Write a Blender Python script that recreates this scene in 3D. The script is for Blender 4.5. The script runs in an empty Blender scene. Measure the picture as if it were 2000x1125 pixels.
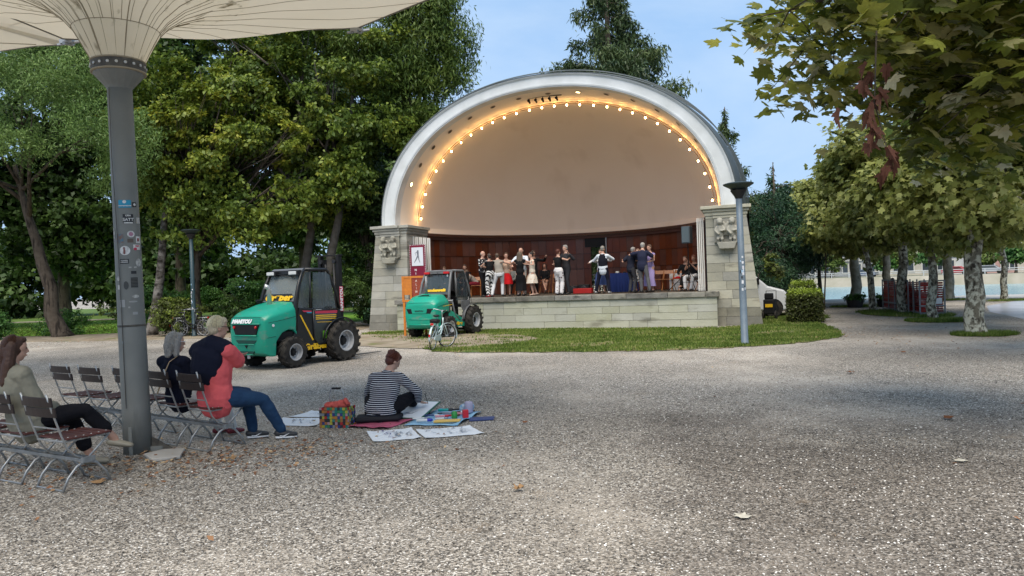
import bpy, math, random
import numpy as np
from mathutils import Vector, Matrix
from math import sin, cos, pi, radians, atan2
SC = bpy.context.scene
COL = SC.collection
# ------------------------------------------------------------------ camera, light, exposure
cam_d = bpy.data.cameras.new('camera'); cam = bpy.data.objects.new('camera', cam_d); COL.objects.link(cam)
cam_d.sensor_width = 36; cam_d.lens = 25.99; cam_d.clip_end = 3000; cam_d.clip_start = .05
_p, _r = radians(-0.48), radians(1.95)
_f = Vector((0, cos(_p), sin(_p))); _r0 = Vector((1, 0, 0)); _u0 = _r0.cross(_f)
_rt = _r0*cos(_r) - _u0*sin(_r); _up = _u0*cos(_r) + _r0*sin(_r)
cam.matrix_world = Matrix(((_rt.x, _up.x, -_f.x, 0), (_rt.y, _up.y, -_f.y, 0), (_rt.z, _up.z, -_f.z, 1.72), (0, 0, 0, 1)))
SC.camera = cam
SUN_EL, SUN_AZ = radians(60), radians(190)      # azimuth clockwise from +Y: behind the camera, a little to the left
world = bpy.data.worlds.new('World'); SC.world = world; world.use_nodes = True
wn = world.node_tree; wn.nodes.clear()
def wnode(t, **k):
    n = wn.nodes.new(t)
    for a, b in k.items(): setattr(n, a, b)
    return n
w_out = wnode('ShaderNodeOutputWorld'); w_bg = wnode('ShaderNodeBackground')
w_sky = wnode('ShaderNodeTexSky', sky_type='NISHITA', sun_disc=False, sun_elevation=SUN_EL, sun_rotation=SUN_AZ)
w_sky.air_density = 1.1; w_sky.dust_density = 1.5; w_sky.ozone_density = 2.5
w_tc = wnode('ShaderNodeTexCoord'); w_map = wnode('ShaderNodeMapping'); w_map.inputs['Scale'].default_value = (1, 1, 3.2)
w_nz = wnode('ShaderNodeTexNoise'); w_nz.inputs['Scale'].default_value = 2.3; w_nz.inputs['Detail'].default_value = 7; w_nz.inputs['Roughness'].default_value = .55
w_cr = wnode('ShaderNodeValToRGB'); w_cr.color_ramp.elements[0].position = .34; w_cr.color_ramp.elements[0].color = (.70, .70, .70, 1)
w_cr.color_ramp.elements[1].position = .72; w_cr.color_ramp.elements[1].color = (.98, .98, .98, 1)
w_mx = wnode('ShaderNodeMix', data_type='RGBA'); w_mx.inputs[7].default_value = (2.3, 3.75, 5.9, 1)
wn.links.new(w_tc.outputs['Generated'], w_map.inputs[0]); wn.links.new(w_map.outputs[0], w_nz.inputs['Vector'])
wn.links.new(w_nz.outputs[0], w_cr.inputs[0]); wn.links.new(w_cr.outputs[0], w_mx.inputs[0])
wn.links.new(w_sky.outputs[0], w_mx.inputs[6]); wn.links.new(w_mx.outputs[2], w_bg.inputs[0])
w_bg.inputs[1].default_value = 0.05
w_n2 = wnode('ShaderNodeTexNoise'); w_n2.inputs['Scale'].default_value = 1.5; w_n2.inputs['Detail'].default_value = 8; w_n2.inputs['Roughness'].default_value = .6; w_n2.inputs['Distortion'].default_value = .4
w_c2 = wnode('ShaderNodeValToRGB'); w_c2.color_ramp.elements[0].position = .42; w_c2.color_ramp.elements[0].color = (0, 0, 0, 1); w_c2.color_ramp.elements[1].position = .75; w_c2.color_ramp.elements[1].color = (.75, .75, .75, 1)
w_m2 = wnode('ShaderNodeMix', data_type='RGBA'); w_m2.inputs[7].default_value = (3.9, 4.9, 6.2, 1)
wn.links.new(w_map.outputs[0], w_n2.inputs['Vector']); wn.links.new(w_n2.outputs[0], w_c2.inputs[0]); wn.links.new(w_c2.outputs[0], w_m2.inputs[0]); wn.links.new(w_mx.outputs[2], w_m2.inputs[6]); wn.links.new(w_m2.outputs[2], w_bg.inputs[0])
wn.links.new(w_bg.outputs[0], w_out.inputs[0])
sun_d = bpy.data.lights.new('sun', 'SUN'); sun_d.energy = 1.5; sun_d.angle = radians(52); sun_d.color = (1, .91, .79)
sun = bpy.data.objects.new('sun', sun_d); COL.objects.link(sun)
sun.rotation_euler = Vector((sin(SUN_AZ)*cos(SUN_EL), cos(SUN_AZ)*cos(SUN_EL), sin(SUN_EL))).to_track_quat('Z', 'Y').to_euler()
vs = SC.view_settings; vs.view_transform = 'Standard'; vs.look = 'None'; vs.gamma = 1; vs.use_curve_mapping = False; vs.exposure = 1.76
SC.cycles.use_denoising = True; SC.cycles.max_bounces = 7; SC.cycles.transparent_max_bounces = 6
SC.cycles.sample_clamp_indirect = 6

# ------------------------------------------------------------------ materials
MC = {}
def mat(name, col, rough=.7, metal=0., n=None, c2=None, bump=None, rnd=0., attr=None, emis=None, es=0., spec=None, trans=0., wave=None, alpha=None, chk=None, stain=None):
    """n=(scale, contrast) mottles col towards c2; bump=(scale, strength); rnd varies each object; attr: per-leaf random"""
    if name in MC: return MC[name]
    m = bpy.data.materials.new(name); m.use_nodes = True; t = m.node_tree; N = t.nodes; L = t.links
    b = N['Principled BSDF']
    def nn(ty, **k):
        x = N.new(ty)
        for a, v in k.items(): setattr(x, a, v)
        return x
    b.inputs['Roughness'].default_value = rough; b.inputs['Metallic'].default_value = metal
    if spec is None and rough >= .7: spec = .2
    if spec is not None: b.inputs['Specular IOR Level'].default_value = spec
    tc = nn('ShaderNodeTexCoord'); obj_out = tc.outputs['Object']
    rgb = nn('ShaderNodeRGB'); rgb.outputs[0].default_value = (*col, 1); cur = rgb.outputs[0]
    if n:
        nz = nn('ShaderNodeTexNoise'); nz.inputs['Scale'].default_value = n[0]; nz.inputs['Detail'].default_value = 6
        L.new(obj_out, nz.inputs['Vector'])
        r = nn('ShaderNodeValToRGB'); r.color_ramp.elements[0].position = .5 - n[1]; r.color_ramp.elements[1].position = .5 + n[1]
        L.new(nz.outputs[0], r.inputs[0])
        mx = nn('ShaderNodeMix', data_type='RGBA'); mx.inputs[7].default_value = (*(c2 or [c*.6 for c in col]), 1)
        L.new(r.outputs[0], mx.inputs[0]); L.new(cur, mx.inputs[6]); cur = mx.outputs[2]
    if stain:   # (scale xyz, colour, threshold)
        mp = nn('ShaderNodeMapping'); mp.inputs['Scale'].default_value = stain[0]; L.new(obj_out, mp.inputs[0])
        nz = nn('ShaderNodeTexNoise'); nz.inputs['Scale'].default_value = 1; nz.inputs['Detail'].default_value = 5; L.new(mp.outputs[0], nz.inputs['Vector'])
        r = nn('ShaderNodeValToRGB'); r.color_ramp.elements[0].position = stain[2]; r.color_ramp.elements[1].position = stain[2] + .14
        L.new(nz.outputs[0], r.inputs[0])
        mx = nn('ShaderNodeMix', data_type='RGBA'); mx.inputs[7].default_value = (*stain[1], 1)
        L.new(r.outputs[0], mx.inputs[0]); L.new(cur, mx.inputs[6]); cur = mx.outputs[2]
    if wave:    # stripes: (axis, scale, colour, threshold)
        w = nn('ShaderNodeTexWave', wave_type='BANDS', bands_direction=wave[0]); w.inputs['Scale'].default_value = wave[1]
        w.inputs['Distortion'].default_value = wave[4] if len(wave) > 4 else 0; w.inputs['Detail Scale'].default_value = 2
        L.new(obj_out, w.inputs['Vector'])
        r = nn('ShaderNodeValToRGB'); r.color_ramp.elements[0].position = wave[3]; r.color_ramp.elements[1].position = wave[3] + .06
        L.new(w.outputs[0], r.inputs[0])
        mx = nn('ShaderNodeMix', data_type='RGBA'); mx.inputs[7].default_value = (*wave[2], 1)
        L.new(r.outputs[0], mx.inputs[0]); L.new(cur, mx.inputs[6]); cur = mx.outputs[2]
    if chk:     # blotches: (scale, colour, threshold)
        v = nn('ShaderNodeTexVoronoi'); v.inputs['Scale'].default_value = chk[0]; L.new(obj_out, v.inputs['Vector'])
        r = nn('ShaderNodeValToRGB'); r.color_ramp.elements[0].position = chk[2]; r.color_ramp.elements[1].position = chk[2] + .04
        L.new(v.outputs['Distance'], r.inputs[0])
        mx = nn('ShaderNodeMix', data_type='RGBA'); mx.inputs[6].default_value = (*chk[1], 1)
        L.new(r.outputs[0], mx.inputs[0]); L.new(cur, mx.inputs[7]); cur = mx.outputs[2]
    if rnd:
        oi = nn('ShaderNodeObjectInfo'); mr = nn('ShaderNodeMapRange'); mr.inputs[3].default_value = 1 - rnd; mr.inputs[4].default_value = 1 + rnd
        L.new(oi.outputs['Random'], mr.inputs[0])
        hs = nn('ShaderNodeHueSaturation'); L.new(mr.outputs[0], hs.inputs['Value']); L.new(cur, hs.inputs['Color']); cur = hs.outputs[0]
        m2 = nn('ShaderNodeMath', operation='MULTIPLY_ADD'); L.new(oi.outputs['Random'], m2.inputs[0]); m2.inputs[1].default_value = 7.13; m2.inputs[2].default_value = 0
        m3 = nn('ShaderNodeMath', operation='FRACT'); L.new(m2.outputs[0], m3.inputs[0])
        m4 = nn('ShaderNodeMapRange'); m4.inputs[3].default_value = .7; m4.inputs[4].default_value = 1.25; L.new(m3.outputs[0], m4.inputs[0]); L.new(m4.outputs[0], hs.inputs['Saturation'])
    if attr:    # per-leaf random value -> ramp of colours
        at = nn('ShaderNodeAttribute'); at.attribute_name = 'tone'
        r = nn('ShaderNodeValToRGB'); e = r.color_ramp.elements
        while len(e) < len(attr): e.new(.5)
        for i, (pos, c) in enumerate(attr): e[i].position = pos; e[i].color = (*c, 1)
        L.new(at.outputs['Fac'], r.inputs[0]); cur = r.outputs[0]
    L.new(cur, b.inputs['Base Color'])
    if bump:
        nz = nn('ShaderNodeTexNoise'); nz.inputs['Scale'].default_value = bump[0]; nz.inputs['Detail'].default_value = 5; L.new(obj_out, nz.inputs['Vector'])
        bp = nn('ShaderNodeBump'); bp.inputs['Strength'].default_value = bump[1]; bp.inputs['Distance'].default_value = .02
        L.new(nz.outputs[0], bp.inputs['Height']); L.new(bp.outputs[0], b.inputs['Normal'])
    if emis: b.inputs['Emission Color'].default_value = (*emis, 1); b.inputs['Emission Strength'].default_value = es
    if trans:
        tr = nn('ShaderNodeBsdfTranslucent'); L.new(cur, tr.inputs[0]); ms = nn('ShaderNodeMixShader'); ms.inputs[0].default_value = trans
        L.new(b.outputs[0], ms.inputs[1]); L.new(tr.outputs[0], ms.inputs[2]); L.new(ms.outputs[0], N['Material Output'].inputs[0])
    if alpha is not None: b.inputs['Alpha'].default_value = alpha
    MC[name] = m; return m

# ------------------------------------------------------------------ mesh helpers
class MB:
    def __init__(s): s.v = []; s.f = []; s.m = []; s.M = None
    def add(s, vs_, fs, m=0):
        o = len(s.v)
        if s.M is not None: vs_ = [tuple(s.M @ Vector(v)) for v in vs_]
        s.v += [tuple(v) for v in vs_]; s.f += [tuple(i + o for i in f) for f in fs]; s.m += [m]*len(fs); return s
    def box(s, x0, x1, y0, y1, z0, z1, m=0):
        return s.add([(x0,y0,z0),(x1,y0,z0),(x1,y1,z0),(x0,y1,z0),(x0,y0,z1),(x1,y0,z1),(x1,y1,z1),(x0,y1,z1)],
              [(0,3,2,1),(4,5,6,7),(0,1,5,4),(1,2,6,5),(2,3,7,6),(3,0,4,7)], m)
    def hexa(s, v8, m=0):
        return s.add(v8, [(0,3,2,1),(4,5,6,7),(0,1,5,4),(1,2,6,5),(2,3,7,6),(3,0,4,7)], m)
    def tube(s, pts, rad, n=8, m=0, side=None, r2=None, ends=True):
        P = [Vector(p) for p in pts]; k = len(P)
        R = list(rad) if hasattr(rad, '__len__') else [rad]*k
        R2 = R if r2 is None else (list(r2) if hasattr(r2, '__len__') else [r2]*k)
        vs_ = []; prev = None
        for i, p in enumerate(P):
            d = (P[min(i+1, k-1)] - P[max(i-1, 0)])
            if d.length < 1e-9: d = Vector((0, 0, 1))
            d.normalize()
            if side is not None: a = Vector(side)
            else:
                a = prev if prev is not None else (Vector((0, 0, 1)) if abs(d.z) < .9 else Vector((1, 0, 0)))
            a = a - d*a.dot(d)
            if a.length < 1e-6: a = d.orthogonal()
            a.normalize(); prev = a; b = d.cross(a)
            for j in range(n):
                t = 2*pi*j/n; vs_.append(p + a*(cos(t)*R[i]) + b*(sin(t)*R2[i]))
        fs = [(i*n+j, i*n+(j+1) % n, (i+1)*n+(j+1) % n, (i+1)*n+j) for i in range(k-1) for j in range(n)]
        if ends: fs += [tuple(range(n))[::-1], tuple((k-1)*n+j for j in range(n))]
        return s.add(vs_, fs, m)
    def caps(s, pts, rad, n=10, m=0, side=None, r2=None):
        """tube with rounded ends"""
        P = [Vector(p) for p in pts]; R = list(rad) if hasattr(rad, '__len__') else [rad]*len(P)
        R2 = R if r2 is None else (list(r2) if hasattr(r2, '__len__') else [r2]*len(P))
        d0 = (P[0]-P[1]).normalized(); d1 = (P[-1]-P[-2]).normalized(); e0 = min(R[0], R2[0]); e1 = min(R[-1], R2[-1])
        pp = [P[0]+d0*e0*.98, P[0]+d0*e0*.7, *P, P[-1]+d1*e1*.7, P[-1]+d1*e1*.98]
        rr = [R[0]*.2, R[0]*.72, *R, R[-1]*.72, R[-1]*.2]; rr2 = [R2[0]*.2, R2[0]*.72, *R2, R2[-1]*.72, R2[-1]*.2]
        return s.tube(pp, rr, n, m, side, rr2)
    def ball(s, c, r, n=10, k=7, m=0):
        if not hasattr(r, '__len__'): r = (r, r, r)
        c = Vector(c); vs_ = [c + Vector((0, 0, -r[2]))]
        for i in range(1, k):
            t = pi*i/k
            vs_ += [c + Vector((cos(2*pi*j/n)*sin(t)*r[0], sin(2*pi*j/n)*sin(t)*r[1], -cos(t)*r[2])) for j in range(n)]
        vs_.append(c + Vector((0, 0, r[2]))); T = len(vs_)-1
        fs = [(0, 1+(j+1) % n, 1+j) for j in range(n)]
        fs += [(1+i*n+j, 1+i*n+(j+1) % n, 1+(i+1)*n+(j+1) % n, 1+(i+1)*n+j) for i in range(k-2) for j in range(n)]
        fs += [(T, 1+(k-2)*n+j, 1+(k-2)*n+(j+1) % n) for j in range(n)]
        return s.add(vs_, fs, m)
    def lathe(s, prof, n=16, c=(0, 0, 0), axis='z', m=0, caps=True):
        vs_ = []
        for r, z in prof:
            for j in range(n):
                t = 2*pi*j/n; a, b = cos(t)*r, sin(t)*r
                vs_.append((c[0]+a, c[1]+b, c[2]+z) if axis == 'z' else (c[0]+z, c[1]+a, c[2]+b) if axis == 'x' else (c[0]+b, c[1]+z, c[2]+a))
        k = len(prof)
        fs = [(i*n+j, i*n+(j+1) % n, (i+1)*n+(j+1) % n, (i+1)*n+j) for i in range(k-1) for j in range(n)]
        if caps: fs += [tuple(range(n))[::-1], tuple((k-1)*n+j for j in range(n))]
        return s.add(vs_, fs, m)
    def prism(s, poly, a0, a1, plane='xy', m=0):
        f = {'xy': lambda p, a: (p[0], p[1], a), 'yz': lambda p, a: (a, p[0], p[1]), 'xz': lambda p, a: (p[0], a, p[1])}[plane]
        n = len(poly); vs_ = [f(p, a0) for p in poly] + [f(p, a1) for p in poly]
        return s.add(vs_, [tuple(range(n))[::-1], tuple(range(n, 2*n))] + [(i, (i+1) % n, n+(i+1) % n, n+i) for i in range(n)], m)
    def mesh(s, name, mats, smooth=False):
        me = bpy.data.meshes.new(name); me.from_pydata(s.v, [], s.f)
        for q in (mats if isinstance(mats, (list, tuple)) else [mats]): me.materials.append(q)
        if any(s.m): me.polygons.foreach_set('material_index', s.m)
        if smooth: me.polygons.foreach_set('use_smooth', [True]*len(s.f))
        me.update(); return me
    def build(s, name, mats, parent=None, smooth=False, bevel=0, loc=None, rz=None, fixn=True):
        me = s.mesh(name, mats, smooth)
        if fixn:
            import bmesh
            bm = bmesh.new(); bm.from_mesh(me); bmesh.ops.recalc_face_normals(bm, faces=bm.faces); bm.to_mesh(me); bm.free()
        o = bpy.data.objects.new(name, me); COL.objects.link(o)
        if parent: o.parent = parent
        if loc is not None: o.location = loc
        if rz is not None: o.rotation_euler.z = rz
        if bevel:
            b = o.modifiers.new('bevel', 'BEVEL'); b.width = bevel; b.segments = 2; b.limit_method = 'ANGLE'; b.angle_limit = radians(35)
        return o
def tag(o, label=None, cat=None, group=None, kind=None):
    if label: o['label'] = label
    if cat: o['category'] = cat
    if group: o['group'] = group
    if kind: o['kind'] = kind
    return o
def empty(name, loc, rz=0, label=None, cat=None, group=None):
    o = bpy.data.objects.new(name, None); COL.objects.link(o); o.location = loc; o.rotation_euler.z = rz; o.empty_display_size = .2
    return tag(o, label, cat, group)
def link(name, me, parent=None, loc=(0, 0, 0), rot=(0, 0, 0), sc=None):
    o = bpy.data.objects.new(name, me); COL.objects.link(o); o.parent = parent; o.location = loc; o.rotation_euler = rot
    if sc: o.scale = sc if hasattr(sc, '__len__') else (sc,)*3
    return o
def copy_tree(o, parent=None):
    c = o.copy(); COL.objects.link(c); c.parent = parent
    for ch in list(o.children): copy_tree(ch, c)
    return c
def text(body, size, m, parent, loc, rot, name='lettering', shear=0, offset=.004, extrude=.002, sx=1, align='CENTER'):
    cu = bpy.data.curves.new(name, 'FONT'); cu.body = body; cu.size = size; cu.align_x = align; cu.align_y = 'CENTER'; cu.shear = shear
    cu.offset = offset; cu.extrude = extrude; cu.resolution_u = 3; cu.materials.append(m)
    o = bpy.data.objects.new(name, cu); COL.objects.link(o); o.parent = parent; o.location = loc; o.rotation_euler = rot; o.scale.x = sx; return o
R = random.Random(7)
rng = np.random.default_rng(11)

def np_mesh(name, verts, k, m, tone=None, smooth=False):
    """verts (F*k,3): each k consecutive make one polygon"""
    F = len(verts)//k; me = bpy.data.meshes.new(name)
    me.vertices.add(F*k); me.vertices.foreach_set('co', np.ascontiguousarray(verts, dtype=np.float32).ravel())
    me.loops.add(F*k); me.loops.foreach_set('vertex_index', np.arange(F*k, dtype=np.int32))
    me.polygons.add(F); me.polygons.foreach_set('loop_start', np.arange(0, F*k, k, dtype=np.int32))
    me.update(calc_edges=True)
    if tone is not None:
        a = me.attributes.new('tone', 'FLOAT', 'POINT'); a.data.foreach_set('value', np.repeat(tone, k).astype(np.float32))
    me.materials.append(m); return me

# leaf outlines in (width, length) with a small height so that the blade bends
LEAF = {
 'kite': np.array([(0,0,0),(.32,.45,.06),(0,1,-.12),(-.32,.45,.06)]),
 'needle': np.array([(0,0,0),(.13,.4,0),(0,1,-.1),(-.13,.4,0)]),
 'lobe': np.array([(0,0,0),(.42,.1,-.05),(.3,.42,.0),(.5,.68,-.06),(.17,.7,.0),(0,1.05,-.12),(-.17,.7,.0),(-.5,.68,-.06),(-.3,.42,.0),(-.42,.1,-.05)]),
}
def leaves(C, size, shape='kite', up=.6, droop=.3, outc=None, spread=.6, seed=0):
    """C: leaf positions (N,3); returns polygon vertices"""
    g = np.random.default_rng(seed); n = len(C); sh = LEAF[shape]
    nr = g.normal(size=(n, 3))*spread; nr[:, 2] += up
    if outc is not None:
        o = C - outc; o /= np.linalg.norm(o, axis=1, keepdims=True)+1e-6; nr += o*.7
    nr /= np.linalg.norm(nr, axis=1, keepdims=True)+1e-9
    d = g.normal(size=(n, 3)); d[:, 2] -= droop*2
    d -= nr*(d*nr).sum(1, keepdims=True); d /= np.linalg.norm(d, axis=1, keepdims=True)+1e-9
    w = np.cross(d, nr); s = (size*g.uniform(.6, 1.25, n))[:, None, None]
    V = C[:, None, :] + s*(w[:, None, :]*sh[None, :, 0:1] + d[:, None, :]*sh[None, :, 1:2] + nr[:, None, :]*sh[None, :, 2:3])
    return V.reshape(-1, 3), len(sh)
def clump_points(clumps, n, seed, sub=.16, per=26, hang=0., shell=.45):
    """clumps: (x,y,z,rx,ry,rz); leaves gather in twigs near each clump's outside"""
    g = np.random.default_rng(seed); cl = np.array(clumps, float)
    wgt = (cl[:, 3]*cl[:, 4]+cl[:, 3]*cl[:, 5]+cl[:, 4]*cl[:, 5]); wgt /= wgt.sum()
    nt = max(1, n//per); ci = g.choice(len(cl), nt, p=wgt)
    d = g.normal(size=(nt, 3)); d /= np.linalg.norm(d, axis=1, keepdims=True)
    rr = g.uniform(shell, 1.05, nt)[:, None]
    T = cl[ci, :3] + d*rr*cl[ci, 3:6]
    ti = g.integers(0, nt, n)
    rad = (cl[ci, 3:6].mean(1)*sub)[ti][:, None]
    P = T[ti] + g.normal(size=(n, 3))*rad*np.array([1, 1, .55])
    if hang: P[:, 2] -= np.abs(g.normal(size=n))*hang*g.uniform(0, 1, nt)[ti]
    tone = np.clip(g.uniform(0, 1, nt)[ti]*.6 + g.uniform(0, .4, n), 0, 1)
    return P, tone
def crown(name, parent, clumps, n, size, m, shape='kite', seed=0, kind='stuff', clip=None, **kw):
    pk = {k: kw.pop(k) for k in list(kw) if k in ('sub', 'per', 'hang', 'shell')}
    P, tone = clump_points(clumps, n, seed, **pk)
    if clip is not None:
        k = clip(P); P, tone = P[k], tone[k]
    V, kk = leaves(P, size, shape, seed=seed+1, outc=np.array(clumps)[:, :3].mean(0), **kw)
    o = link(name, np_mesh(name, V, kk, m, tone), parent)
    if kind: o['kind'] = kind
    return o
def wood(name, parent, m, base, tips, r, fork=.45, taper=.75, seed=0, lean=(0, 0), top=None):
    """tapered trunk from base up to top and limbs to the tips"""
    q = random.Random(seed); b = MB(); base = Vector(base); top = Vector(top) if top else base + Vector((lean[0], lean[1], max(t[2] for t in tips)*.8))
    N = 7; pts = []
    for i in range(N+1):
        t = i/N; p = base.lerp(top, t) + Vector((q.uniform(-1, 1), q.uniform(-1, 1), 0))*r*.35*(0 < i < N); pts.append(p)
    rr = [r*(1.35 if i == 0 else 1-taper*i/N) for i in range(N+1)]
    b.tube(pts[:1]+[base.lerp(top, .03)]+pts[1:], [r*1.5, r*1.08]+rr[1:], 12)
    for tp in tips:
        tp = Vector(tp); f = q.uniform(fork, .9); s0 = base.lerp(top, f); mid = s0.lerp(tp, .5)+Vector((q.uniform(-.3, .3), q.uniform(-.3, .3), q.uniform(.1, .5)))
        r1 = r*(1-taper*f)*.7
        b.tube([s0, mid, tp], [r1, r1*.6, r1*.18], 6)
        for _ in range(2):
            e = tp+Vector((q.uniform(-1, 1), q.uniform(-1, 1), q.uniform(-.3, .8))); b.tube([mid, mid.lerp(e, .5)+Vector((0, 0, .1)), e], [r1*.35, r1*.2, r1*.08], 5)
    return b.build(name, m, parent, smooth=True, fixn=False)

# ================================================================== SETTING: ground, paths, lawns, water
def ground_mat():
    m = bpy.data.materials.new('gravel'); m.use_nodes = True; t = m.node_tree; N = t.nodes; L = t.links; b = N['Principled BSDF']
    tc = N.new('ShaderNodeTexCoord'); O = tc.outputs['Object']
    def noise(s, d=5, r=.55, sc=None):
        z = N.new('ShaderNodeTexNoise'); z.inputs['Scale'].default_value = s; z.inputs['Detail'].default_value = d; z.inputs['Roughness'].default_value = r
        if sc:
            mp = N.new('ShaderNodeMapping'); mp.inputs['Scale'].default_value = sc; L.new(O, mp.inputs[0]); L.new(mp.outputs[0], z.inputs['Vector'])
        else: L.new(O, z.inputs['Vector'])
        return z.outputs[0]
    def ramp(i, *e):
        r = N.new('ShaderNodeValToRGB'); el = r.color_ramp.elements
        while len(el) < len(e): el.new(.5)
        for k, (p, c) in enumerate(e): el[k].position = p; el[k].color = (*c, 1)
        L.new(i, r.inputs[0]); return r.outputs[0]
    def mix(f, a, c, ty='MIX'):
        x = N.new('ShaderNodeMix'); x.data_type = 'RGBA'; x.blend_type = ty
        if isinstance(f, float): x.inputs[0].default_value = f
        else: L.new(f, x.inputs[0])
        for i, q in ((6, a), (7, c)):
            if isinstance(q, tuple): x.inputs[i].default_value = (*q, 1)
            else: L.new(q, x.inputs[i])
        return x.outputs[2]
    v = N.new('ShaderNodeTexVoronoi'); v.inputs['Scale'].default_value = 75; L.new(O, v.inputs['Vector'])
    sep = N.new('ShaderNodeSeparateColor'); L.new(v.outputs['Color'], sep.inputs[0])
    grains = ramp(sep.outputs[0], (0, (.022, .019, .016)), (.28, (.11, .097, .08)), (.60, (.345, .305, .25)), (.86, (.54, .485, .41)), (1, (.92, .88, .80)))
    v2 = N.new('ShaderNodeTexVoronoi'); v2.inputs['Scale'].default_value = 28; L.new(O, v2.inputs['Vector'])
    sep2 = N.new('ShaderNodeSeparateColor'); L.new(v2.outputs['Color'], sep2.inputs[0])
    c = mix(.22, grains, ramp(sep2.outputs[1], (0, (.09, .08, .07)), (.6, (.31, .28, .245)), (1, (.58, .54, .49))))
    wet = ramp(noise(.16, 6, .62), (.42, (0, 0, 0)), (.60, (1, 1, 1)))
    dry = ramp(noise(.33, 6, .6, (1, .8, 1)), (.48, (0, 0, 0)), (.66, (1, 1, 1)))
    # the damp dark band lies from the middle towards the near right
    vm = N.new('ShaderNodeVectorMath'); vm.operation = 'DISTANCE'; mp = N.new('ShaderNodeMapping'); mp.inputs['Scale'].default_value = (.19, .085, 0)
    mp.inputs['Location'].default_value = (-.60, -.42, 0); L.new(O, mp.inputs[0]); L.new(mp.outputs[0], vm.inputs[0])
    addn = N.new('ShaderNodeMath'); addn.operation = 'MULTIPLY_ADD'; L.new(noise(.42, 6, .6), addn.inputs[0]); addn.inputs[1].default_value = 1.15; L.new(vm.outputs['Value'], addn.inputs[2])
    damp = ramp(addn.outputs[0], (.85, (1, 1, 1)), (1.55, (0, 0, 0)))
    c = mix(dry, c, mix(.5, c, (.63, .56, .47)))
    c = mix(mix(.62, (0, 0, 0), wet), c, mix(1., c, (.62, .60, .57), 'MULTIPLY'))
    c = mix(mix(.85, (0, 0, 0), damp), c, mix(1., c, (.55, .535, .53), 'MULTIPLY'))
    brown = ramp(noise(1.3, 6, .7), (.60, (0, 0, 0)), (.74, (.45, .45, .45)))
    c = mix(brown, c, (.30, .22, .14))
    # earth under the trees on the left and right
    sx = N.new('ShaderNodeSeparateXYZ'); L.new(O, sx.inputs[0])
    L.new(c, b.inputs['Base Color']); b.inputs['Roughness'].default_value = .85; b.inputs['Specular IOR Level'].default_value = .3
    bp = N.new('ShaderNodeBump'); bp.inputs['Strength'].default_value = .75; bp.inputs['Distance'].default_value = .012
    L.new(v.outputs['Distance'], bp.inputs['Height'])
    bp2 = N.new('ShaderNodeBump'); bp2.inputs['Strength'].default_value = .5; bp2.inputs['Distance'].default_value = .08; L.new(noise(3, 6), bp2.inputs['Height']); L.new(bp2.outputs[0], bp.inputs['Normal'])
    L.new(bp.outputs[0], b.inputs['Normal']); return m
M_gravel = ground_mat()
M_dirt = mat('earth', (.19, .15, .105), .95, n=(1.6, .16), c2=(.30, .255, .19), bump=(30, .6), stain=((1.1, 1.1, 1), (.13, .14, .05), .55))
M_grassbase = mat('turf', (.08, .13, .03), .95, n=(1.6, .12), c2=(.22, .18, .09), bump=(60, .8))
M_lawnfar = mat('sun_tinted_lawn', (.17, .32, .03), .95, n=(.6, .25), c2=(.11, .24, .025), bump=(40, .6))  # sunlight is painted into this brighter green
M_wet = mat('wet_asphalt', (.46, .48, .52), .24, n=(.5, .2), c2=(.33, .345, .37), bump=(3, .08), spec=.7)  # pale base colour paints in the sky reflected by the wet surface
M_pave = mat('pale_path', (.46, .44, .40), .8, n=(1.5, .2), c2=(.34, .32, .29), bump=(40, .3))
M_water = mat('river_water', (.27, .42, .455), .2, n=(.06, .3), c2=(.21, .35, .40), bump=(1.6, .3), spec=.6)
def sheet(name, poly, z, m, label=None, sub=0):
    b = MB(); b.add([(x, y, z) for x, y in poly], [tuple(range(len(poly)))]); o = b.build(name, m, fixn=False); o['kind'] = 'structure'
    if label: o['label'] = label
    return o
# the bank runs obliquely from the far left to the near right
BANK = [(-255, 420), (4, 62), (15.5, 45.5), (27, 43.5), (45, 38), (160, 8)]
b = MB(); b.add([(-260, -60, 0), (260, -60, 0), (260, -20, 0)] + [(x, y, 0) for x, y in BANK[::-1]] + [(-260, 430, 0)], [tuple(range(10))])
g0 = b.build('ground', M_gravel, fixn=False); tag(g0, 'grey gravel square of fine pale stones with darker damp patches', kind='structure')
def blob(pts, n=96, jit=.0, seed=3):
    """closed smooth outline through the points"""
    k = len(pts); q = random.Random(seed); out = []
    for i in range(n):
        t = i/n*k; a = int(t); f = t-a; p = [pts[(a+j-1) % k] for j in range(4)]
        v = [.5*((2*p[1][c])+(-p[0][c]+p[2][c])*f+(2*p[0][c]-5*p[1][c]+4*p[2][c]-p[3][c])*f*f+(-p[0][c]+3*p[1][c]-3*p[2][c]+p[3][c])*f**3) for c in (0, 1)]
        out.append((v[0]+q.uniform(-jit, jit), v[1]+q.uniform(-jit, jit)))
    return out
LAWN = blob([(-1.0, 18.3), (1.5, 17.5), (3.6, 17.15), (6.3, 17.6), (8.3, 19.0), (9.3, 21.2), (10.2, 24.5), (12.2, 29), (10.5, 32), (8.4, 30), (7.6, 24.2), (1, 26.3), (-4.4, 27.9), (-5.5, 27), (-4.8, 25.2), (-3.0, 21.8), (-2.2, 19.2)], 300, .10)
DIRT = blob([(-5.5, 22.5), (-3.4, 20.4), (-1.6, 19.8), (.2, 20.8), (.6, 22.6), (-1, 24.8), (-4, 26.4), (-7, 26), (-7.6, 24)], 80, .07)
sheet('lawn', LAWN, .012, M_grassbase, 'mown green lawn in front of the bandshell')
sheet('bare_earth', DIRT, .016, M_dirt, 'trampled bare earth around the second forklift')
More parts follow.
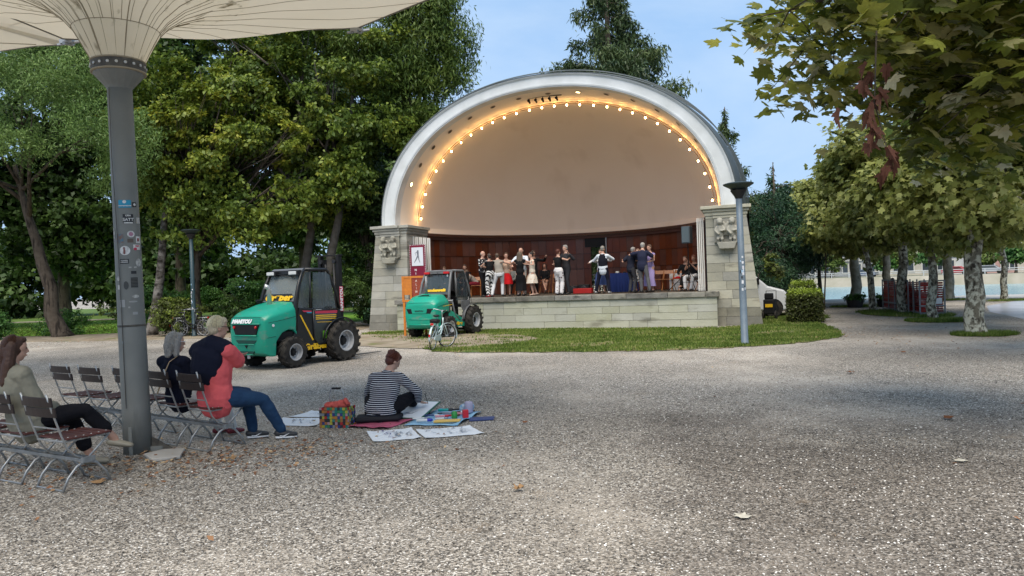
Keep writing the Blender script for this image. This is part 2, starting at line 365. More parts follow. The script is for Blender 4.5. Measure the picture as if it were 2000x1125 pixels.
def pip(px, py, poly):
    x = np.array([p[0] for p in poly]); y = np.array([p[1] for p in poly]); ins = np.zeros(len(px), bool); j = len(poly)-1
    for i in range(len(poly)):
        c = ((y[i] > py) != (y[j] > py)) & (px < (x[j]-x[i])*(py-y[i])/(y[j]-y[i]+1e-12)+x[i]); ins ^= c; j = i
    return ins
def grass(name, poly, n, h, label, seed, hole=None, z=.01, m=None, thin=1.):
    g = np.random.default_rng(seed); xs = [p[0] for p in poly]; ys = [p[1] for p in poly]
    X = g.uniform(min(xs), max(xs), n*2); Y = g.uniform(min(ys), max(ys), n*2); k = pip(X, Y, poly)
    if hole is not None: k &= ~(pip(X, Y, hole) & (g.uniform(size=len(X)) > .05+.45*(np.sin(X*2.1+np.sin(Y*1.7)*2)*np.sin(Y*2.3+X) > .25)))
    # thin patches
    pat = np.sin(X*1.7+1)*np.cos(Y*1.3)+np.sin(X*.7-Y*2.1)+.6*np.sin(X*5.1+Y*3.3)*np.sin(Y*4.7-X*2.2); k &= (pat > -1.15) | (g.uniform(size=len(X)) < .25)
    X, Y = X[k][:n], Y[k][:n]; n = len(X); a = g.uniform(0, 2*pi, n); hh = h*g.uniform(.5, 1.3, n); w = .007*g.uniform(.7, 1.6, n)*thin
    bx, by = np.cos(a)*w, np.sin(a)*w; lx, ly = g.normal(size=n)*h*.45, g.normal(size=n)*h*.45
    V = np.stack([np.stack([X-bx, Y-by, np.full(n, z)], 1), np.stack([X+bx, Y+by, np.full(n, z)], 1), np.stack([X+lx, Y+ly, z+hh], 1)], 1).reshape(-1, 3)
    o = link(name, np_mesh(name, V, 3, m or M_blade, np.clip(g.uniform(0, .75, n)+.22*(np.sin(X*2.3+np.cos(Y*1.9)*2)*np.cos(Y*2.7-X*.6)), 0, 1)+.18*(g.uniform(size=n) < .10))); tag(o, label, 'grass', kind='stuff'); return o
M_blade = mat('grass_blades', (1, 1, 1), .7, attr=[(0, (.06, .10, .015)), (.4, (.13, .20, .035)), (.75, (.24, .29, .07)), (1, (.46, .38, .18))], trans=.35)
grass('lawn_grass', LAWN, 90000, .055, 'short bright green grass of the lawn before the stage', 5, hole=DIRT, thin=1.8)
# earth strips and lawns in the park on the left
sheet('park_earth', blob([(-34, 28.5), (-22, 29.6), (-15, 27.8), (-9, 27.5), (-6.4, 28.2), (-7, 34), (-14, 36), (-24, 35.5), (-36, 36)], 80, .1), .004, M_dirt, 'brown earth strip at the edge of the park under the trees')
PARKLAWN = blob([(-34, 34.2), (-25, 33.6), (-17.5, 33.4), (-15.6, 36), (-17, 47), (-28, 50), (-38, 46)], 60)
PARKLAWNB = blob([(-15.5, 36), (-11, 35.2), (-8.4, 36), (-8, 44), (-12, 50), (-16, 46)], 60)
sheet('park_lawn', PARKLAWN, .02, M_lawnfar, 'green lawn coloured as sunlit, seen under the locust tree')
sheet('park_lawn', PARKLAWNB, .02, M_lawnfar, 'green lawn coloured as sunlit, seen behind the bicycles')
grass('park_grass', PARKLAWN, 16000, .08, 'short grass of the park lawn under the locust tree', 6, z=.02, thin=3)
sheet('park_path', [(-60, 52), (-5, 52), (-5, 54), (-60, 54)], .024, M_dirt, 'pale path crossing the park behind the trees')
sheet('park_meadow', [(-200, 36.5), (-4.5, 36.5), (-2, 44), (2, 58), (-200, 200)], .008, mat('shade_tinted_meadow', (.06, .11, .02), .95, n=(.5, .2), c2=(.10, .15, .03)), 'dark green meadow of the park behind the trees')  # darker copy of the lawn green with shade painted in
# promenade by the river
sheet('promenade', [(14.5, 19.2), (13.6, 15), (60, 10), (60, 27), (36, 36), (24, 35.2), (20.2, 31.5), (17.6, 27.3)], .006, M_wet, 'wet grey asphalt promenade shining behind the plane trees')
sheet('riverside_path', [(15.2, 45.0), (16.6, 39.5), (21, 39.3), (27, 38.2), (45, 33.5), (60, 28), (60, 31.5), (45, 37.6), (27, 43.0)], .008, M_pave, 'pale strip of path along the river bank')
b = MB(); b.add([(-400, 60, -1.3), (400, -60, -1.3), (400, 500, -1.3), (-400, 500, -1.3)], [(0, 1, 2, 3)])
wt = b.build('river', M_water, fixn=False); tag(wt, 'turquoise river water beyond the plane trees', kind='structure')
# near quay wall face
M_quay = mat('quay_stone', (.36, .34, .30), .85, n=(.4, .2), c2=(.25, .24, .21), bump=(6, .4))
b = MB()
for i in range(len(BANK)-1):
    (x0, y0), (x1, y1) = BANK[i], BANK[i+1]; b.add([(x0, y0, 0), (x1, y1, 0), (x1, y1, -1.4), (x0, y0, -1.4)], [(0, 1, 2, 3)])
tag(b.build('quay_wall', M_quay, fixn=False), 'low stone quay wall at the near bank', 'wall')

# pebbles in the foreground (real stones, joined)
def pebbles():
    g = np.random.default_rng(21); n = 46000
    Y = 2.6*np.exp(g.uniform(0, 1, n)*math.log(12.5/2.6)); X = g.uniform(-.78, .78, n)*Y
    s = g.uniform(.0035, .0095, n)*(.75+Y*.05)
    base = np.array([(1,0,0),(0,1,0),(-1,0,0),(0,-1,0),(0,0,.8),(0,0,-.8)])
    T = [(0,1,4),(1,2,4),(2,3,4),(3,0,4)]
    a = g.uniform(0, 2*pi, n); sxy = g.uniform(.6, 1.5, (n, 2)); V = np.empty((n, 6, 3))
    for i, p in enumerate(base):
        lx, ly = p[0]*sxy[:, 0], p[1]*sxy[:, 1]
        V[:, i, 0] = X+s*(lx*np.cos(a)-ly*np.sin(a)); V[:, i, 1] = Y+s*(lx*np.sin(a)+ly*np.cos(a)); V[:, i, 2] = s*(p[2]*.8+.25)+g.normal(size=n)*s*.1
    tri = V[:, np.array(T)].reshape(-1, 3)
    m = mat('pebble_stone', (1, 1, 1), .75, attr=[(0, (.03, .027, .024)), (.35, (.13, .12, .105)), (.75, (.36, .335, .30)), (1, (.85, .82, .76))])
    me = np_mesh('pebbles', tri, 3, m, np.repeat(g.uniform(0, 1, n), 4)); o = link('pebbles', me)
    tag(o, 'loose small pebbles strewn over the near gravel', 'gravel', kind='stuff')
pebbles()
# leaf litter
M_litter = mat('dry_leaves', (1, 1, 1), .8, attr=[(0, (.10, .045, .025)), (.4, (.24, .11, .055)), (.75, (.36, .21, .11)), (1, (.50, .38, .22))])
def litter():
    g = np.random.default_rng(31); C = []
    for cx, cy, sx_, sy_, n in [(-4.1, 7.2, 1.1, .4, 330), (-3.2, 7.65, .8, .28, 260), (-3.6, 9.2, 1.3, .9, 90), (3, 20.5, 4.5, 1.6, 170), (9, 21, .8, 3.5, 260), (-2.4, 8.0, .8, .3, 160), (-13, 29, 5, 1.0, 420), (-12, 27, 5, 1.4, 120), (12, 20, 2.2, 3, 150), (13.5, 25, 2, 4, 160), (2, 11, 6, 4.5, 60)]:
        C.append(np.stack([g.normal(cx, sx_, n), g.normal(cy, sy_, n), g.uniform(.006, .03, n)], 1))
    C = np.concatenate(C); V, k = leaves(C, .055, 'kite', up=2.2, droop=0, spread=.5, seed=5); V[:, 2] = np.maximum(V[:, 2], .003)
    o = link('leaf_litter', np_mesh('leaf_litter', V, k, M_litter, g.uniform(0, 1, len(C)))); tag(o, 'brown fallen leaves littering the gravel under the chairs', 'leaves', kind='stuff')
litter()
def fallen(x, y, s, tone, label, curl=.3, rz=0.):
    s *= .8
    sh = LEAF['lobe']; b = MB(); b.add([(p[0]*s, (p[1]-.4)*s, .012+s*curl*(abs(p[0])**1.5+abs(p[1]-.4)**2*.5)) for p in sh], [tuple(range(len(sh)))])
    o = b.build('fallen_leaf', mat('fallen_'+['brown', 'tan', 'pale'][tone], [(.22, .09, .04), (.42, .25, .12), (.62, .58, .48)][tone], .8, n=(30, .2)), fixn=False, loc=(x, y, 0), rz=rz)
    tag(o, label, 'leaf', 'single fallen leaves on the open gravel')
for a in [(0.0, 6.04, .12, 1, 'curled tan leaf alone on the gravel below the drawings', 1.4, 2), (1.57, 5.2, .16, 2, 'pale dry leaf lying flat in the near foreground', .2, .5),
          (3.9, 6.5, .15, 2, 'pale leaf lying on the gravel at the lower right', .2, 1.9), (4.85, 8.3, .16, 0, 'dark brown leaf far out on the right gravel, largest there', .8, 2.4),
          (6.2, 9.0, .13, 0, 'reddish brown leaf on the gravel near the right edge', .7, .4), (5.6, 12.3, .16, 0, 'brown leaf lying on the gravel before the thick plane trunk', .7, 1), (7.9, 15.0, .16, 0, 'brown leaf nearest to the foot of the thick plane trunk', .7, 3),
          (-2.9, 7.45, .16, 1, 'crumpled orange brown leaf by the last chair leg', 1.2, 1), (-3.85, 6.75, .17, 1, 'broad tan leaf under the nearest empty chair', .4, 4), (.1, 8.9, .1, 0, 'small dark leaf right of the blue cloth', .9, 3)]: fallen(*a)

# ================================================================== BANDSHELL (local x along the stage front, y into the shell)
AL = radians(17.8); BO = Vector((1.2, 26.42, 0)); BX = Vector((cos(AL), -sin(AL), 0)); BY = Vector((sin(AL), cos(AL), 0))
def W(x, y, z=0.): return BO + BX*x + BY*y + Vector((0, 0, z))
FZ = 1.17                                             # stage floor
shell = empty('bandshell', BO, -AL, 'large white bandshell with half dome, stone piers and wood panelled stage', 'bandshell')
M_stone = mat('sandstone', (.40, .38, .31), .9, n=(2.2, .25), c2=(.30, .295, .25), bump=(14, .5), rnd=.20, stain=((1.2, 1.2, 5), (.20, .19, .16), .56))
M_stoneg = mat('greenish_sandstone', (.42, .42, .35), .9, n=(1.4, .3), c2=(.33, .33, .25), bump=(14, .5), rnd=.10, stain=((.9, 2, 2.2), (.22, .215, .165), .56))
M_joint = mat('joint_mortar', (.17, .16, .14), .95, n=(6, .2))
M_cap = mat('weathered_coping', (.12, .115, .10), .92, n=(3, .2), c2=(.24, .23, .20), bump=(16, .7), rnd=.22, stain=((2, 2, 6), (.06, .06, .055), .55))
M_base = mat('dark_plinth_stone', (.24, .23, .19), .92, n=(3, .25), c2=(.15, .145, .12), bump=(12, .5), rnd=.12)
M_plaster = mat('shell_plaster', (.84, .76, .65), .75, n=(.5, .3), c2=(.79, .70, .59), bump=(5, .06), stain=((.7, .5, .25), (.74, .65, .54), .57))
M_white = mat('white_arch_paint', (.66, .68, .68), .7, n=(1.6, .22), c2=(.52, .54, .53), bump=(9, .15), stain=((.9, .9, .5), (.47, .48, .46), .60))
M_roof = mat('grey_lead_roof', (.045, .058, .062), .6, 0, n=(1.4, .25), c2=(.075, .09, .09))
M_wood = mat('mahogany_panel', (.15, .036, .012), .45, n=(1.5, .25), c2=(.095, .021, .008), wave=('Z', .4, (.12, .03, .012), .6, 6), rnd=.22)
M_wooddark = mat('dark_wood_trim', (.050, .012, .006), .4)
M_floor = mat('stage_floor', (.10, .085, .07), .75, n=(2, .2))
M_black = mat('black_matte', (.008, .008, .009), .6, spec=.3)
M_iron = mat('dark_iron', (.02, .02, .022), .5, .3)
def stones(parent, x0f, x1f, yf, z0, z1, nc, seed, m, wmin=.45, wmax=1.2, dep=.12, yface=0., axis='x', rough=.006, name='stone', lower=None):
    """courses of separate blocks on a vertical face; x0f/x1f(z) give the ends"""
    q = random.Random(seed); zs = [z0 + (z1-z0)*i/nc for i in range(nc+1)]
    for i in range(nc):
        za, zb = zs[i]+.005, zs[i+1]-.005; x = 0.; w = 1.; cuts = [0.]; L = x1f(za)-x0f(za)
        while True:
            x += q.uniform(wmin, wmax)/L
            if x > 1-.35*wmin/L*2: break
            cuts.append(x)
        cuts.append(1.)
        for a, c in zip(cuts[:-1], cuts[1:]):
            pr_ = q.uniform(-rough, rough); e = .005
            def P(t, z, d, sgn): return (x0f(z)+(x1f(z)-x0f(z))*t + sgn*e, yf, z) if axis == 'x' else (yf, x0f(z)+(x1f(z)-x0f(z))*t+sgn*e, z)
            pts = []
            for z in (za, zb):
                f = [P(a, z, 0, 1), P(c, z, 0, -1)]
                if axis == 'x': pts += [(f[0][0], yf-pr_, z), (f[1][0], yf-pr_, z), (f[1][0], yf+dep, z), (f[0][0], yf+dep, z)]
                else: pts += [(yf+pr_, f[0][1], z), (yf+pr_, f[1][1], z), (yf-dep, f[1][1], z), (yf-dep, f[0][1], z)]
            MB().hexa(pts).build(name, (lower if lower and i < 2 else m), parent, bevel=0)
# ---- stage wall with its coping
bb = MB().box(-5.88, 5.88, .02, 1.2, 0, 1.0); sw = bb.build('stage_wall', M_joint, shell)
stones(sw, lambda z: -5.9, lambda z: 5.9, 0, 0.0, 1.0, 4, 5, M_stoneg, .6, 1.7, .1)
cp = MB().box(-5.9, 5.9, .1, 1.2, 1.0, 1.15).build('coping', M_cap, shell)
q = random.Random(4); x = -5.97
while x < 5.97:
    w = min(q.uniform(.7, 1.5), 5.97-x)
    if 5.97-(x+w) < .4: w = 5.97-x
    o_ = q.uniform(-.01, .012); MB().box(x+.006, x+w-.006, -.07+o_, .42, .995, FZ+q.uniform(-.004, .004)).build('coping_stone', M_cap, cp, bevel=.012); x += w
bb = MB(); fl = [(x_, .4) for x_ in (-5.9, 5.9)] + [(5.95*cos(radians(t)), 2+6.2*sin(radians(t))) for t in range(0, 181, 10)]
bb.add([(x_, y_, FZ-.012) for x_, y_ in fl], [tuple(range(len(fl)))]); bb.build('stage_floor', M_floor, shell, fixn=False)
# ---- piers
for sgn in (-1, 1):
    xo = lambda z: 7.34-.115*z; xi = 5.58
    A = (lambda z: xi) if sgn > 0 else (lambda z: -xo(z)); B = (lambda z: xo(z)) if sgn > 0 else (lambda z: -xi)
    c = MB(); pts = []
    for z in (0, 3.8): pts += [(A(z)+.012, .405, z), (B(z)-.012, .405, z), (B(z)-.012, 2.3, z), (A(z)+.012, 2.3, z)]
    pier = c.hexa(pts).build('pier', M_joint, shell)
    stones(pier, A, B, .39, .0, 3.62, 12, 20+sgn, M_stone, .5, 1.05, .12, lower=M_base)
    # outer/inner return faces
    stones(pier, lambda z: .52, lambda z: 2.29, -xi+.004 if sgn < 0 else 7.13, .0, 3.62, 12, 30+sgn, M_stone, .6, 1.1, .1, axis='y') if sgn < 0 else None
    t = MB()
    for z0_, z1_, e in ((3.62, 3.72, .0), (3.72, 3.84, .03), (3.84, 3.93, .08), (3.935, 4.045, .15)):
        a_, b_ = A(3.7)-e, B(3.7)+e; mx_ = (a_+b_)/2
        t.box(a_, b_, .38-e, 2.3, z0_, z1_); t.box(mx_-.42, mx_+.42, .38-e-.10, .38-e+.002, z0_, z1_-.001)
    t.build('cornice', M_stone, pier, bevel=.01)
    # pair of carved figures on a bracket below the cornice
    s = MB(); mx_ = (A(3.5)+B(3.5))/2
    for k, dx in ((0, -.21), (1, .19)):
        X = mx_+dx
        s.ball((X, .14, 3.48), (.095, .10, .115), 12, 8); s.ball((X, .17, 3.53), (.115, .11, .10), 10, 7)
        s.ball((X, .045, 3.47), (.02, .03, .025), 6, 5)
        s.caps([(X, .2, 3.34), (X, .19, 3.2), (X+.02*(1-2*k), .2, 3.02)], [.10, .115, .10], 10)
        for e in (-1, 1):
            s.caps([(X+e*.10, .19, 3.32), (X+e*.16, .12, 3.2), (X+e*.05, .06, 3.13+.05*e)], [.045, .038, .03], 8)
            s.caps([(X+e*.05, .2, 3.0), (X+e*.07, .12, 2.9), (X+e*.05, .19, 2.76)], [.06, .05, .035], 8)
        s.caps([(X+.13*(1-2*k), .2, 3.45), (X+.19*(1-2*k), .22, 3.3), (X+.16*(1-2*k), .24, 3.05)], [.05, .06, .03], 8)
    s.prism([(mx_-.32, 2.80), (mx_+.32, 2.80), (mx_+.24, 2.58), (mx_-.24, 2.58)], .12, .395, 'xz')
    s.box(mx_-.40, mx_+.40, .3, .395, 2.8, 3.62)
    so = s.build('carved_figures', M_stone, pier, smooth=False)
    rm = so.modifiers.new('r', 'REMESH'); rm.mode = 'VOXEL'; rm.voxel_size = .018; rm.use_smooth_shade = True
# ---- arch: moulded face, soffit, dome, roof
def arc(a, b_, t, e=2.1):
    c_, s_ = cos(t), sin(t); return (math.copysign(abs(c_)**(2/e), c_)*a, 4.05+abs(s_)**(2/e)*b_)
NT = 96; TS = [pi*i/NT for i in range(NT+1)]
def sweep(name, prof, m, parent, smooth=True, e=2.1, shift=0.):
    """prof: (a, b, y) radii and depth"""
    vs_ = []; n = len(prof)
    for t in TS:
        for a, b_, y in prof:
            x_, z_ = arc(a, b_, t, e); vs_.append((x_, y, z_))
    fs = [(i*n+j, i*n+j+1, (i+1)*n+j+1, (i+1)*n+j) for i in range(NT) for j in range(n-1)]
    return MB().add(vs_, fs).build(name, m, parent, smooth=smooth, fixn=False)
def fr(w, y): return (6.10+.53*w, 4.67+.46*w, y)
sweep('arch_face', [fr(0, .95), fr(0, .50), fr(.08, .50), fr(.085, .475), fr(.2, .465), fr(.21, .49), fr(.86, .49), fr(.87, .46), fr(.93, .445), fr(.94, .42), fr(1.0, .42), fr(1.0, .62)], M_white, shell, smooth=False)
sweep('arch_flashing', [fr(1.0, .45), fr(1.0, .40), fr(1.05, .40), fr(1.06, .75)], M_roof, shell, smooth=False)
rp = [fr(1.05, .62), (6.78, 5.24, 1.0), (6.88, 5.30, 1.7), (6.93, 5.33, 2.4)] + [(6.93*cos(u), 5.33*cos(u), 2.4+6.9*sin(u)) for u in [radians(d) for d in range(10, 91, 10)]]
sweep('roof', [(a, b_, y) for a, b_, y in rp], M_roof, shell)
# roof seams (standing ribs)
for u in (.8, 1.25, 1.8, 2.3):
    sweep('roof_seam', [(6.75+.1*(u-.8)+.09, 5.22+.06*(u-.8)+.08, u), (6.75+.1*(u-.8)+.13, 5.22+.06*(u-.8)+.12, u+.02), (6.75+.1*(u-.8)+.09, 5.22+.06*(u-.8)+.08, u+.045)], M_roof, shell)
sweep('soffit', [(6.10, 4.67, .94), (6.06, 4.63, 1.5), (6.02, 4.60, 2.22), (6.02, 4.60, 2.26), (5.95, 4.53, 2.3)], M_plaster, shell)
dome = [(5.95*cos(u), 4.53*cos(u), 2.3+5.9*sin(u)) for u in [radians(d*5) for d in range(0, 19)]]
sweep('dome', dome, M_plaster, shell)
# outer back wall below the roof (round the stage, seen from other places)
def wallp(r, off, t): return ((5.95+r)*cos(t), 2+(6.2+r)*sin(t))
TH = [pi*i/60 for i in range(61)]
bb = MB(); o_ = [(7.0, .8)] + [wallp(1.0, 0, t) for t in TH] + [(-7.0, .8)]
DOOR = (1.475, 1.585)
bb.add([(x_, y_, z_) for x_, y_ in o_ for z_ in (0, 4.1)], [(2*i, 2*i+2, 2*i+3, 2*i+1) for i in range(len(o_)-1) if not (0 < i < len(o_)-2 and DOOR[0]-.03 < TH[i-1] < DOOR[1]+.03)])
bb.build('outer_wall', M_stone, shell, fixn=False)
def band(name, r, z0_, z1_, m, dr=0., t0=0, t1=pi):
    vs_ = []; tt = [t0+(t1-t0)*i/60 for i in range(61)]
    P0 = [(5.95+r, .9)] + [wallp(r, 0, t) for t in tt] + [(-5.95-r, .9)]; P1 = [(5.95+r+dr, .9)] + [wallp(r+dr, 0, t) for t in tt] + [(-5.95-r-dr, .9)]
    vs_ = [(x_, y_, z0_) for x_, y_ in P0] + [(x_, y_, z1_) for x_, y_ in P1]; n = len(P0)
    vs_ += [(x_, y_, z1_) for x_, y_ in [(p[0]*1.03, p[1]) for p in P1]]
    return MB().add(vs_, [(i, i+1, n+i+1, n+i) for i in range(n-1)] + [(n+i, n+i+1, 2*n+i+1, 2*n+i) for i in range(n-1)]).build(name, m, shell, fixn=False)
band('cove', -.13, 3.86, 4.08, M_plaster, .13)
band('cornice_board', -.26, 3.74, 3.86, M_wooddark, .04)
band('cornice_board', -.14, 3.60, 3.74, M_wood, -.04)
wallb = band('panelling_back', .05, FZ, 3.62, M_wooddark)
# door gap: replace the backing there
bpy.data.objects.remove(wallb)
bb = MB(); ZR = [(FZ+.0, 2.2), (2.215, 2.90), (2.915, 3.60)]
npan = 54
edges = [(5.95, .95), (5.95, 1.45)] + [wallp(0, 0, pi*i/npan) for i in range(npan+1)] + [(-5.95, 1.45), (-5.95, .95)]
dth = [None, None] + [pi*i/npan for i in range(npan+1)] + [None, None]
pan = MB()
for i in range(len(edges)-1):
    (xa, ya), (xb, yb) = edges[i], edges[i+1]
    ins = dth[i] is not None and dth[i+1] is not None and DOOR[0] < (dth[i]+dth[i+1])/2 < DOOR[1]
    if ins: continue
    pan.add([(xa*1.012, ya+.06, FZ), (xb*1.012, yb+.06, FZ), (xb*1.012, yb+.06, 3.62), (xa*1.012, ya+.06, 3.62)], [(0, 1, 2, 3)])
pb = pan.build('panelling', M_wooddark, shell, fixn=False)
for i in range(len(edges)-1):
    (xa, ya), (xb, yb) = edges[i], edges[i+1]; d = Vector((xb-xa, yb-ya, 0)); L_ = d.length; d.normalize(); nrm = Vector((-d.y, d.x, 0))
    if nrm.dot(Vector((-xa, 3-ya, 0))) < 0: nrm = -nrm
    mid = (dth[i]+dth[i+1])/2 if dth[i] is not None and dth[i+1] is not None else -1
    for k, (z0_, z1_) in enumerate(ZR):
        if DOOR[0] < mid < DOOR[1]: continue
        a_ = Vector((xa, ya, 0))+d*.006; c_ = Vector((xb, yb, 0))-d*.006; pts = []
        for z_ in (z0_+.006, z1_-.006):
            pts += [(a_.x, a_.y, z_), (c_.x, c_.y, z_), (c_.x+nrm.x*.022, c_.y+nrm.y*.022, z_), (a_.x+nrm.x*.022, a_.y+nrm.y*.022, z_)]
        MB().hexa(pts).build('panel', M_wood, pb)
# door head (dark) and door jamb, pale post
dx0 = wallp(0, 0, DOOR[1]+.03)[0]; dx1 = wallp(0, 0, DOOR[0]-.03)[0]
MB().box(dx0, dx1, 8.14, 8.2, 3.2, 3.62).build('door_head', M_black, shell)
MB().box(dx1-.03, dx1+.02, 8.05, 8.13, FZ, 3.62).build('door_jamb', mat('grey_metal_post', (.32, .33, .33), .5, .3), shell)
MB().box(dx0, dx1, 8.6, 8.64, 1.9, 1.94).box(dx0, dx1, 8.6, 8.64, 1.4, 1.44).box(dx0+.1, dx0+.13, 8.6, 8.64, 1.2, 1.94).box(dx0+.35, dx0+.38, 8.6, 8.64, 1.2, 1.94).build('door_railing', mat('grey_metal_post', (), .5), shell)
# round lamp openings in the soffit
M_hole = mat('lamp_recess', (.03, .022, .015), .5); M_holerim = mat('lamp_rim', (.30, .22, .15), .5)
for k in range(15):
    t = radians(20 + k*10); x_, z_ = arc(6.075, 4.645, t); nx, nz = -cos(t), -sin(t); v = Vector((nx, 0, nz)).normalized()
    h = MB(); h.lathe([(.105, 0), (.105, .012), (.085, .014), (.08, .004)], 16); hr = h.build('recessed_lamp', M_holerim, shell)
    hr.matrix_local = Matrix.Translation((x_+v.x*.012, 1.25, z_+v.z*.012)) @ v.to_track_quat('Z', 'Y').to_matrix().to_4x4()
    h2 = MB(); h2.lathe([(.078, 0.0), (.078, .008), (.05, -.0)], 14); l2 = h2.build('lamp_opening', mat('lit_lamp', (.8, .6, .3), .5, emis=(1, .75, .35), es=2.5) if k in (6, 14) else M_hole, hr, loc=(0, 0, .008))
# inner side slats (folding shutters), part of the shell
M_slat = mat('white_shutter', (.62, .60, .55), .6); M_gap = M_black
MB().box(5.53, 5.6, .62, .66, FZ, 3.7).build('shutter_edge', M_black, shell)
for k in range(4):
    MB().box(5.27+k*.062, 5.27+k*.062+.042, .60+.03*(k % 2), .66+.03*(k % 2), FZ+.02, 3.68).build('shutter_slat', M_slat, shell, bevel=.004)
for k in range(9):
    MB().box(-5.55+k*.085, -5.55+k*.085+.055, .85+.03*(k % 2), .90+.03*(k % 2), FZ+.02, 3.62-.012*k).build('shutter_slat', M_slat, shell, bevel=.004)
# ---- string of warm bulbs, its own thing hung along the groove
strg = empty('light_string', BO, -AL, 'string of glowing warm white bulbs along the bandshell arch', 'string lights')
M_cable = mat('orange_brown_cable', (.25, .12, .04), .6)
M_bulb = mat('glowing_bulb', (1, .85, .6), .3, emis=(1, .62, .24), es=8)
t0, t1 = radians(3), radians(177); pts = []
for i in range(151):
    t = t0+(t1-t0)*i/150; sag = abs(sin(i/150*pi*31/2))*.03; x_, z_ = arc(5.86-sag, 4.44-sag, t); pts.append((x_, 2.2, z_))
MB().tube(pts, .012, 5).build('cable', M_cable, strg)
pts = [arc(5.93, 4.50, t0+(t1-t0)*i/120) for i in range(121)]
MB().tube([(x_, 2.24, z_) for x_, z_ in pts], .014, 5).build('cable', M_cable, strg)
bme = MB().ball((0, 0, 0), (.036, .036, .044), 10, 7).mesh('bulb', M_bulb, True); sme = MB().lathe([(.016, 0), (.02, .04), (.012, .06)], 8).mesh('socket', M_iron)
# spread evenly along the arch length
al = [0]; ap = [arc(5.83, 4.41, t0+(t1-t0)*i/400) for i in range(401)]
for i in range(400): al.append(al[-1]+math.dist(ap[i], ap[i+1]))
NB = 31
for k in range(NB):
    s_ = al[-1]*(k+.25)/(NB-.5); i = min(range(401), key=lambda j: abs(al[j]-s_)); x_, z_ = ap[i]
    hx, hz = x_*.99, z_-.045
    b_ = link('bulb', bme, strg, (hx, 2.16, hz)); link('socket', sme, b_, (0, 0, .045))
    ld = bpy.data.lights.new('bulb_light', 'POINT'); ld.energy = 1.0; ld.color = (1, .52, .16); ld.shadow_soft_size = .05
    # the bulb's own light, level with its glass and just behind it
    lo = bpy.data.objects.new('bulb_light', ld); COL.objects.link(lo); lo.location = W(hx*1.006, 2.24, hz+.02)
# ---- lamp bar with five spotlights
bar = empty('spotlight_bar', W(0, 1.55, 0), -AL, 'black bar with five stage spotlights hanging under the arch top', 'spotlights')
MB().tube([(-.95, 0, 8.66), (-.25, 0, 8.69), (.45, 0, 8.66)], .025, 8).build('bar', M_iron, bar)
for k, x_ in enumerate((-.82, -.55, -.28, -.01, .26)):
    s = MB(); s.box(x_-.012, x_+.012, -.02, .02, 8.56, 8.68); s.M = Matrix.Translation((x_, 0, 8.53)) @ Matrix.Rotation(radians(70), 4, 'X') @ Matrix.Scale(.62, 4); s.lathe([(.04, -.16), (.06, -.14), (.065, .05), (.095, .14), (.085, .15)], 12); s.M = None
    s.build('spotlight', M_black, bar)

# ================================================================== things on and by the stage
M_chw = mat('folding_chair_wood', (.36, .16, .06), .5, n=(8, .2), c2=(.28, .11, .04))
def folding_chair():
    r = empty('folding_chair', (0, 0, 0)); s = MB()
    for e in (-1, 1):
        x_ = e*.2
        s = MB().tube([(x_, -.30, .82), (x_, .24, 0)], [.016, .016], 4); s.build('leg', M_chw, r)
        x_ = e*.17
        MB().tube([(x_, .20, .45), (x_, -.22, 0)], .015, 4).build('leg', M_chw, r)
    s = MB()
    for k in range(5): s.box(-.185, .185, -.17+k*.078, -.17+k*.078+.066, .435, .455)
    s.build('seat', M_chw, r)
    MB().hexa([(-.2, -.26, .66), (.2, -.26, .66), (.2, -.245, .66), (-.2, -.245, .66), (-.2, -.315, .80), (.2, -.315, .80), (.2, -.30, .80), (-.2, -.30, .80)]).build('backrest', M_chw, r)
    return r
fc0 = folding_chair(); used = []
def place(o, flag, loc, rz, label, cat, group=None):
    r = o if not flag else copy_tree(o); flag.append(1); r.location = loc; r.rotation_euler.z = rz; r['label'] = label; r['category'] = cat
    if group: r['group'] = group
    return r
for x_, y_, a_, lb in [(-3.9, 3.3, 200, 'wooden folding chair under the woman in dark red trousers'), (-2.73, 4.5, 185, 'folding chair under the man in the grey sweater'), (-2.1, 4.9, 165, 'empty folding chair just right of the woman in the cream dress'),
    (-1.51, 5.5, 180, 'folding chair under the seated woman with bare crossed legs'), (-.9, 5.3, 190, 'empty folding chair left of the woman in patterned white trousers'), (-5.6, 4.0, 170, 'folding chair at the far left behind the forklift cab'), (-4.45, 3.5, 190, 'folding chair under the man in the dark suit'),
    (3.48, 4.4, 172, 'leftmost empty folding chair of the three right of the dancers'), (3.86, 4.3, 176, 'middle empty folding chair of the three right of the dancers'), (4.28, 4.0, 165, 'empty folding chair with a red cloth on its seat'), (4.62, 3.4, 160, 'folding chair under the person in black with crossed legs'), (5.0, 2.5, 150, 'folding chair under the woman in white beside the shutter')]:
    place(fc0, used, W(x_, y_, FZ), -AL+radians(a_), lb, 'chair', 'wooden folding chairs on the stage')
rc = MB(); rc.box(-.14, .14, -.12, .1, 0, .05); rc.ball((.05, 0, .05), (.1, .08, .04), 8, 5); tag(rc.build('red_cloth', mat('red_cloth', (.45, .01, .015), .9), bevel=.02, loc=W(4.24, 4.0, FZ+.456), rz=-AL), 'crumpled red cloth lying on an empty folding chair', 'cloth')
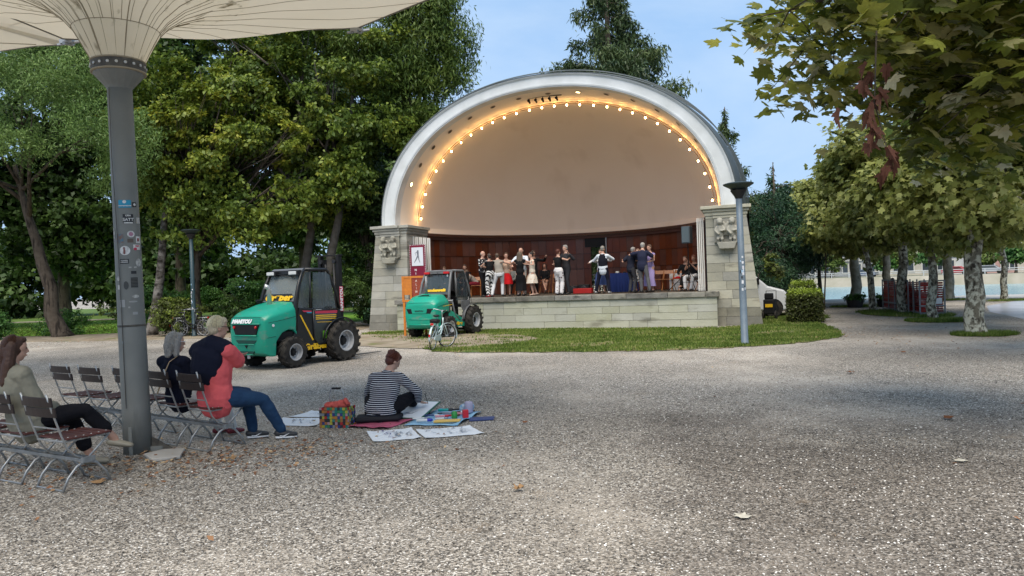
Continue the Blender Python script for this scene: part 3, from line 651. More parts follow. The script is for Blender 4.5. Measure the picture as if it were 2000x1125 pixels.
# blue table, red box, amplifiers
tb = empty('table', W(2.25, 3.5, FZ), -AL, 'table draped to the floor in dark blue cloth', 'table')
s = MB(); xs = [-.5+i*1.0/24 for i in range(25)]
for (xa, ya, xb, yb) in ((-.5, -.3, .5, -.3), (.5, -.3, .5, .3), (.5, .3, -.5, .3), (-.5, .3, -.5, -.3)):
    n_ = 24; v_ = []
    for i in range(n_+1):
        t = i/n_; px, py = xa+(xb-xa)*t, ya+(yb-ya)*t; w_ = .02*sin(i*1.9)+.012*sin(i*.7); ox, oy = (yb-ya), -(xb-xa); l_ = math.hypot(ox, oy)
        v_ += [(px, py, .74), (px+ox/l_*w_, py+oy/l_*w_, .35), (px+ox/l_*w_*1.8, py+oy/l_*w_*1.8, .012)]
    s.add(v_, [(3*i+j, 3*i+3+j, 3*i+4+j, 3*i+1+j) for i in range(n_) for j in (0, 1)])
s.box(-.5, .5, -.3, .3, .735, .75); s.build('tablecloth', mat('navy_blue_cloth', (.010, .022, .10), .85), tb, smooth=False)
for k, (x_, y_, w_, h_) in enumerate([(-.25, 0, .12, .07), (.02, .05, .09, .05)]):
    s = MB().box(x_-w_/2, x_+w_/2, y_-.08, y_+.08, 0, h_); tag(s.build('mixer', M_black if k else mat('pale_box', (.45, .45, .42), .6), bevel=.01, loc=W(2.25, 3.5, FZ+.75), rz=-AL), ['small pale box on the blue table', 'small black player on the blue table'][k], 'box')
def open_box(name, c, dx, dy, h, m, label, cat):
    s = MB().box(-dx, dx, -dy, dy, 0, .02); s.box(-dx, dx, -dy, -dy+.02, 0, h).box(-dx, dx, dy-.02, dy, 0, h).box(-dx, -dx+.02, -dy+.02, dy-.02, 0, h).box(dx-.02, dx, -dy+.02, dy-.02, 0, h)
    tag(s.build(name, m, loc=c, rz=-AL, bevel=.004), label, cat)
open_box('crate', W(.72, 3.0, FZ), .36, .22, .2, mat('red_plastic', (.42, .015, .012), .45), 'red box on the stage floor left of the doorway', 'box')
for k, (x_, h_) in enumerate([(-.35, .3), (.12, .34)]):
    s = MB().box(-.22, .22, -.18, .18, 0, h_); a_ = tag(s.build('amplifier', M_black, bevel=.02, loc=W(x_+.3, 4.6, FZ), rz=-AL), ['low black amplifier behind the man in the grey suit', 'taller black amplifier left of the red box'][k], 'amplifier')
    MB().lathe([(.1, 0), (.12, .01), (.09, .02)], 14, (0, -.20, h_/2), 'y').build('grille', M_iron, a_)
# loudspeaker on tripod
sp = empty('loudspeaker', W(4.86, 1.9, FZ), -AL-.4, 'dark grey loudspeaker raised on a tall pole', 'loudspeaker')
s = MB().prism([(-.17, -.16), (.17, -.16), (.12, .16), (-.12, .16)], 1.72, 2.34, 'xy'); s.build('cabinet', mat('speaker_grey', (.06, .075, .085), .6), sp, bevel=.02)
MB().box(-.14, .14, -.175, -.162, 1.76, 2.3).build('front_grille', mat('speaker_mesh', (.10, .13, .145), .7), sp)
MB().tube([(.15, .1, 2.25), (.32, .05, 2.2), (.36, 0, 2.0), (.2, 0, 1.85)], .008, 6).build('cable', M_black, sp)
ts = empty('speaker_stand', W(4.86, 1.9, FZ), -AL-.4, 'black tripod stand with splayed legs under the loudspeaker', 'tripod')
MB().tube([(0, 0, .3), (0, 0, 1.73)], .02, 8).build('pole', M_black, ts); MB().lathe([(.035, .58), (.04, .62), (.035, .68)], 10).build('collar', M_black, ts)
for k in range(3):
    a_ = radians(100+120*k); MB().tube([(0, 0, .72), (cos(a_)*.78, sin(a_)*.78, .015)], .014, 6).build('leg', M_black, ts); MB().tube([(0, 0, .32), (cos(a_)*.42, sin(a_)*.42, .33)], .009, 6).build('brace', M_black, ts)
# maroon banner with poster at the left end of the stage
bn = empty('banner', W(-5.2, .5, 0), -AL, 'tall maroon banner with white dotted border and a framed poster', 'banner')
M_mar = mat('maroon_fabric', (.17, .012, .035), .8); M_pw = mat('poster_paper', (.62, .64, .68), .7)
MB().box(-.34, .34, 0, .015, 1.18, 3.28).build('panel', M_mar, bn)
s = MB()
for z_ in [1.22+.07*i for i in range(30)]:
    for e in (-.315, .315): s.box(e-.012, e+.012, -.004, -.0005, z_, z_+.03)
for x_ in [-.28+.07*i for i in range(9)]: s.box(x_, x_+.03, -.004, -.0005, 3.25, 3.27)
o_ = s.build('border_marks', mat('banner_white', (.7, .66, .66), .8), bn)
po = MB().box(-.24, .24, -.012, -.0005, 2.46, 3.17).build('poster', M_pw, bn)
s = MB(); g_ = -.014
s.tube([(.03, g_, 3.06), (.02, g_, 2.98), (.03, g_, 2.84)], [.025, .045, .03], 6, r2=.001, side=(1, 0, 0)); s.tube([(.02, g_, 2.84), (-.07, g_, 2.68), (-.14, g_, 2.58)], [.03, .02, .008], 6, r2=.001, side=(1, 0, 0)); s.tube([(.04, g_, 2.84), (.06, g_, 2.7), (.10, g_, 2.58)], [.025, .018, .01], 6, r2=.001, side=(1, 0, 0)); s.tube([(.0, g_, 3.0), (-.09, g_, 2.95), (-.05, g_, 2.85)], [.012, .01, .006], 6, r2=.001, side=(1, 0, 0))
s.build('poster_print', mat('grey_ink', (.16, .17, .20), .8), po)
for z_, c_ in [(2.30, 'N'), (2.16, 'I'), (2.02, 'T'), (1.88, 'A'), (1.74, 'L'), (1.60, 'I'), (1.46, 'M')]: text(c_, .11, mat('banner_white', (), .8), bn, (-.09, -.006, z_), (pi/2, 0, 0)); 
# orange work cage standing behind the second forklift
oc = empty('work_platform', (-3.3, 24.9, 0), radians(-8), 'orange steel work cage with mesh side behind the second forklift', 'work platform'); oc.scale = (1, 1, .86)
M_or = mat('orange_paint', (.62, .20, .015), .5, n=(9, .2), c2=(.45, .14, .02))
s = MB(); s.box(-.40, -.33, 0, .06, 0, 1.35).box(.33, .40, 0, .06, 0, 1.35); s.build('post', M_or, oc)
for (x0_, x1_, z0_, z1_) in ((-.42, .42, 1.35, 1.43), (-.42, .42, 2.28, 2.36), (-.42, -.35, 1.43, 2.28), (.35, .42, 1.43, 2.28), (-.14, -.08, 1.43, 2.28)): MB().box(x0_, x1_, -.01, .06, z0_, z1_).build('frame_bar', M_or, oc)
MB().box(-.35, -.14, .0, .02, 1.62, 2.28).build('solid_panel', M_or, oc)
s = MB()
for i in range(12): s.box(-.08+i*.037, -.08+i*.037+.006, .02, .026, 1.43, 2.28)
for i in range(22): s.box(-.08, .35, .018, .024, 1.43+i*.04, 1.436+i*.04)
tag(s.build('mesh_panel', M_or, oc), kind='stuff')
# steps at the left end of the stage wall
s = MB()
# ================================================================== lamp post on the lawn
def lamp_post(loc, label, mpole, mhead, seed, lean=0, h=2.22+1.72):
    r = empty('street_lamp', loc, 0, label, 'street lamp'); r.rotation_euler = (0, lean, 0)
    MB().lathe([(.105, 0), (.10, .05), (.088, .06), (.082, 1.6), (.075, h-.38), (.05, h-.37)], 16).build('pole', mpole, r, smooth=True)
    MB().lathe([(.07, h-.40), (.08, h-.36), (.20, h-.17), (.17, h-.16), (.05, h-.35)], 16).build('lamp_cage', M_iron, r)
    for k in range(6):
        a_ = k*pi/3; MB().tube([(cos(a_)*.07, sin(a_)*.07, h-.38), (cos(a_)*.2, sin(a_)*.2, h-.12)], .01, 5).build('strut', M_iron, r)
    MB().lathe([(.04, h-.36), (.075, h-.3), (.11, h-.18), (.08, h-.16)], 14).build('glass', mat('lamp_glass', (.42, .45, .47), .25), r)
    MB().lathe([(.14, h-.16), (.36, h-.035), (.365, h-.01), (.30, h+.01), (.02, h+.025)], 28).build('shade', mhead, r, smooth=False)
    q = random.Random(seed); cols = [(.6, .62, .64), (.02, .02, .02), (.55, .56, .6), (.65, .66, .68), (.3, .45, .6)]
    for k in range(14):
        z_ = 1.05+q.uniform(0, 1.1)*1.0; w_ = q.uniform(.25, .55); a_ = radians(-100+q.uniform(-35, 40)); hh = q.uniform(.03, .085); s = MB(); v_ = []
        for j in range(5):
            t = a_+w_*(j/4-.5)*1.2; rr = .0855-.002*z_; v_ += [(cos(t)*rr, sin(t)*rr, z_), (cos(t)*rr, sin(t)*rr, z_+hh)]
        s.add(v_, [(2*j, 2*j+2, 2*j+3, 2*j+1) for j in range(4)]); c_ = cols[k % 5]; s.build('sticker', mat('sticker_%d' % (k % 5), c_, .6), r, fixn=False)
    return r
lamp_post((5.66, 18.11, 0), 'blue grey street lamp with flat dark shade and stickers before the right pier', mat('blue_grey_paint', (.105, .145, .185), .5, n=(5, .2), c2=(.14, .18, .215)), mat('dark_green_shade', (.022, .035, .036), .45), 3, lean=radians(-.6))
lamp_post((-12.6, 29.2, 0), 'dark street lamp with stickers in front of the park shrubs', mat('dark_teal_paint', (.022, .05, .06), .5), mat('dark_green_shade', (), .5), 9, h=4.2)

# ================================================================== umbrella canopy with its post
PX, PY = -4.14, 8.06
cpy = empty('canopy', (PX, PY, 0), 0, 'cream membrane canopy flaring out of a thick grey steel post with stickers', 'canopy'); cpy.rotation_euler = (0, radians(-.75), 0)
M_mem = mat('cream_membrane', (.68, .61, .48), .7, n=(.7, .3), c2=(.62, .55, .42), trans=.30)
M_memd = mat('stained_membrane', (.68, .61, .48), .7, n=(1.1, .25), c2=(.58, .51, .37), stain=((7, 7, 1.3), (.16, .13, .075), .565), trans=.30)
M_post = mat('grey_zinc_post', (.205, .21, .195), .6, .1, n=(3, .25), c2=(.15, .158, .148), bump=(30, .15), stain=((5, 5, 1.0), (.10, .11, .105), .60))
M_postl = mat('dark_collar', (.035, .033, .03), .6, n=(12, .2), c2=(.10, .09, .07))
M_seam = mat('seam', (.27, .23, .16), .8)
def postx(z): return .0022*z  # the post is nearly plumb
prof = [(.147, 0), (.141, .5), (.139, 1.4), (.136, 1.5), (.130, 2.6), (.124, 3.99)]
post = MB().lathe(prof, 32).build('post', M_post, cpy, smooth=True)
MB().lathe([(.142, 1.375), (.1445, 1.38), (.1445, 1.392), (.142, 1.397)], 32).build('weld_ring', M_postl, post)
MB().box(-.02, .02, -.152, -.12, 0, .30).box(.13, .28, -.02, .02, 0, .06).build('fin', M_post, post)
MB().prism([(.16, 0), (.42, 0), (.16, .16)], -.012, .012, 'xz').build('gusset', M_postl, post)
# cable on the post and flared collar
MB().tube([(-.045, -.133, 3.95), (-.05, -.139, 3.2), (-.035, -.142, 2.6), (-.03, -.144, 2.2), (-.028, -.145, 1.5), (-.03, -.147, .5)], .004, 5).build('cable', M_postl, cpy)
MB().lathe([(.124, 3.95), (.14, 3.98), (.252, 4.11), (.256, 4.14)], 16).build('collar_cone', M_post, cpy, smooth=False)
MB().lathe([(.256, 4.135), (.269, 4.14), (.269, 4.235), (.256, 4.24)], 32).build('collar', M_postl, cpy)
MB().lathe([(.264, 4.235), (.278, 4.24), (.276, 4.252), (.260, 4.254)], 32).lathe([(.264, 4.12), (.276, 4.125), (.276, 4.137), (.264, 4.14)], 32).build('collar_rim', mat('pale_rust', (.30, .26, .19), .8), cpy)
bolt = MB().lathe([(.016, 0), (.016, .01), (.006, .014)], 8).mesh('bolt', mat('bolt_steel', (.5, .5, .48), .4, .6))
for k in range(20):
    a_ = 2*pi*k/20+.1; o_ = link('bolt', bolt, cpy, (cos(a_)*.268, sin(a_)*.268, 4.188)); o_.rotation_euler = Vector((cos(a_), sin(a_), 0)).to_track_quat('Z', 'Y').to_euler()
# membrane: funnel profile blended into a polygonal rim
RIM = [(1.84, 3.98), (5.9, .9), (4.4, -4.2), (.0, -5.5), (-4.1, -4.0), (-3.75, -.1), (-2.82, 3.90)]
def rimpt(a):
    d = Vector((cos(a), sin(a))); best = 9
    for i in range(len(RIM)):
        p = Vector(RIM[i]); q_ = Vector(RIM[(i+1) % len(RIM)]); e = q_-p; den = d.x*e.y-d.y*e.x
        if abs(den) < 1e-9: continue
        t = (p.x*e.y-p.y*e.x)/den; s_ = (p.x*d.y-p.y*d.x)/den
        if t > 0 and -1e-6 <= s_ <= 1+1e-6: best = min(best, t*(1-.02*sin(pi*s_)))
    return best
PR = [(.262, 4.25), (.315, 4.36), (.365, 4.46), (.43, 4.58), (.52, 4.69), (.70, 4.83), (1.0, 4.97), (1.4, 5.08), (1.9, 5.24), (2.6, 5.42), (3.3, 5.6), (1e9, 5.9)]
NA = 128; rows = []
for a_i in range(NA):
    a_ = 2*pi*a_i/NA; Rm = rimpt(a_); row = []
    for i, (r_, z_) in enumerate(PR):
        if i == len(PR)-1: row.append((Rm, 5.90)); continue
        rr = min(r_, Rm*(.5+.4*i/len(PR))) if r_ > 1 else r_
        row.append((rr, z_ if r_ <= 1.05 else 5.9-(5.9-z_)*max(0, (Rm-rr)/(Rm-r_) if Rm > r_+.1 else 1)))
    rows.append(row)
# lower funnel (staves) and upper cloth
ST = 22
stv = []
for k in range(ST):
    a0_, a1_ = 2*pi*k/ST, 2*pi*(k+1)/ST; s = MB(); v_ = []
    for j in range(4):
        a_ = a0_+(a1_-a0_)*(.02+.96*j/3)
        for r_, z_ in PR[:4]: v_.append((cos(a_)*r_, sin(a_)*r_, z_))
        
    s.add(v_, [(4*j+i, 4*j+i+1, 4*j+i+5, 4*j+i+4) for j in range(3) for i in range(3)]); s.build('skirt_panel', M_memd, cpy, fixn=False)
NG = 16
for k in range(NG):
    s = MB(); n_ = NA//NG; v_ = []; L_ = len(PR)-3
    for j in range(n_+1):
        a_i = (k*n_+j) % NA; a_ = 2*pi*(k*n_+j)/NA
        for r_, z_ in rows[a_i][3:]: v_.append((cos(a_)*r_, sin(a_)*r_, z_+.002))
    L2 = 5; w2 = []
    for j in range(n_+1):
        for i in range(L2): w2.append(v_[L_*j+i])
    MB().add(w2, [(L2*j+i, L2*j+i+1, L2*(j+1)+i+1, L2*(j+1)+i) for j in range(n_) for i in range(L2-1)]).build('funnel_panel', M_memd, cpy, smooth=True, fixn=False)
    v_ = [v_[L_*j+i] for j in range(n_+1) for i in range(L2-1, L_)]; L_ -= L2-1
    s.add(v_, [(L_*j+i, L_*j+i+1, L_*(j+1)+i+1, L_*(j+1)+i) for j in range(n_) for i in range(L_-1)]); s.build('membrane_panel', M_mem if True else 0, cpy, smooth=True, fixn=False)
    L_ = len(PR)-3
    a_ = 2*pi*k*n_/NA; MB().tube([(cos(a_)*r_, sin(a_)*r_, z_-.006) for r_, z_ in rows[(k*n_) % NA][3:]], [.003]*L_, 4).build('seam', M_seam, cpy)
    a_ = 2*pi*(k+.5)*n_/NA; rw = rows[(k*n_+n_//2) % NA]; MB().tube([(cos(a_)*r_, sin(a_)*r_, z_-.004) for r_, z_ in rw[3:]], [.003]*L_, 4).build('seam', M_seam, cpy)
for k in range(ST):
    a_ = 2*pi*k/ST; w_ = [.002, .006, .0015, .003, .009, .002][k % 6]; MB().tube([(cos(a_)*r_*1.002, sin(a_)*r_*1.002, z_) for r_, z_ in PR[:7]], [w_*.5, w_, w_*1.2, w_, w_*.9, w_*.7, .003], 4).build('rib', M_seam, cpy)
s = MB(); pts = []
for a_i in range(NA+1): a_ = 2*pi*a_i/NA; pts.append((cos(a_)*.433, sin(a_)*.433, 4.582))
s.tube(pts, .004, 4); s.build('seam', M_seam, cpy)
edge = MB(); pts = []
for a_i in range(0, NA+1): a_ = 2*pi*a_i/NA; r_ = rimpt(a_); pts.append((cos(a_)*r_, sin(a_)*r_, 5.895))
edge.tube(pts, .014, 5); edge.build('edge_rope', mat('grey_rope', (.17, .16, .14), .7), cpy)
M_fit = mat('galvanised_fitting', (.34, .35, .36), .45, .7)
for i in (0, 6):
    x_, y_ = RIM[i]; s = MB(); s.box(x_-.10, x_+.10, y_-.05, y_+.05, 5.84, 5.90); s.tube([(x_-.16, y_, 5.83), (x_+.2, y_+.04, 5.88)], .022, 6); s.tube([(x_, y_-.1, 5.82), (x_+.04, y_+.1, 5.86)], .03, 6); s.build('corner_fitting', M_fit, cpy)
# stickers on the post: (px-z height, angle from facing camera, w, h, colour, shape, text)
ang0 = atan2(-PY, -PX)
def patch(parent, zc, off, w_, h_, m, rnd=False, r0=None, name='sticker'):
    r0 = (r0 or (.1425 if zc < 2 else .139))-.0035; s = MB(); v_ = []; K = 8
    if rnd:
        v_ = []
        for k in range(18):
            t = 2*pi*k/18; a_ = ang0+off+cos(t)*w_/2/r0; v_.append((cos(a_)*r0, sin(a_)*r0, zc+sin(t)*h_/2))
        s.add(v_, [tuple(range(18))])
    else:
        for k in range(K+1):
            a_ = ang0+off+(k/K-.5)*w_/r0; v_ += [(cos(a_)*r0, sin(a_)*r0, zc-h_/2), (cos(a_)*r0, sin(a_)*r0, zc+h_/2)]
        s.add(v_, [(2*k, 2*k+2, 2*k+3, 2*k+1) for k in range(K)])
    return s.build(name, m, parent, fixn=False)
def cyltext(body, size, m, parent, zc, off, r0=.1445, rot=0):
    r0 -= .0025
    a_ = ang0+off; n_ = Vector((cos(a_), sin(a_), 0)); R_ = n_.to_track_quat('Z', 'Y'); x_ = Vector((-sin(a_), cos(a_), 0)); M_ = Matrix((( x_.x, 0, n_.x), (x_.y, 0, n_.y), (x_.z, 1, 0)))
    if rot: M_ = M_ @ Matrix.Rotation(rot, 3, 'Z')
    text(body, size, m, parent, n_*r0+Vector((0, 0, zc)), M_.to_euler(), extrude=.0005, offset=.001)
def zpx(y): return 1.72+(575.5-y)/1444*7.95
Sb = mat('sticker_blue', (.01, .26, .42), .4); Sw = mat('sticker_white', (.68, .68, .66), .5, n=(40, .1), c2=(.5, .5, .48)); Sk = mat('sticker_black', (.012, .012, .014), .4); Sr = mat('sticker_red', (.50, .03, .07), .4); Sph = mat('sticker_photo', (.06, .16, .22), .4, n=(22, .15), c2=(.20, .09, .05)); Stn = mat('torn_paper', (.50, .50, .47), .9, n=(30, .1), c2=(.3, .3, .29)); Spk = mat('sticker_maroon', (.20, .03, .03), .5)
patch(cpy, zpx(398), -.06, .125, .083, Sb); patch(cpy, zpx(394), -.08, .036, .036, Sw, True, .1405); cyltext('BODENSEE FREUNDE', .013, Sw, cpy, zpx(402), -.06, .1425)
patch(cpy, zpx(399), .68, .05, .052, Sk); patch(cpy, zpx(399), .68, .03, .03, Sw, True, .1405)
patch(cpy, zpx(427), .14, .105, .10, Sk); cyltext('SATT', .045, Sw, cpy, zpx(429), .13, .1425); cyltext('ORA', .026, Sw, cpy, zpx(421), .13, .1425); patch(cpy, zpx(435), .14, .09, .012, Sw, r0=.141)
patch(cpy, zpx(430), 1.0, .06, .065, Stn); patch(cpy, zpx(465), -.6, .085, .095, Sph); patch(cpy, zpx(457), .28, .075, .072, Sw, True); patch(cpy, zpx(457), .28, .045, .045, mat('sticker_mauve', (.36, .17, .24), .5), True, .1405)
patch(cpy, zpx(470), .22, .06, .04, mat('rust_patch', (.13, .105, .09), .9)); patch(cpy, zpx(468), .86, .055, .075, Sw); patch(cpy, zpx(468), .86, .028, .035, Spk, r0=.1405)
patch(cpy, zpx(482.5), .72, .085, .055, Sw); patch(cpy, zpx(486), .56, .04, .03, Sr, True, .1405); cyltext('sangha', .02, Sr, cpy, zpx(480), .72, .1425)
patch(cpy, zpx(489), -.22, .105, .10, Sw, True); cyltext('PRINT', .026, Spk, cpy, zpx(489), -.24, .1425, pi/2)
patch(cpy, zpx(510), -.3, .092, .05, Sk); patch(cpy, zpx(510), -.3, .075, .026, Sw, r0=.141); cyltext('SLOGAN', .02, Sk, cpy, zpx(510), -.3, .1425)
patch(cpy, zpx(532), .34, .055, .032, Sk); patch(cpy, zpx(552), .36, .075, .11, mat('sticker_charcoal', (.03, .032, .034), .7, wave=('Z', 20, (.10, .105, .10), .6)))
for y_, o_, w_, h_, m_ in [(513, .8, .07, .09, Stn), (522, .1, .03, .015, Stn), (522, .5, .03, .015, Stn), (543, -.85, .04, .05, Stn), (560, -.85, .03, .05, Stn), (579, .4, .07, .035, Stn), (589, .2, .09, .02, mat('scuffed', (.30, .31, .31), .8)), (592, -.6, .06, .08, mat('scuffed', (), .8)), (600, -.1, .02, .02, Stn), (668, -.7, .02, .03, mat('pale_blue_dot', (.3, .5, .62), .6)), (455, -1.15, .03, .12, Stn), (557, -.25, .05, .09, mat('tar_smear', (.07, .075, .075), .8)), (612, .3, .05, .03, mat('scuffed', (), .8)), (690, .95, .02, .10, mat('tar_smear', (), .8))]:
    patch(cpy, zpx(y_), o_, w_, h_, m_, rnd=(int(y_) % 2 == 1))
# second canopy behind on the left: only its corner reaches into the picture
c2 = empty('canopy', (-13.2, 15.0, 0), 0, 'second cream canopy, its corner reaching in behind the first at top left', 'canopy')
def at_(px, py, Y):   # plan point on a sight line at distance Y (used for far placements)
    d = _f*1444+_rt*(px-1000)+_up*(562.5-py); return Vector((0, 0, 1.72))+d*(Y/d.y)
s = MB(); Z2 = 6.9; ct = [(-2.0, 6.0)]
K = [at_(124, 82, 15.0), at_(112, 88, 15), at_(70, 90, 15.6), at_(0, 100, 17.0), at_(-120, 116, 19), at_(-700, 100, 15), at_(-700, -200, 10), at_(0, -60, 11.5), at_(90, 0, 12.2), at_(108, 28, 13.2), at_(109, 45, 14.0), at_(112, 60, 14.5), at_(118, 70, 14.8)]
K = [p-Vector(c2.location) for p in K]; cen = at_(-250, 20, 15)-Vector(c2.location); cen.z += .35
s.add([cen]+K, [(0, i+1, (i+1) % len(K)+1) for i in range(len(K))]); s.build('membrane', M_mem, c2, fixn=False)
MB().tube(K+[K[0]], .016, 5).build('edge_rope', mat('grey_rope', (), .7), c2)
for e in ((0, 48, 108, 37), (0, 84, 70, 87)):
    a_ = at_(e[0], e[1], 15.2)-Vector(c2.location); b_ = at_(e[2], e[3], 13.6)-Vector(c2.location); MB().tube([a_-Vector((2, 0, .0)), a_, b_], .008, 4).build('seam', M_seam, c2)
cc = at_(128, 70, 14.6)-Vector(c2.location); MB().tube([at_(112, 38, 13.6)-Vector(c2.location), at_(114, 55, 14.2)-Vector(c2.location), at_(121, 66, 14.6)-Vector(c2.location), at_(136, 74, 15)-Vector(c2.location)], [.05, .06, .05, .02], 6).build('corner_strap', M_mem, c2)
cc = at_(142, 76, 15)-Vector(c2.location); MB().tube([cc-Vector((.12, 0, 0)), cc+Vector((.14, 0, .0))], .045, 7).tube([cc-Vector((.05, 0, .06)), cc+Vector((.12, 0, -.05))], .03, 6).build('corner_fitting', M_fit, c2)
MB().lathe([(.15, 0), (.14, 4.3), (.3, 4.6), (.5, 5.2)], 20, (-2.5, 0, 0)).build('post', M_post, c2, smooth=True)
sl = MB().prism([(-3.96, 7.82), (-3.74, 7.55), (-3.50, 7.66), (-3.62, 8.05), (-3.85, 8.02)], 0, .035, 'xy'); tag(sl.build('paving_slab', M_pave, bevel=.01), 'thin grey slab lying at the foot of the canopy post', 'slab')

# ================================================================== beer garden chairs joined by rails
M_steel = mat('galvanised_chair_steel', (.40, .41, .41), .42, .55, n=(12, .2), c2=(.26, .27, .27))
M_slatd = mat('dark_stained_slat', (.013, .007, .006), .55, n=(12, .2), c2=(.022, .012, .010))
M_slatr = mat('oxblood_slat', (.095, .020, .013), .5, n=(9, .25), c2=(.05, .013, .010))
M_railm = mat('grey_rail', (.27, .28, .285), .5, .5, n=(10, .2), c2=(.20, .21, .21))
def garden_chair():
    r = empty('garden_chair', (0, 0, 0))
    for e in (-1, 1):
        x_ = .2*e
        MB().tube([(x_, -.33, .88), (x_, -.285, .72), (x_, -.215, .50), (x_, -.17, .38), (x_, -.10, .30), (x_, -.01, .255), (x_, .04, .25)], .0125, 6, r2=.008).build('back_post', M_steel, r, smooth=True)
        MB().tube([(x_*.96, .23, .445), (x_*.96, .13, .35), (x_*.96, .0, .235)], .0115, 6, r2=.008).build('front_stay', M_steel, r, smooth=True)
        for k in (-1, 1):
            MB().tube([(x_*1.02, -.02*k, .25), (x_*1.02, .09*k, .20), (x_*1.02, .17*k, .11), (x_*1.02, .22*k, 0.0)], .0125, 6, r2=.008).build('leg', M_steel, r, smooth=True)
        MB().lathe([(.016, -.012), (.02, 0), (.016, .012)], 8, (x_, 0, .248), 'x').build('pivot', M_steel, r)
    MB().tube([(-.2, -.20, .44), (-.2, .22, .44), (.2, .22, .44), (.2, -.20, .44), (-.2, -.2, .44)], .009, 5).build('seat_frame', M_steel, r)
    MB().tube([(-.2, -.235, .56), (.2, -.235, .56)], .007, 5).build('cross_bar', M_steel, r); MB().tube([(-.2, .22, .012), (.2, .22, .012)], .009, 5).build('foot_bar', M_steel, r); MB().tube([(-.2, -.22, .012), (.2, -.22, .012)], .009, 5).build('foot_bar', M_steel, r)
    for k in range(6):
        y_ = -.18+k*.070; s = MB().box(-.225, .225, y_, y_+.058, .447+.006*abs(k-2.5)/2.5, .463+.006*abs(k-2.5)/2.5); sl_ = s.build('seat_slat', M_slatr, r, bevel=.004)
        s = MB()
        for e in (-.19, .19): s.ball((e, y_+.029, .466+.006*abs(k-2.5)/2.5), (.008, .008, .004), 6, 4)
        s.build('bolt_heads', mat('bolt_steel', (), .4), sl_)
    for z_, y_ in ((.765, -.306), (.67, -.278)):
        s = MB(); K_ = 6; v_ = []
        for i in range(K_+1):
            x_ = -.235+.47*i/K_; c_ = -.02*(1-(x_/.235)**2)
            for dy, dz in ((0, 0), (.016, -.003), (-.012, .082), (.004, .085)): v_.append((x_, y_+c_+dy, z_+dz))
        f_ = []
        for i in range(K_):
            a_ = 4*i; b_ = a_+4; f_ += [(a_, b_, b_+2, a_+2), (a_+1, a_+3, b_+3, b_+1), (a_, a_+1, b_+1, b_), (a_+2, b_+2, b_+3, a_+3)]
        f_ += [(0, 2, 3, 1), (4*K_, 4*K_+1, 4*K_+3, 4*K_+2)]; s.add(v_, f_); s.build('back_slat', M_slatd, r, bevel=.003)
    return r
gc0 = garden_chair(); ug = []
CH = [(-4.08, 6.78, -29, 'nearest empty garden chair, its red slatted seat in full view'), (-4.66, 7.10, -29, 'garden chair under the long haired woman at the left edge'), (-5.26, 7.43, -29, 'garden chair at the left edge of the picture beyond the long haired woman'),
      (-3.34, 8.21, -36, 'garden chair under the man in the coral shirt'), (-3.86, 8.58, -36, 'garden chair under the grey haired woman in navy'), (-4.48, 9.02, -36, 'empty garden chair half behind the canopy post'),
      (-5.05, 9.30, -32, 'empty garden chair left of the post, right one of the pair farther back'), (-5.60, 9.62, -32, 'empty garden chair beside the long haired woman, left one of the pair farther back')]
for x_, y_, a_, lb in CH: place(gc0, ug, (x_, y_, 0), radians(a_), lb, 'chair', 'slatted garden chairs of dark wood and grey steel')
for i, (a_, b_, ang, lb) in enumerate([((-4.08, 6.78), (-5.26, 7.43), -29, 'grey steel rail joining the nearest row of garden chairs'), ((-3.34, 8.21), (-5.60, 9.62), -34, 'grey steel rail joining the row of garden chairs at the post')]):
    r = empty('chair_rail', (a_[0], a_[1], 0), radians(ang), lb, 'rail', 'rails joining the garden chairs'); L_ = math.dist(a_, b_)
    for y_ in (-.045, .045): MB().box(-L_-.25, .245, y_-.012, y_+.012, .232, .262).build('bar', M_railm, r, bevel=.003)
    MB().box(.212, .242, -.06, .06, .222, .275).build('clamp', M_railm, r, bevel=.003)

# ================================================================== people
def ik(a, b_, l1, l2, hint):
    a, b_ = Vector(a), Vector(b_); d = b_-a; L_ = max(d.length, .02); mx_ = (l1+l2)*.998
    if L_ > mx_: b_ = a+d*(mx_/L_); L_ = mx_
    u = (b_-a).normalized(); x_ = (l1*l1-l2*l2+L_*L_)/(2*L_); h_ = math.sqrt(max(l1*l1-x_*x_, 0)); n_ = Vector(hint); n_ = n_-u*n_.dot(u)
    if n_.length < 1e-4: n_ = u.orthogonal()
    return a+u*x_+n_.normalized()*h_, b_
SKIN = dict(pale=(.50, .29, .21), tan=(.42, .23, .155), dark=(.30, .15, .10))
M_eye = mat('dark_eye', (.02, .015, .012), .3); M_lip = mat('lips', (.33, .10, .09), .5)
def smoothed(o, vox, it=4, fold=0., size=.12, dec=None):
    r = o.modifiers.new('r', 'REMESH'); r.mode = 'VOXEL'; r.voxel_size = vox; r.use_smooth_shade = True
    sm = o.modifiers.new('s', 'SMOOTH'); sm.factor = .5; sm.iterations = it
    if fold:
        tx_ = bpy.data.textures.get('folds%d' % int(size*1000)) or bpy.data.textures.new('folds%d' % int(size*1000), 'CLOUDS'); tx_.noise_scale = size; tx_.noise_depth = 2
        d = o.modifiers.new('d', 'DISPLACE'); d.texture = tx_; d.strength = fold; d.mid_level = .5; d.texture_coords = 'LOCAL'
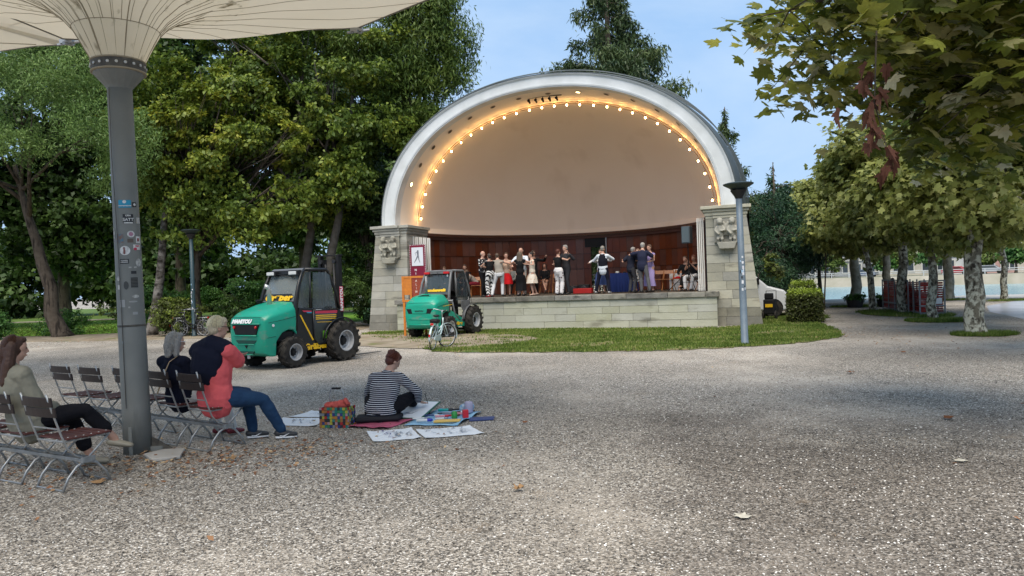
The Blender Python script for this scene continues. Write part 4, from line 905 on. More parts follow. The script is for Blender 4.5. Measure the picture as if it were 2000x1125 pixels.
def person(label, loc, rz, P, neck, head, hands, feet, top=None, bottom=None, hair=None, skin='pale', shoes=(.02, .02, .02), h=1.0, elbow=((-1, -.5, -.3), (1, -.5, -.3)), knee=((-.15, 1, .1), (.15, 1, .1)),
           look=(0, 1, 0), near=False, sx=(1, 0, 0), toes=None, group=None, fem=False, girth=1., handdir=(None, None), soles=None, shoulder=.175):
    """P pelvis, neck base, head centre, hands (wrist l, r), feet (ankle l, r); local x right, y forward"""
    vox = .0085 if near else .0155
    r = empty('person', loc, rz, label, 'person', group); r.scale = (h, h, h)
    P, neck, head = Vector(P), Vector(neck), Vector(head); sx = Vector(sx).normalized(); lk = Vector(look).normalized()
    up = (neck-P).normalized(); fwd = up.cross(sx)*-1 if up.cross(sx).y < 0 else up.cross(sx)
    sh = [neck-sx*shoulder-up*.055, neck+sx*shoulder-up*.055]; hp = [P-sx*.09, P+sx*.09]
    wr = []; el = []; an = []; kn = []
    for i in (0, 1):
        e, w_ = ik(sh[i], hands[i], .29, .26, elbow[i]); el.append(e); wr.append(w_); k_, a_ = ik(hp[i], feet[i], .43, .43, knee[i]); kn.append(k_); an.append(a_)
    if toes is None: toes = [(-.12, 1, 0), (.12, 1, 0)]
    toes = [Vector(t).normalized() for t in toes]; g_ = girth; ns = 14 if near else 10
    def torso(b_, d=0., lo=True, hipx=.165):
        pts = [P-up*.06, P+up*.02, P.lerp(neck, .28), P.lerp(neck, .60), neck-up*.09, neck-up*.02]
        rx = [hipx*.9*g_+d, hipx*g_+d, (.125 if fem else .14)*g_+d, .152*g_+d, .165+d, .075+d]; ry = [.105*g_+d, .115*g_+d, .095*g_+d, .112*g_+d, .085+d, .06+d]
        b_.caps(pts, rx, 16, 0, sx, ry)
        for i in (0, 1): b_.caps([neck-up*.05, sh[i]], [.055+d, .052+d], ns)
    def arm(b_, i, d=0., upto='wrist'):
        r_ = [.050, .044, .040, .036, .027] if not fem else [.044, .038, .034, .031, .024]
        if upto == 'wrist': b_.caps([sh[i], sh[i].lerp(el[i], .5), el[i]], [r_[0]+d, r_[1]+d, r_[2]+d], ns); b_.caps([el[i], el[i].lerp(wr[i], .35), wr[i]], [r_[2]+d, r_[3]+d, r_[4]+d], ns)
        elif upto == 'cuff': e_ = el[i].lerp(wr[i], .9); b_.caps([sh[i], sh[i].lerp(el[i], .5), el[i]], [r_[0]+d, r_[1]+d, r_[2]+d], ns); b_.caps([el[i], el[i].lerp(wr[i], .35), e_], [r_[2]+d, r_[3]+d, r_[4]+d], ns)
        else: e_ = sh[i].lerp(el[i], .68); b_.caps([sh[i], e_], [r_[0]+d, r_[1]+d*1.5], ns)
    def leg(b_, i, d=0., upto=1.):
        b_.caps([hp[i], hp[i].lerp(kn[i], .5), kn[i]], [.088*g_+d, .075*g_+d, .054+d], ns)
        if upto > 0: e_ = kn[i].lerp(an[i], upto); b_.caps([kn[i], kn[i].lerp(an[i], .3), e_], [.054+d, .056+d*1.2, (.036 if upto > .8 else .05)+d*1.6], ns)
    B = MB(); torso(B)
    for i in (0, 1):
        arm(B, i); leg(B, i)
        # hand: palm, thumb, four unequal bent fingers
        d = Vector(handdir[i]).normalized() if handdir[i] else (wr[i]-el[i]).normalized(); n_ = d.cross(Vector((0, 0, 1)));
        if n_.length < .1: n_ = d.cross(Vector((0, 1, 0)))
        n_.normalize(); c_ = d.cross(n_).normalized(); pm = wr[i]+d*.05; fr_ = .0088 if near else .011
        B.caps([wr[i], pm, wr[i]+d*.085], [.024, .034, .036], 8, 0, n_, [.018, .017, .014])
        for j, l_ in enumerate((.068, .078, .073, .056)):
            o_ = n_*((j-1.5)*.0205); s0 = wr[i]+d*.088+o_; m_ = s0+d*l_*.5-c_*.008+o_*.15; B.caps([s0-d*.02, m_, m_+d*l_*.42-c_*.022], [fr_, fr_*.95, fr_*.8], 6)
        s0 = wr[i]+d*.03+n_*.024; B.caps([s0, s0+d*.03+n_*.022-c_*.006, s0+d*.06+n_*.026-c_*.014], [.0115, .0105, .009], 6)
        # foot
        t = toes[i]; B.caps([an[i]-t*.04-Vector((0, 0, .035)), an[i]+t*.06-Vector((0, 0, .045)), an[i]+t*.145-Vector((0, 0, .06))], [.036, .038, .028], 8, 0, t.cross(Vector((0, 0, 1))), [.035, .032, .018]); B.caps([an[i], an[i]-Vector((0, 0, .03))], [.036, .036], 8)
    B.caps([neck-up*.05, neck.lerp(head, .4), head-lk*.01-Vector((0, 0, .05))], [.075, .058, .054], 12)
    for i in (0, 1): B.caps([neck.lerp(head, .22), neck.lerp(sh[i], .55)], [.045, .045], 10)
    # head with jaw, nose, ears
    ls = lk.cross(Vector((0, 0, 1))).normalized() if abs(lk.z) < .9 else Vector((1, 0, 0)); lu = ls.cross(lk).normalized()
    hM = Matrix(((ls.x, lk.x, lu.x, head.x), (ls.y, lk.y, lu.y, head.y), (ls.z, lk.z, lu.z, head.z), (0, 0, 0, 1)))
    B.M = hM; B.ball((0, -.008, .022), (.074, .094, .092), 16, 11); B.ball((0, .018, -.045), (.056, .066, .068), 12, 9); B.ball((0, .035, -.085), (.034, .04, .03), 10, 6)
    B.caps([(0, .086, .010), (0, .098, -.022)], [.009, .013], 8); B.ball((0, .082, -.058), (.024, .012, .010), 8, 5)
    for e in (-1, 1): B.ball((e*.075, -.006, -.008), (.012, .02, .031), 8, 6)
    B.M = None
    bo = B.build('body', mat('skin_'+skin, SKIN[skin], .55, n=(14, .2), c2=[c*.88 for c in SKIN[skin]]), r, fixn=False); smoothed(bo, vox, 3 if near else 2)
    for e in (-1, 1):
        E_ = MB(); E_.M = hM; E_.ball((e*.029, .083, .012), (.012, .007, .006), 8, 5); E_.build('eye', M_eye, r, True, fixn=False)
    E_ = MB(); E_.M = hM; E_.ball((0, .090, -.056), (.021, .007, .005), 8, 5); E_.build('mouth', M_lip, r, True, fixn=False)
    fo = .015 if near else .0; fs = .075
    if top:
        m_, sl_ = top[0], top[1]; d = top[2] if len(top) > 2 else .012; T = MB(); torso(T, d)
        if len(top) > 3: T.caps([P-up*.02, P-up*top[3]], [.160*g_+d, .152*g_+d], 14, 0, sx, [.112*g_+d, .108*g_+d])
        for i in (0, 1):
            if sl_ == 'long': arm(T, i, d, 'cuff')
            elif sl_ == 'short': arm(T, i, d+.004, 'short')
        smoothed(T.build('shirt', m_, r, fixn=False), vox, 4, fo, fs)
    if bottom:
        m_, ty = bottom[0], bottom[1]
        if ty in ('trousers', 'wide', 'crop'):
            d = .013 if ty != 'wide' else .026; T = MB(); T.caps([P+up*.06, P-up*.05], [.150*g_+d, .165*g_+d], 14, 0, sx, [.108*g_+d, .118*g_+d])
            for i in (0, 1): leg(T, i, d, .97 if ty != 'crop' else .66)
            smoothed(T.build('trousers', m_, r, fixn=False), vox, 3, fo, fs)
        elif ty in ('skirt', 'dress'):
            ln = bottom[2]; fl = bottom[3] if len(bottom) > 3 else .1; T = MB(); v_ = []; n_ = 30; rows_ = 9; kc = (kn[0]+kn[1])/2; ac = (an[0]+an[1])/2
            for i in range(rows_+1):
                t = i/rows_*ln; zc = P+up*(.08-.08*min(1, t*3)); c_ = zc if t <= 0 else (P.lerp(kc, min(1, t/.43)) if t < .43 else kc.lerp(ac, (t-.43)/.43))
                if i == 0: c_ = P+up*.10
                rx_ = .135+.055*min(1, t*5)+fl*t; ry_ = .10+.05*min(1, t*5)+fl*t
                for j in range(n_):
                    a_ = 2*pi*j/n_; w_ = 1+.10*t*1.3*sin(a_*6+i*.3)+.04*t*sin(a_*11); v_.append(c_+sx*cos(a_)*rx_*w_+Vector((0, 1, 0))*sin(a_)*ry_*w_)
            T.add(v_, [(i*n_+j, i*n_+(j+1) % n_, (i+1)*n_+(j+1) % n_, (i+1)*n_+j) for i in range(rows_) for j in range(n_)]); T.build('skirt', m_, r, smooth=True, fixn=False)
    if shoes:
        for i in (0, 1):
            T = MB(); t = toes[i]; q_ = t.cross(Vector((0, 0, 1))).normalized(); dn = Vector((0, 0, -1))
            T.caps([an[i]-t*.045+dn*.035, an[i]+t*.05+dn*.045, an[i]+t*.15+dn*.058], [.044, .047, .038], 12, 0, q_, [.040, .036, .024])
            sm_ = mat('shoe_%02d%02d%02d' % tuple(int(c*99) for c in shoes), shoes, .5)
            so = T.build('shoe', sm_, r, fixn=False); smoothed(so, .010 if near else .016, 2)
            if soles:
                T = MB(); T.caps([an[i]-t*.055+dn*.078, an[i]+t*.05+dn*.082, an[i]+t*.155+dn*.084], [.046, .049, .040], 12, 0, q_, [.016, .014, .012]); T.build('sole', soles, so, True, fixn=False)
    if hair:
        st, hc = hair[0], hair[1]; m_ = mat('hair_%02d%02d%02d' % tuple(int(c*99) for c in hc), hc, .55, n=(40, .25), c2=[c*.55 for c in hc], wave=('X', 26, [c*.65 for c in hc], .5, 3), spec=.35)
        T = MB(); T.M = hM
        if st != 'fringe_bald': T.ball((0, -.022, .038), (.084, .094, .090), 16, 10); T.ball((0, .035, .085), (.062, .045, .035), 10, 6)
        else:
            for e in (-1, 1): T.ball((e*.062, -.04, -.002), (.022, .045, .04), 10, 6)
            T.ball((0, -.085, -.005), (.06, .025, .045), 10, 6)
        if st == 'full': T.ball((0, -.045, -.01), (.079, .068, .075), 14, 8); T.ball((0, .01, .075), (.070, .08, .045), 12, 7)
        if st == 'bob':
            T.ball((0, -.03, .0), (.096, .092, .105), 14, 9)
            T.caps([(-.07, -.02, .03), (-.088, -.02, -.14)], [.04, .034], 10); T.caps([(.07, -.02, .03), (.088, -.02, -.14)], [.04, .034], 10); T.caps([(0, -.07, .03), (0, -.085, -.15)], [.085, .082], 12, 0, (1, 0, 0), [.045, .035])
        if st == 'long':
            T.ball((0, -.03, .0), (.092, .09, .10), 14, 9)
            for e in (-1, 0, 1): T.caps([(e*.06, -.04, .03), (e*.075, -.05, -.15), (e*.07, -.055, -.32), (e*.04, -.05, -.43)], [.052, .056, .052, .022], 10)
            T.caps([(-.03, -.07, 0), (-.03, -.08, -.28), (-.01, -.07, -.42)], [.05, .045, .02], 8); T.caps([(.035, -.07, 0), (.04, -.08, -.26), (.03, -.07, -.40)], [.05, .045, .02], 8)
        if st == 'bun':
            T.ball((0, -.045, -.01), (.078, .066, .072), 14, 8); T.ball((.005, -.10, .075), (.045, .04, .038), 10, 7); T.ball((-.02, -.09, .10), (.03, .03, .03), 8, 6); T.ball((.03, -.085, .105), (.025, .028, .03), 8, 6)
        if st == 'short': T.ball((0, -.05, -.015), (.070, .055, .055), 12, 8)
        if near:   # strands combed over the mass
            q = random.Random(len(bpy.data.objects)); T.M = None; S_ = MB(); S_.M = hM
            L_ = {'long': .42, 'bob': .13, 'full': .0, 'bun': .0}.get(st, 0)
            for _ in range(340 if L_ else 260):
                az = q.uniform(-2.5, 2.5); a0 = q.uniform(.05, .7); pts = []; w_ = .094 if L_ else .089; ew = q.uniform(.99, 1.05)
                for i in range(5):
                    ph = a0+(1.75-a0)*i/4; pts.append((sin(az)*sin(ph)*w_*ew, -cos(az)*sin(ph)*(w_+.008)*ew-.022, .022+cos(ph)*.108*ew))
                if L_:
                    x_, y_, z_ = pts[-1]; e_ = q.uniform(.7, 1.05); pts += [(x_*1.02, y_-.012, z_-L_*.3*e_), (x_*.98+q.uniform(-.01, .01), y_-.0*(L_ > .2), z_-L_*.65*e_), (x_*.75+q.uniform(-.02, .02), y_+.01*(L_ > .2), z_-L_*e_)]
                    if cos(az) < -.1: continue
                elif cos(az) < -.35: pts = pts[:2]
                S_.tube(pts, [.0028]*(len(pts)-1)+[.001], 3)
            S_.build('hair_strands', mat('strand_%02d%02d%02d' % tuple(int(c*99) for c in hc), [min(.8, c*1.35) for c in hc], .45, n=(60, .3), c2=[c*.6 for c in hc]), r, fixn=False)
        T.M = None; ho = T.build('hair', m_, r, fixn=False); smoothed(ho, .0075 if near else .013, 2, .007 if near else 0, .03)
        if st == 'beard_long': pass
    if len(hair or ()) > 2:
        hc = hair[2]; T = MB(); T.M = hM; T.ball((0, .055, -.085), (.05, .04, .05), 10, 7); T.M = None; smoothed(T.build('beard', mat('beard_%02d' % int(hc[0]*99), hc, .8), r, fixn=False), .012, 1)
    return r, dict(hM=hM, neck=neck, P=P, sh=sh, el=el, wr=wr, kn=kn, an=an, up=up, sx=sx)

def dash(name, m, r, mb, vox=.009, it=3, fold=.006): o = mb.build(name, m, r, fixn=False); smoothed(o, vox, it, fold, .09); return o
# --- near spectators
M_khaki = mat('khaki_jacket', (.235, .225, .175), .9, n=(9, .25), c2=(.19, .18, .14), bump=(120, .2))
M_blk = mat('black_cloth', (.006, .006, .009), .85, bump=(150, .2)); M_navy = mat('navy_cloth', (.006, .008, .020), .9, bump=(150, .25)); M_coral = mat('coral_polo', (.72, .125, .13), .85, n=(14, .2), c2=(.62, .10, .11), bump=(160, .2))
M_jeans = mat('blue_jeans', (.012, .035, .085), .85, n=(7, .25), c2=(.022, .06, .125), bump=(200, .25)); M_offw = mat('white_cloth', (.62, .62, .60), .85)
r1, i1 = person('long haired woman in khaki jacket sitting with crossed legs at the left edge', (-4.66, 7.10, 0), radians(-26), (0, -.04, .56), (-.04, -.16, 1.06), (-.03, -.10, 1.245), [(-.06, .20, .64), (.14, .16, .64)], [(.12, .50, .09), (.36, .60, .27)],
    top=(M_khaki, 'long', .034, .09), bottom=(M_blk, 'crop'), hair=('long', (.075, .035, .022)), shoes=(.24, .22, .17), near=True, fem=True, look=(.45, .88, -.12), knee=((.2, .4, 1), (.35, .3, 1)), toes=[(.6, .8, 0), (.75, .6, -.12)], girth=1.1, elbow=((-1, -.4, -.8), (.7, -.5, -1)))
r1.scale = (1.0, 1.0, 1.0)
r2, i2 = person('grey haired woman in navy top with a tan strap sitting by the post', (-3.86, 8.58, 0), radians(-24), (0, -.04, .54), (.02, -.15, 1.02), (.03, -.10, 1.19), [(-.06, .22, .64), (.16, .2, .64)], [(.10, .42, .09), (.30, .46, .09)],
    top=(M_navy, 'long', .022, .06), bottom=(M_offw, 'trousers'), hair=('bob', (.36, .345, .32)), shoes=(.16, .01, .02), near=True, fem=True, look=(.40, .9, -.08), h=.97, girth=1.1, knee=((.1, .4, 1), (.2, .3, 1)), elbow=((-.8, -.4, -1), (.8, -.4, -1)))
s = MB(); n2 = i2['neck']; s.tube([n2+Vector((.12, -.035, .02)), n2+Vector((.06, -.10, -.04)), n2+Vector((-.02, -.125, -.20)), n2+Vector((-.14, -.115, -.42))], [.012]*4, 5, r2=.003, side=(1, 0, .6)); s.build('bag_strap', mat('tan_strap', (.42, .30, .18), .7), r2)
T = MB(); T.M = i2['hM']; T.tube([(.079, -.02, .015), (.079, .08, .015)], .003, 5); T.tube([(.02, .098, .015), (.05, .096, .02), (.072, .085, .015)], .003, 5); T.build('glasses', mat('white_frame', (.6, .6, .62), .4), r2, fixn=False)
r3, i3 = person('fair haired man in coral polo shirt and jeans with arms folded', (-3.30, 8.22, 0), radians(-24), (0, -.05, .545), (.06, -.10, 1.10), (.08, -.05, 1.285), [(.05, .20, .95), (-.04, .235, .92)], [(.06, .42, .10), (.40, .50, .10)],
    top=(M_coral, 'short', .026, .09), bottom=(M_jeans, 'trousers'), hair=('full', (.66, .55, .38)), shoes=(.025, .025, .027), soles=mat('white_sole', (.7, .7, .7), .6), near=True, look=(.5, .86, -.1), h=1.03, girth=1.18, elbow=((-1, .1, -1.0), (1, .2, -.8)), handdir=((1, .05, .1), (-1, .05, .1)), knee=((.1, .4, 1), (.4, .3, 1)), toes=[(.75, .8, 0), (.85, .65, 0)], shoulder=.20)
n3, u3, x3 = i3['neck'], i3['up'], i3['sx']; T = MB()
T.caps([n3-u3*.0, n3-u3*.10+Vector((-.03, -.06, 0)), n3-u3*.26+Vector((-.05, -.085, 0)), n3-u3*.40+Vector((-.08, -.09, 0))], [.15, .215, .20, .16], 16, 0, x3, [.10, .105, .09, .05]); T.caps([n3-x3*.23-u3*.06+Vector((0, -.01, 0)), n3+Vector((0, -.02, .02)), n3+x3*.17-u3*.035], [.095, .105, .088], 14)
T.caps([n3-x3*.12+Vector((0, .0, -.03)), n3-x3*.06+Vector((0, .13, -.2))], [.05, .035], 8); T.caps([n3+x3*.12+Vector((0, .0, -.03)), n3+x3*.06+Vector((0, .13, -.2))], [.05, .035], 8)
dash('draped_sweater', M_navy, r3, T, .010, 4, .012)
T = MB(); T.M = i3['hM']; T.tube([(.079, -.02, .015), (.079, .085, .015)], .003, 5); T.tube([(.02, .10, .015), (.05, .098, .02), (.072, .088, .015)], .003, 5); T.build('glasses', M_iron, r3, fixn=False)
for i in (0, 1):   # white mark on the side of each shoe
    a_ = i3['an'][i]; t = Vector(((.75, .8, 0), (.85, .65, 0))[i]).normalized(); q_ = t.cross(Vector((0, 0, 1))); c_ = a_+q_*.048; s = MB()
    pts = [c_+t*-.02+Vector((0, 0, -.055)), c_+t*.02+Vector((0, 0, -.068)), c_+t*.085+Vector((0, 0, -.035))-q_*.006]; s.tube(pts, [.003, .009, .001], 5, side=(0, 0, 1), r2=.004); s.build('shoe_mark', mat('white_sole', (), .6), r3)
# --- artist on the ground, seen from behind
M_str = mat('striped_jersey', (.014, .018, .032), .9, wave=('Z', 12.6, (.62, .63, .66), .80, .35), bump=(150, .15))
r4, i4 = person('woman in navy and white striped top sitting on the ground drawing', (-1.72, 9.42, 0), radians(-14), (0, -.02, .135), (.07, .08, .595), (.12, .16, .745), [(-.10, .36, .22), (.36, .38, .20)], [(-.12, .62, .06), (.16, .66, .06)],
    top=(M_str, 'long', .022, .06), bottom=(M_blk, 'trousers'), hair=('bun', (.12, .035, .022)), shoes=(.02, .02, .02), near=True, fem=True, look=(.55, .65, -.6), knee=((-.55, .7, .5), (.5, .7, .35)), elbow=((-1, -.1, -.5), (1, -.4, -.1)), handdir=(None, (.4, .75, -.45)), girth=1.2, shoulder=.185)
s = MB(); w4 = i4['wr'][1]; s.tube([w4+Vector((.06, .09, .08)), w4+Vector((.08, .13, -.06))], .005, 6); tag(s.build('crayon', mat('crayon_dark', (.03, .03, .03), .5), loc=(-1.72, 9.42, 0), rz=radians(-14)), 'dark crayon held upright in the artist\'s hand', 'crayon')

# --- dancers and sitters on the stage.  stage(label, x, y, facing degrees, ...)
def cl(n_, c, **k): return mat(n_, c, .85, **k)
def stand(label, x, y, face, P=(0, 0, .93), neck=(0, 0, 1.43), head=(0, .03, 1.62), hands=((-.25, .05, .85), (.25, .05, .85)), feet=((-.10, 0, .085), (.10, .03, .085)), **k):
    k.setdefault('group', 'dancers on the stage'); return person(label, W(x, y, FZ), -AL+radians(face), P, neck, head, hands, feet, **k)
def sit(label, x, y, face, hands=((-.12, .3, .6), (.12, .3, .6)), feet=((-.10, .42, .085), (.12, .45, .085)), neck=(0, -.06, .99), head=(0, .0, 1.19), **k):
    k.setdefault('group', 'people sitting on the stage'); return person(label, W(x, y, FZ), -AL+radians(face), (0, -.03, .53), neck, head, hands, feet, knee=((-.2, .3, 1), (.2, .3, 1)), **k)
GR = (.30, .29, .28)
stand('bald man in black and white print shirt dancing with a woman in patterned trousers', -2.82, 1.25, -110, hands=((-.18, .50, 1.30), (.08, .34, 1.08)), top=(mat('print_shirt', (.015, .015, .018), .8, chk=(13, (.62, .62, .60), .33)), 'short', .02, .06), bottom=(cl('black_trousers', (.006, .006, .007)), 'trousers'), hair=('fringe_bald', (.35, .33, .3)), elbow=((-1, -.2, -.4), (1, -.3, -.3)), h=1.02, girth=1.05)
stand('woman in black top and zigzag trousers with red shoes, her back half turned', -2.42, .95, 50, neck=(0, .02, 1.43), hands=((-.12, .46, 1.22), (.40, .34, 1.42)), top=(cl('black_top', (.006, .006, .007)), 'none', .012), bottom=(mat('zigzag_print', (.62, .61, .58), .8, wave=('DIAGONAL', 4.5, (.02, .02, .022), .5, 3)), 'wide'), hair=('full', (.06, .04, .03)), shoes=(.42, .008, .015), fem=True, h=.95)
stand('man in taupe shirt and white trousers leaning into his partner', -2.12, 1.15, 20, P=(0, -.05, .90), neck=(-.04, .08, 1.38), head=(-.06, .16, 1.54), hands=((-.25, .42, 1.2), (.30, .34, 1.30)), feet=((-.30, -.10, .085), (.10, .08, .085)), top=(cl('taupe_shirt', (.25, .225, .19)), 'none', .018, .05), bottom=(cl('white_trousers', (.60, .60, .60)), 'trousers'), hair=('short', (.10, .07, .05)), h=1.0)
stand('woman with glasses in a red skirt dancing with the man in white trousers', -1.98, 1.62, -160, hands=((-.30, .36, 1.30), (.26, .40, 1.32)), top=(cl('beige_top', (.50, .36, .27)), 'none', .010), bottom=(cl('red_skirt', (.50, .008, .012)), 'skirt', .46, .10), hair=('short', (.10, .055, .03)), fem=True, h=.97)
stand('bald bearded man in white T-shirt embracing a woman in a long black dress', -1.36, 1.60, 175, hands=((-.10, .36, 1.12), (.20, .38, 1.08)), top=(cl('white_tshirt', (.55, .60, .66)), 'short', .02, .06), bottom=(cl('cream_trousers', (.50, .47, .42)), 'trousers'), hair=('fringe_bald', (.4, .36, .3), (.20, .13, .09)), h=1.06, girth=1.12, shoulder=.2)
stand('woman with long grey brown hair in a long black dress, seen from behind', -1.30, 1.20, 4, hands=((-.26, .36, 1.32), (.26, .36, 1.32)), top=(cl('black_top', ()), 'none', .014), bottom=(cl('black_dress', (.005, .005, .006)), 'dress', .74, .03), hair=('long', (.14, .105, .075)), shoes=(.02, .02, .02), fem=True, h=.97)
stand('woman in a short cream dress dancing at arm\'s length with one hand raised', -.90, 1.45, 120, hands=((-.35, .30, 1.25), (.32, .10, 1.46)), feet=((-.05, .0, .085), (.10, -.18, .10)), top=(cl('cream_top', (.62, .55, .45)), 'none', .012), bottom=(mat('cream_print_dress', (.62, .55, .46), .85, chk=(9, (.50, .24, .13), .18)), 'dress', .44, .22), hair=('bun', (.025, .018, .015)), shoes=(.45, .30, .22), fem=True, h=.95, elbow=((-1, -.2, -.6), (1, -.3, -1)))
stand('dark dressed man half hidden behind the woman in the cream dress', -1.05, 2.15, -150, hands=((-.45, .20, 1.45), (.20, .35, 1.2)), top=(cl('black_shirt', (.007, .007, .008)), 'long', .016, .05), bottom=(cl('black_trousers', ()), 'trousers'), hair=('short', (.06, .04, .03)), h=1.0)
stand('woman with red brown hair in black top and floral white trousers, back turned', .20, 1.15, -25, hands=((-.20, .34, 1.05), (.36, .22, 1.36)), top=(cl('black_top', ()), 'none', .014), bottom=(mat('floral_trousers', (.64, .61, .60), .85, chk=(9, (.10, .05, .06), .26)), 'wide'), hair=('short', (.12, .035, .025)), fem=True, h=.98)
stand('silver haired man in a grey suit leading a woman in floral trousers', .42, 1.50, 145, hands=((-.42, .22, 1.40), (.22, .36, 1.10)), top=(cl('grey_suit', (.03, .03, .034)), 'long', .022, .12), bottom=(cl('grey_suit', ()), 'trousers'), hair=('short', (.33, .31, .29)), h=1.07, elbow=((-1, -.1, -.8), (1, -.2, -.3)))
stand('grey haired man in black waistcoat over a long white shirt, seen from behind', 1.83, 1.40, -6, hands=((-.26, .36, 1.16), (.12, .36, 1.30)), feet=((-.30, .0, .085), (.20, .03, .085)), top=(cl('white_shirt', (.58, .62, .66)), 'long', .018, .14), bottom=(cl('navy_trousers', (.007, .008, .018)), 'trousers'), hair=('short', (.30, .28, .25)), h=1.01, shoes=(.35, .34, .33))
T = MB(); wv = [o for o in bpy.data.objects if o.get('label', '').startswith('grey haired man in black waistcoat')][0]
T.caps([(0, 0, 1.0), (0, 0, 1.2), (0, 0, 1.36)], [.168, .178, .17], 16, 0, (1, 0, 0), [.130, .138, .105]); dash('waistcoat', cl('black_waistcoat', (.006, .007, .013)), wv, T, .014, 3, 0)
stand('woman almost hidden in front of the man in the waistcoat', 1.66, 1.95, 170, hands=((-.30, .30, 1.30), (.42, .2, 1.22)), top=(cl('white_blouse', (.55, .56, .58)), 'long', .014), bottom=(cl('blue_skirt', (.05, .08, .2)), 'skirt', .6, .12), hair=('short', (.12, .09, .07)), fem=True, h=.95)
stand('grey haired man in navy polo with his left arm stretched out, back turned', 2.82, 1.65, -40, P=(0, -.02, .92), neck=(0, .05, 1.42), head=(.02, .12, 1.59), hands=((-.50, .05, 1.22), (.18, .40, 1.15)), top=(cl('navy_polo', (.014, .016, .028)), 'short', .02, .06), bottom=(cl('charcoal_trousers', (.045, .045, .05)), 'trousers'), hair=('short', (.34, .32, .29)), h=.98, elbow=((-1, -.3, -.7), (1, -.2, -.4)))
stand('woman with black and white skirt between the two men in navy shirts', 3.02, 2.15, 160, hands=((-.2, .4, 1.25), (.2, .4, 1.2)), top=(cl('black_top', ()), 'none', .012), bottom=(mat('spotted_skirt', (.6, .6, .58), .85, chk=(10, (.012, .012, .013), .3)), 'skirt', .5, .08), hair=('short', (.35, .22, .16)), fem=True, h=.93)
stand('white haired man in dark blue polo and grey trousers, his back to the audience', 3.28, 1.30, -12, P=(0, 0, .94), neck=(0, .05, 1.44), head=(.0, .12, 1.62), hands=((-.36, .25, 1.32), (.20, .36, 1.15)), feet=((-.05, 0, .085), (.26, -.04, .085)), top=(cl('dark_blue_polo', (.015, .018, .04)), 'short', .02, .08), bottom=(cl('grey_trousers', (.09, .09, .092)), 'trousers'), hair=('short', (.42, .40, .37)), h=1.04, girth=1.06, elbow=((-1, -.2, -.2), (1, -.2, -.3)))
stand('woman in lilac dress with her arm across her partner\'s shoulder', 3.50, 1.78, 150, hands=((-.12, .34, 1.10), (.22, .46, 1.40)), top=(cl('lilac_top', (.27, .22, .42)), 'none', .012), bottom=(cl('lilac_dress', (.33, .27, .50)), 'dress', .72, .05), hair=('short', (.16, .10, .07)), fem=True, h=1.0)
sit('person sitting at the far left, only the head above the forklift roof', -5.6, 4.0, 190, top=(cl('black_shirt', ()), 'long', .016), bottom=(cl('black_trousers', ()), 'trousers'), hair=('short', (.28, .2, .12)))
sit('man in dark suit with white collar sitting beside the forklift cab', -4.45, 3.5, 185, top=(cl('black_shirt', ()), 'long', .02, .06), bottom=(cl('black_trousers', ()), 'trousers'), hair=('short', (.08, .05, .04)), h=1.03)
sit('woman in dark red trousers bending forward on her chair', -3.9, 3.3, 110, neck=(0, .25, .86), head=(0, .38, 1.0), hands=((-.1, .5, .35), (.14, .5, .38)), top=(cl('taupe_blouse', (.24, .21, .18)), 'long', .016), bottom=(cl('dark_red_trousers', (.12, .008, .016)), 'crop'), hair=('short', (.13, .08, .05)), fem=True)
sit('bald man in a grey sweater sitting behind the red skirt', -2.73, 4.5, 180, top=(cl('grey_sweater', (.17, .175, .165)), 'long', .024), bottom=(cl('black_trousers', ()), 'trousers'), hair=('fringe_bald', (.3, .28, .25)))
sit('woman in black with bare crossed legs sitting by the back wall', -1.51, 5.5, 188, hands=((-.05, .30, .62), (.08, .28, .60)), feet=((-.05, .46, .085), (-.10, .62, .16)), top=(cl('black_shirt', ()), 'long', .016), bottom=(cl('black_skirt', (.012, .012, .013)), 'skirt', .36, .05), hair=('bob', (.05, .025, .02)), fem=True, skin='tan')
sit('woman in white trousers with bare arms by the right shutter', 5.0, 2.5, 155, hands=((-.08, .28, .95), (.12, .25, 1.0)), top=(cl('black_top', ()), 'none', .012), bottom=(cl('white_trousers', ()), 'trousers'), hair=('short', (.30, .13, .09)), skin='tan', fem=True, elbow=((-.6, 0, -1), (.6, 0, -1)))
sit('person in black with long crossed legs beside the speaker stand', 4.62, 3.4, 160, feet=((-.05, .52, .085), (-.15, .75, .2)), top=(cl('black_shirt', ()), 'long', .018), bottom=(cl('black_trousers', ()), 'trousers'), hair=('short', (.10, .07, .05)), shoes=(.5, .3, .22))
# people resting beyond the slatted frames
person('dark haired person in pale top sitting beyond the red slatted frames, left', (17.25, 33.5, 0), radians(-30), (0, -.03, .53), (0, -.06, .99), (0, 0, 1.19), [(-.12, .3, .6), (.12, .3, .6)], [(-.1, .42, .085), (.12, .45, .085)], top=(cl('pale_grey_top', (.45, .46, .46)), 'short', .018), bottom=(cl('navy_trousers', ()), 'trousers'), hair=('short', (.03, .02, .018)), knee=((-.2, .3, 1), (.2, .3, 1)), group='people sitting by the river')
person('dark haired person in dark top sitting beyond the red slatted frames, right', (17.45, 32.9, 0), radians(-30), (0, -.03, .53), (0, -.06, 1.02), (0, 0, 1.23), [(-.12, .3, .6), (.12, .3, .6)], [(-.1, .42, .085), (.12, .45, .085)], top=(cl('black_shirt', ()), 'short', .018), bottom=(cl('black_trousers', ()), 'trousers'), hair=('bob', (.03, .02, .02)), knee=((-.2, .3, 1), (.2, .3, 1)), fem=True, group='people sitting by the river')

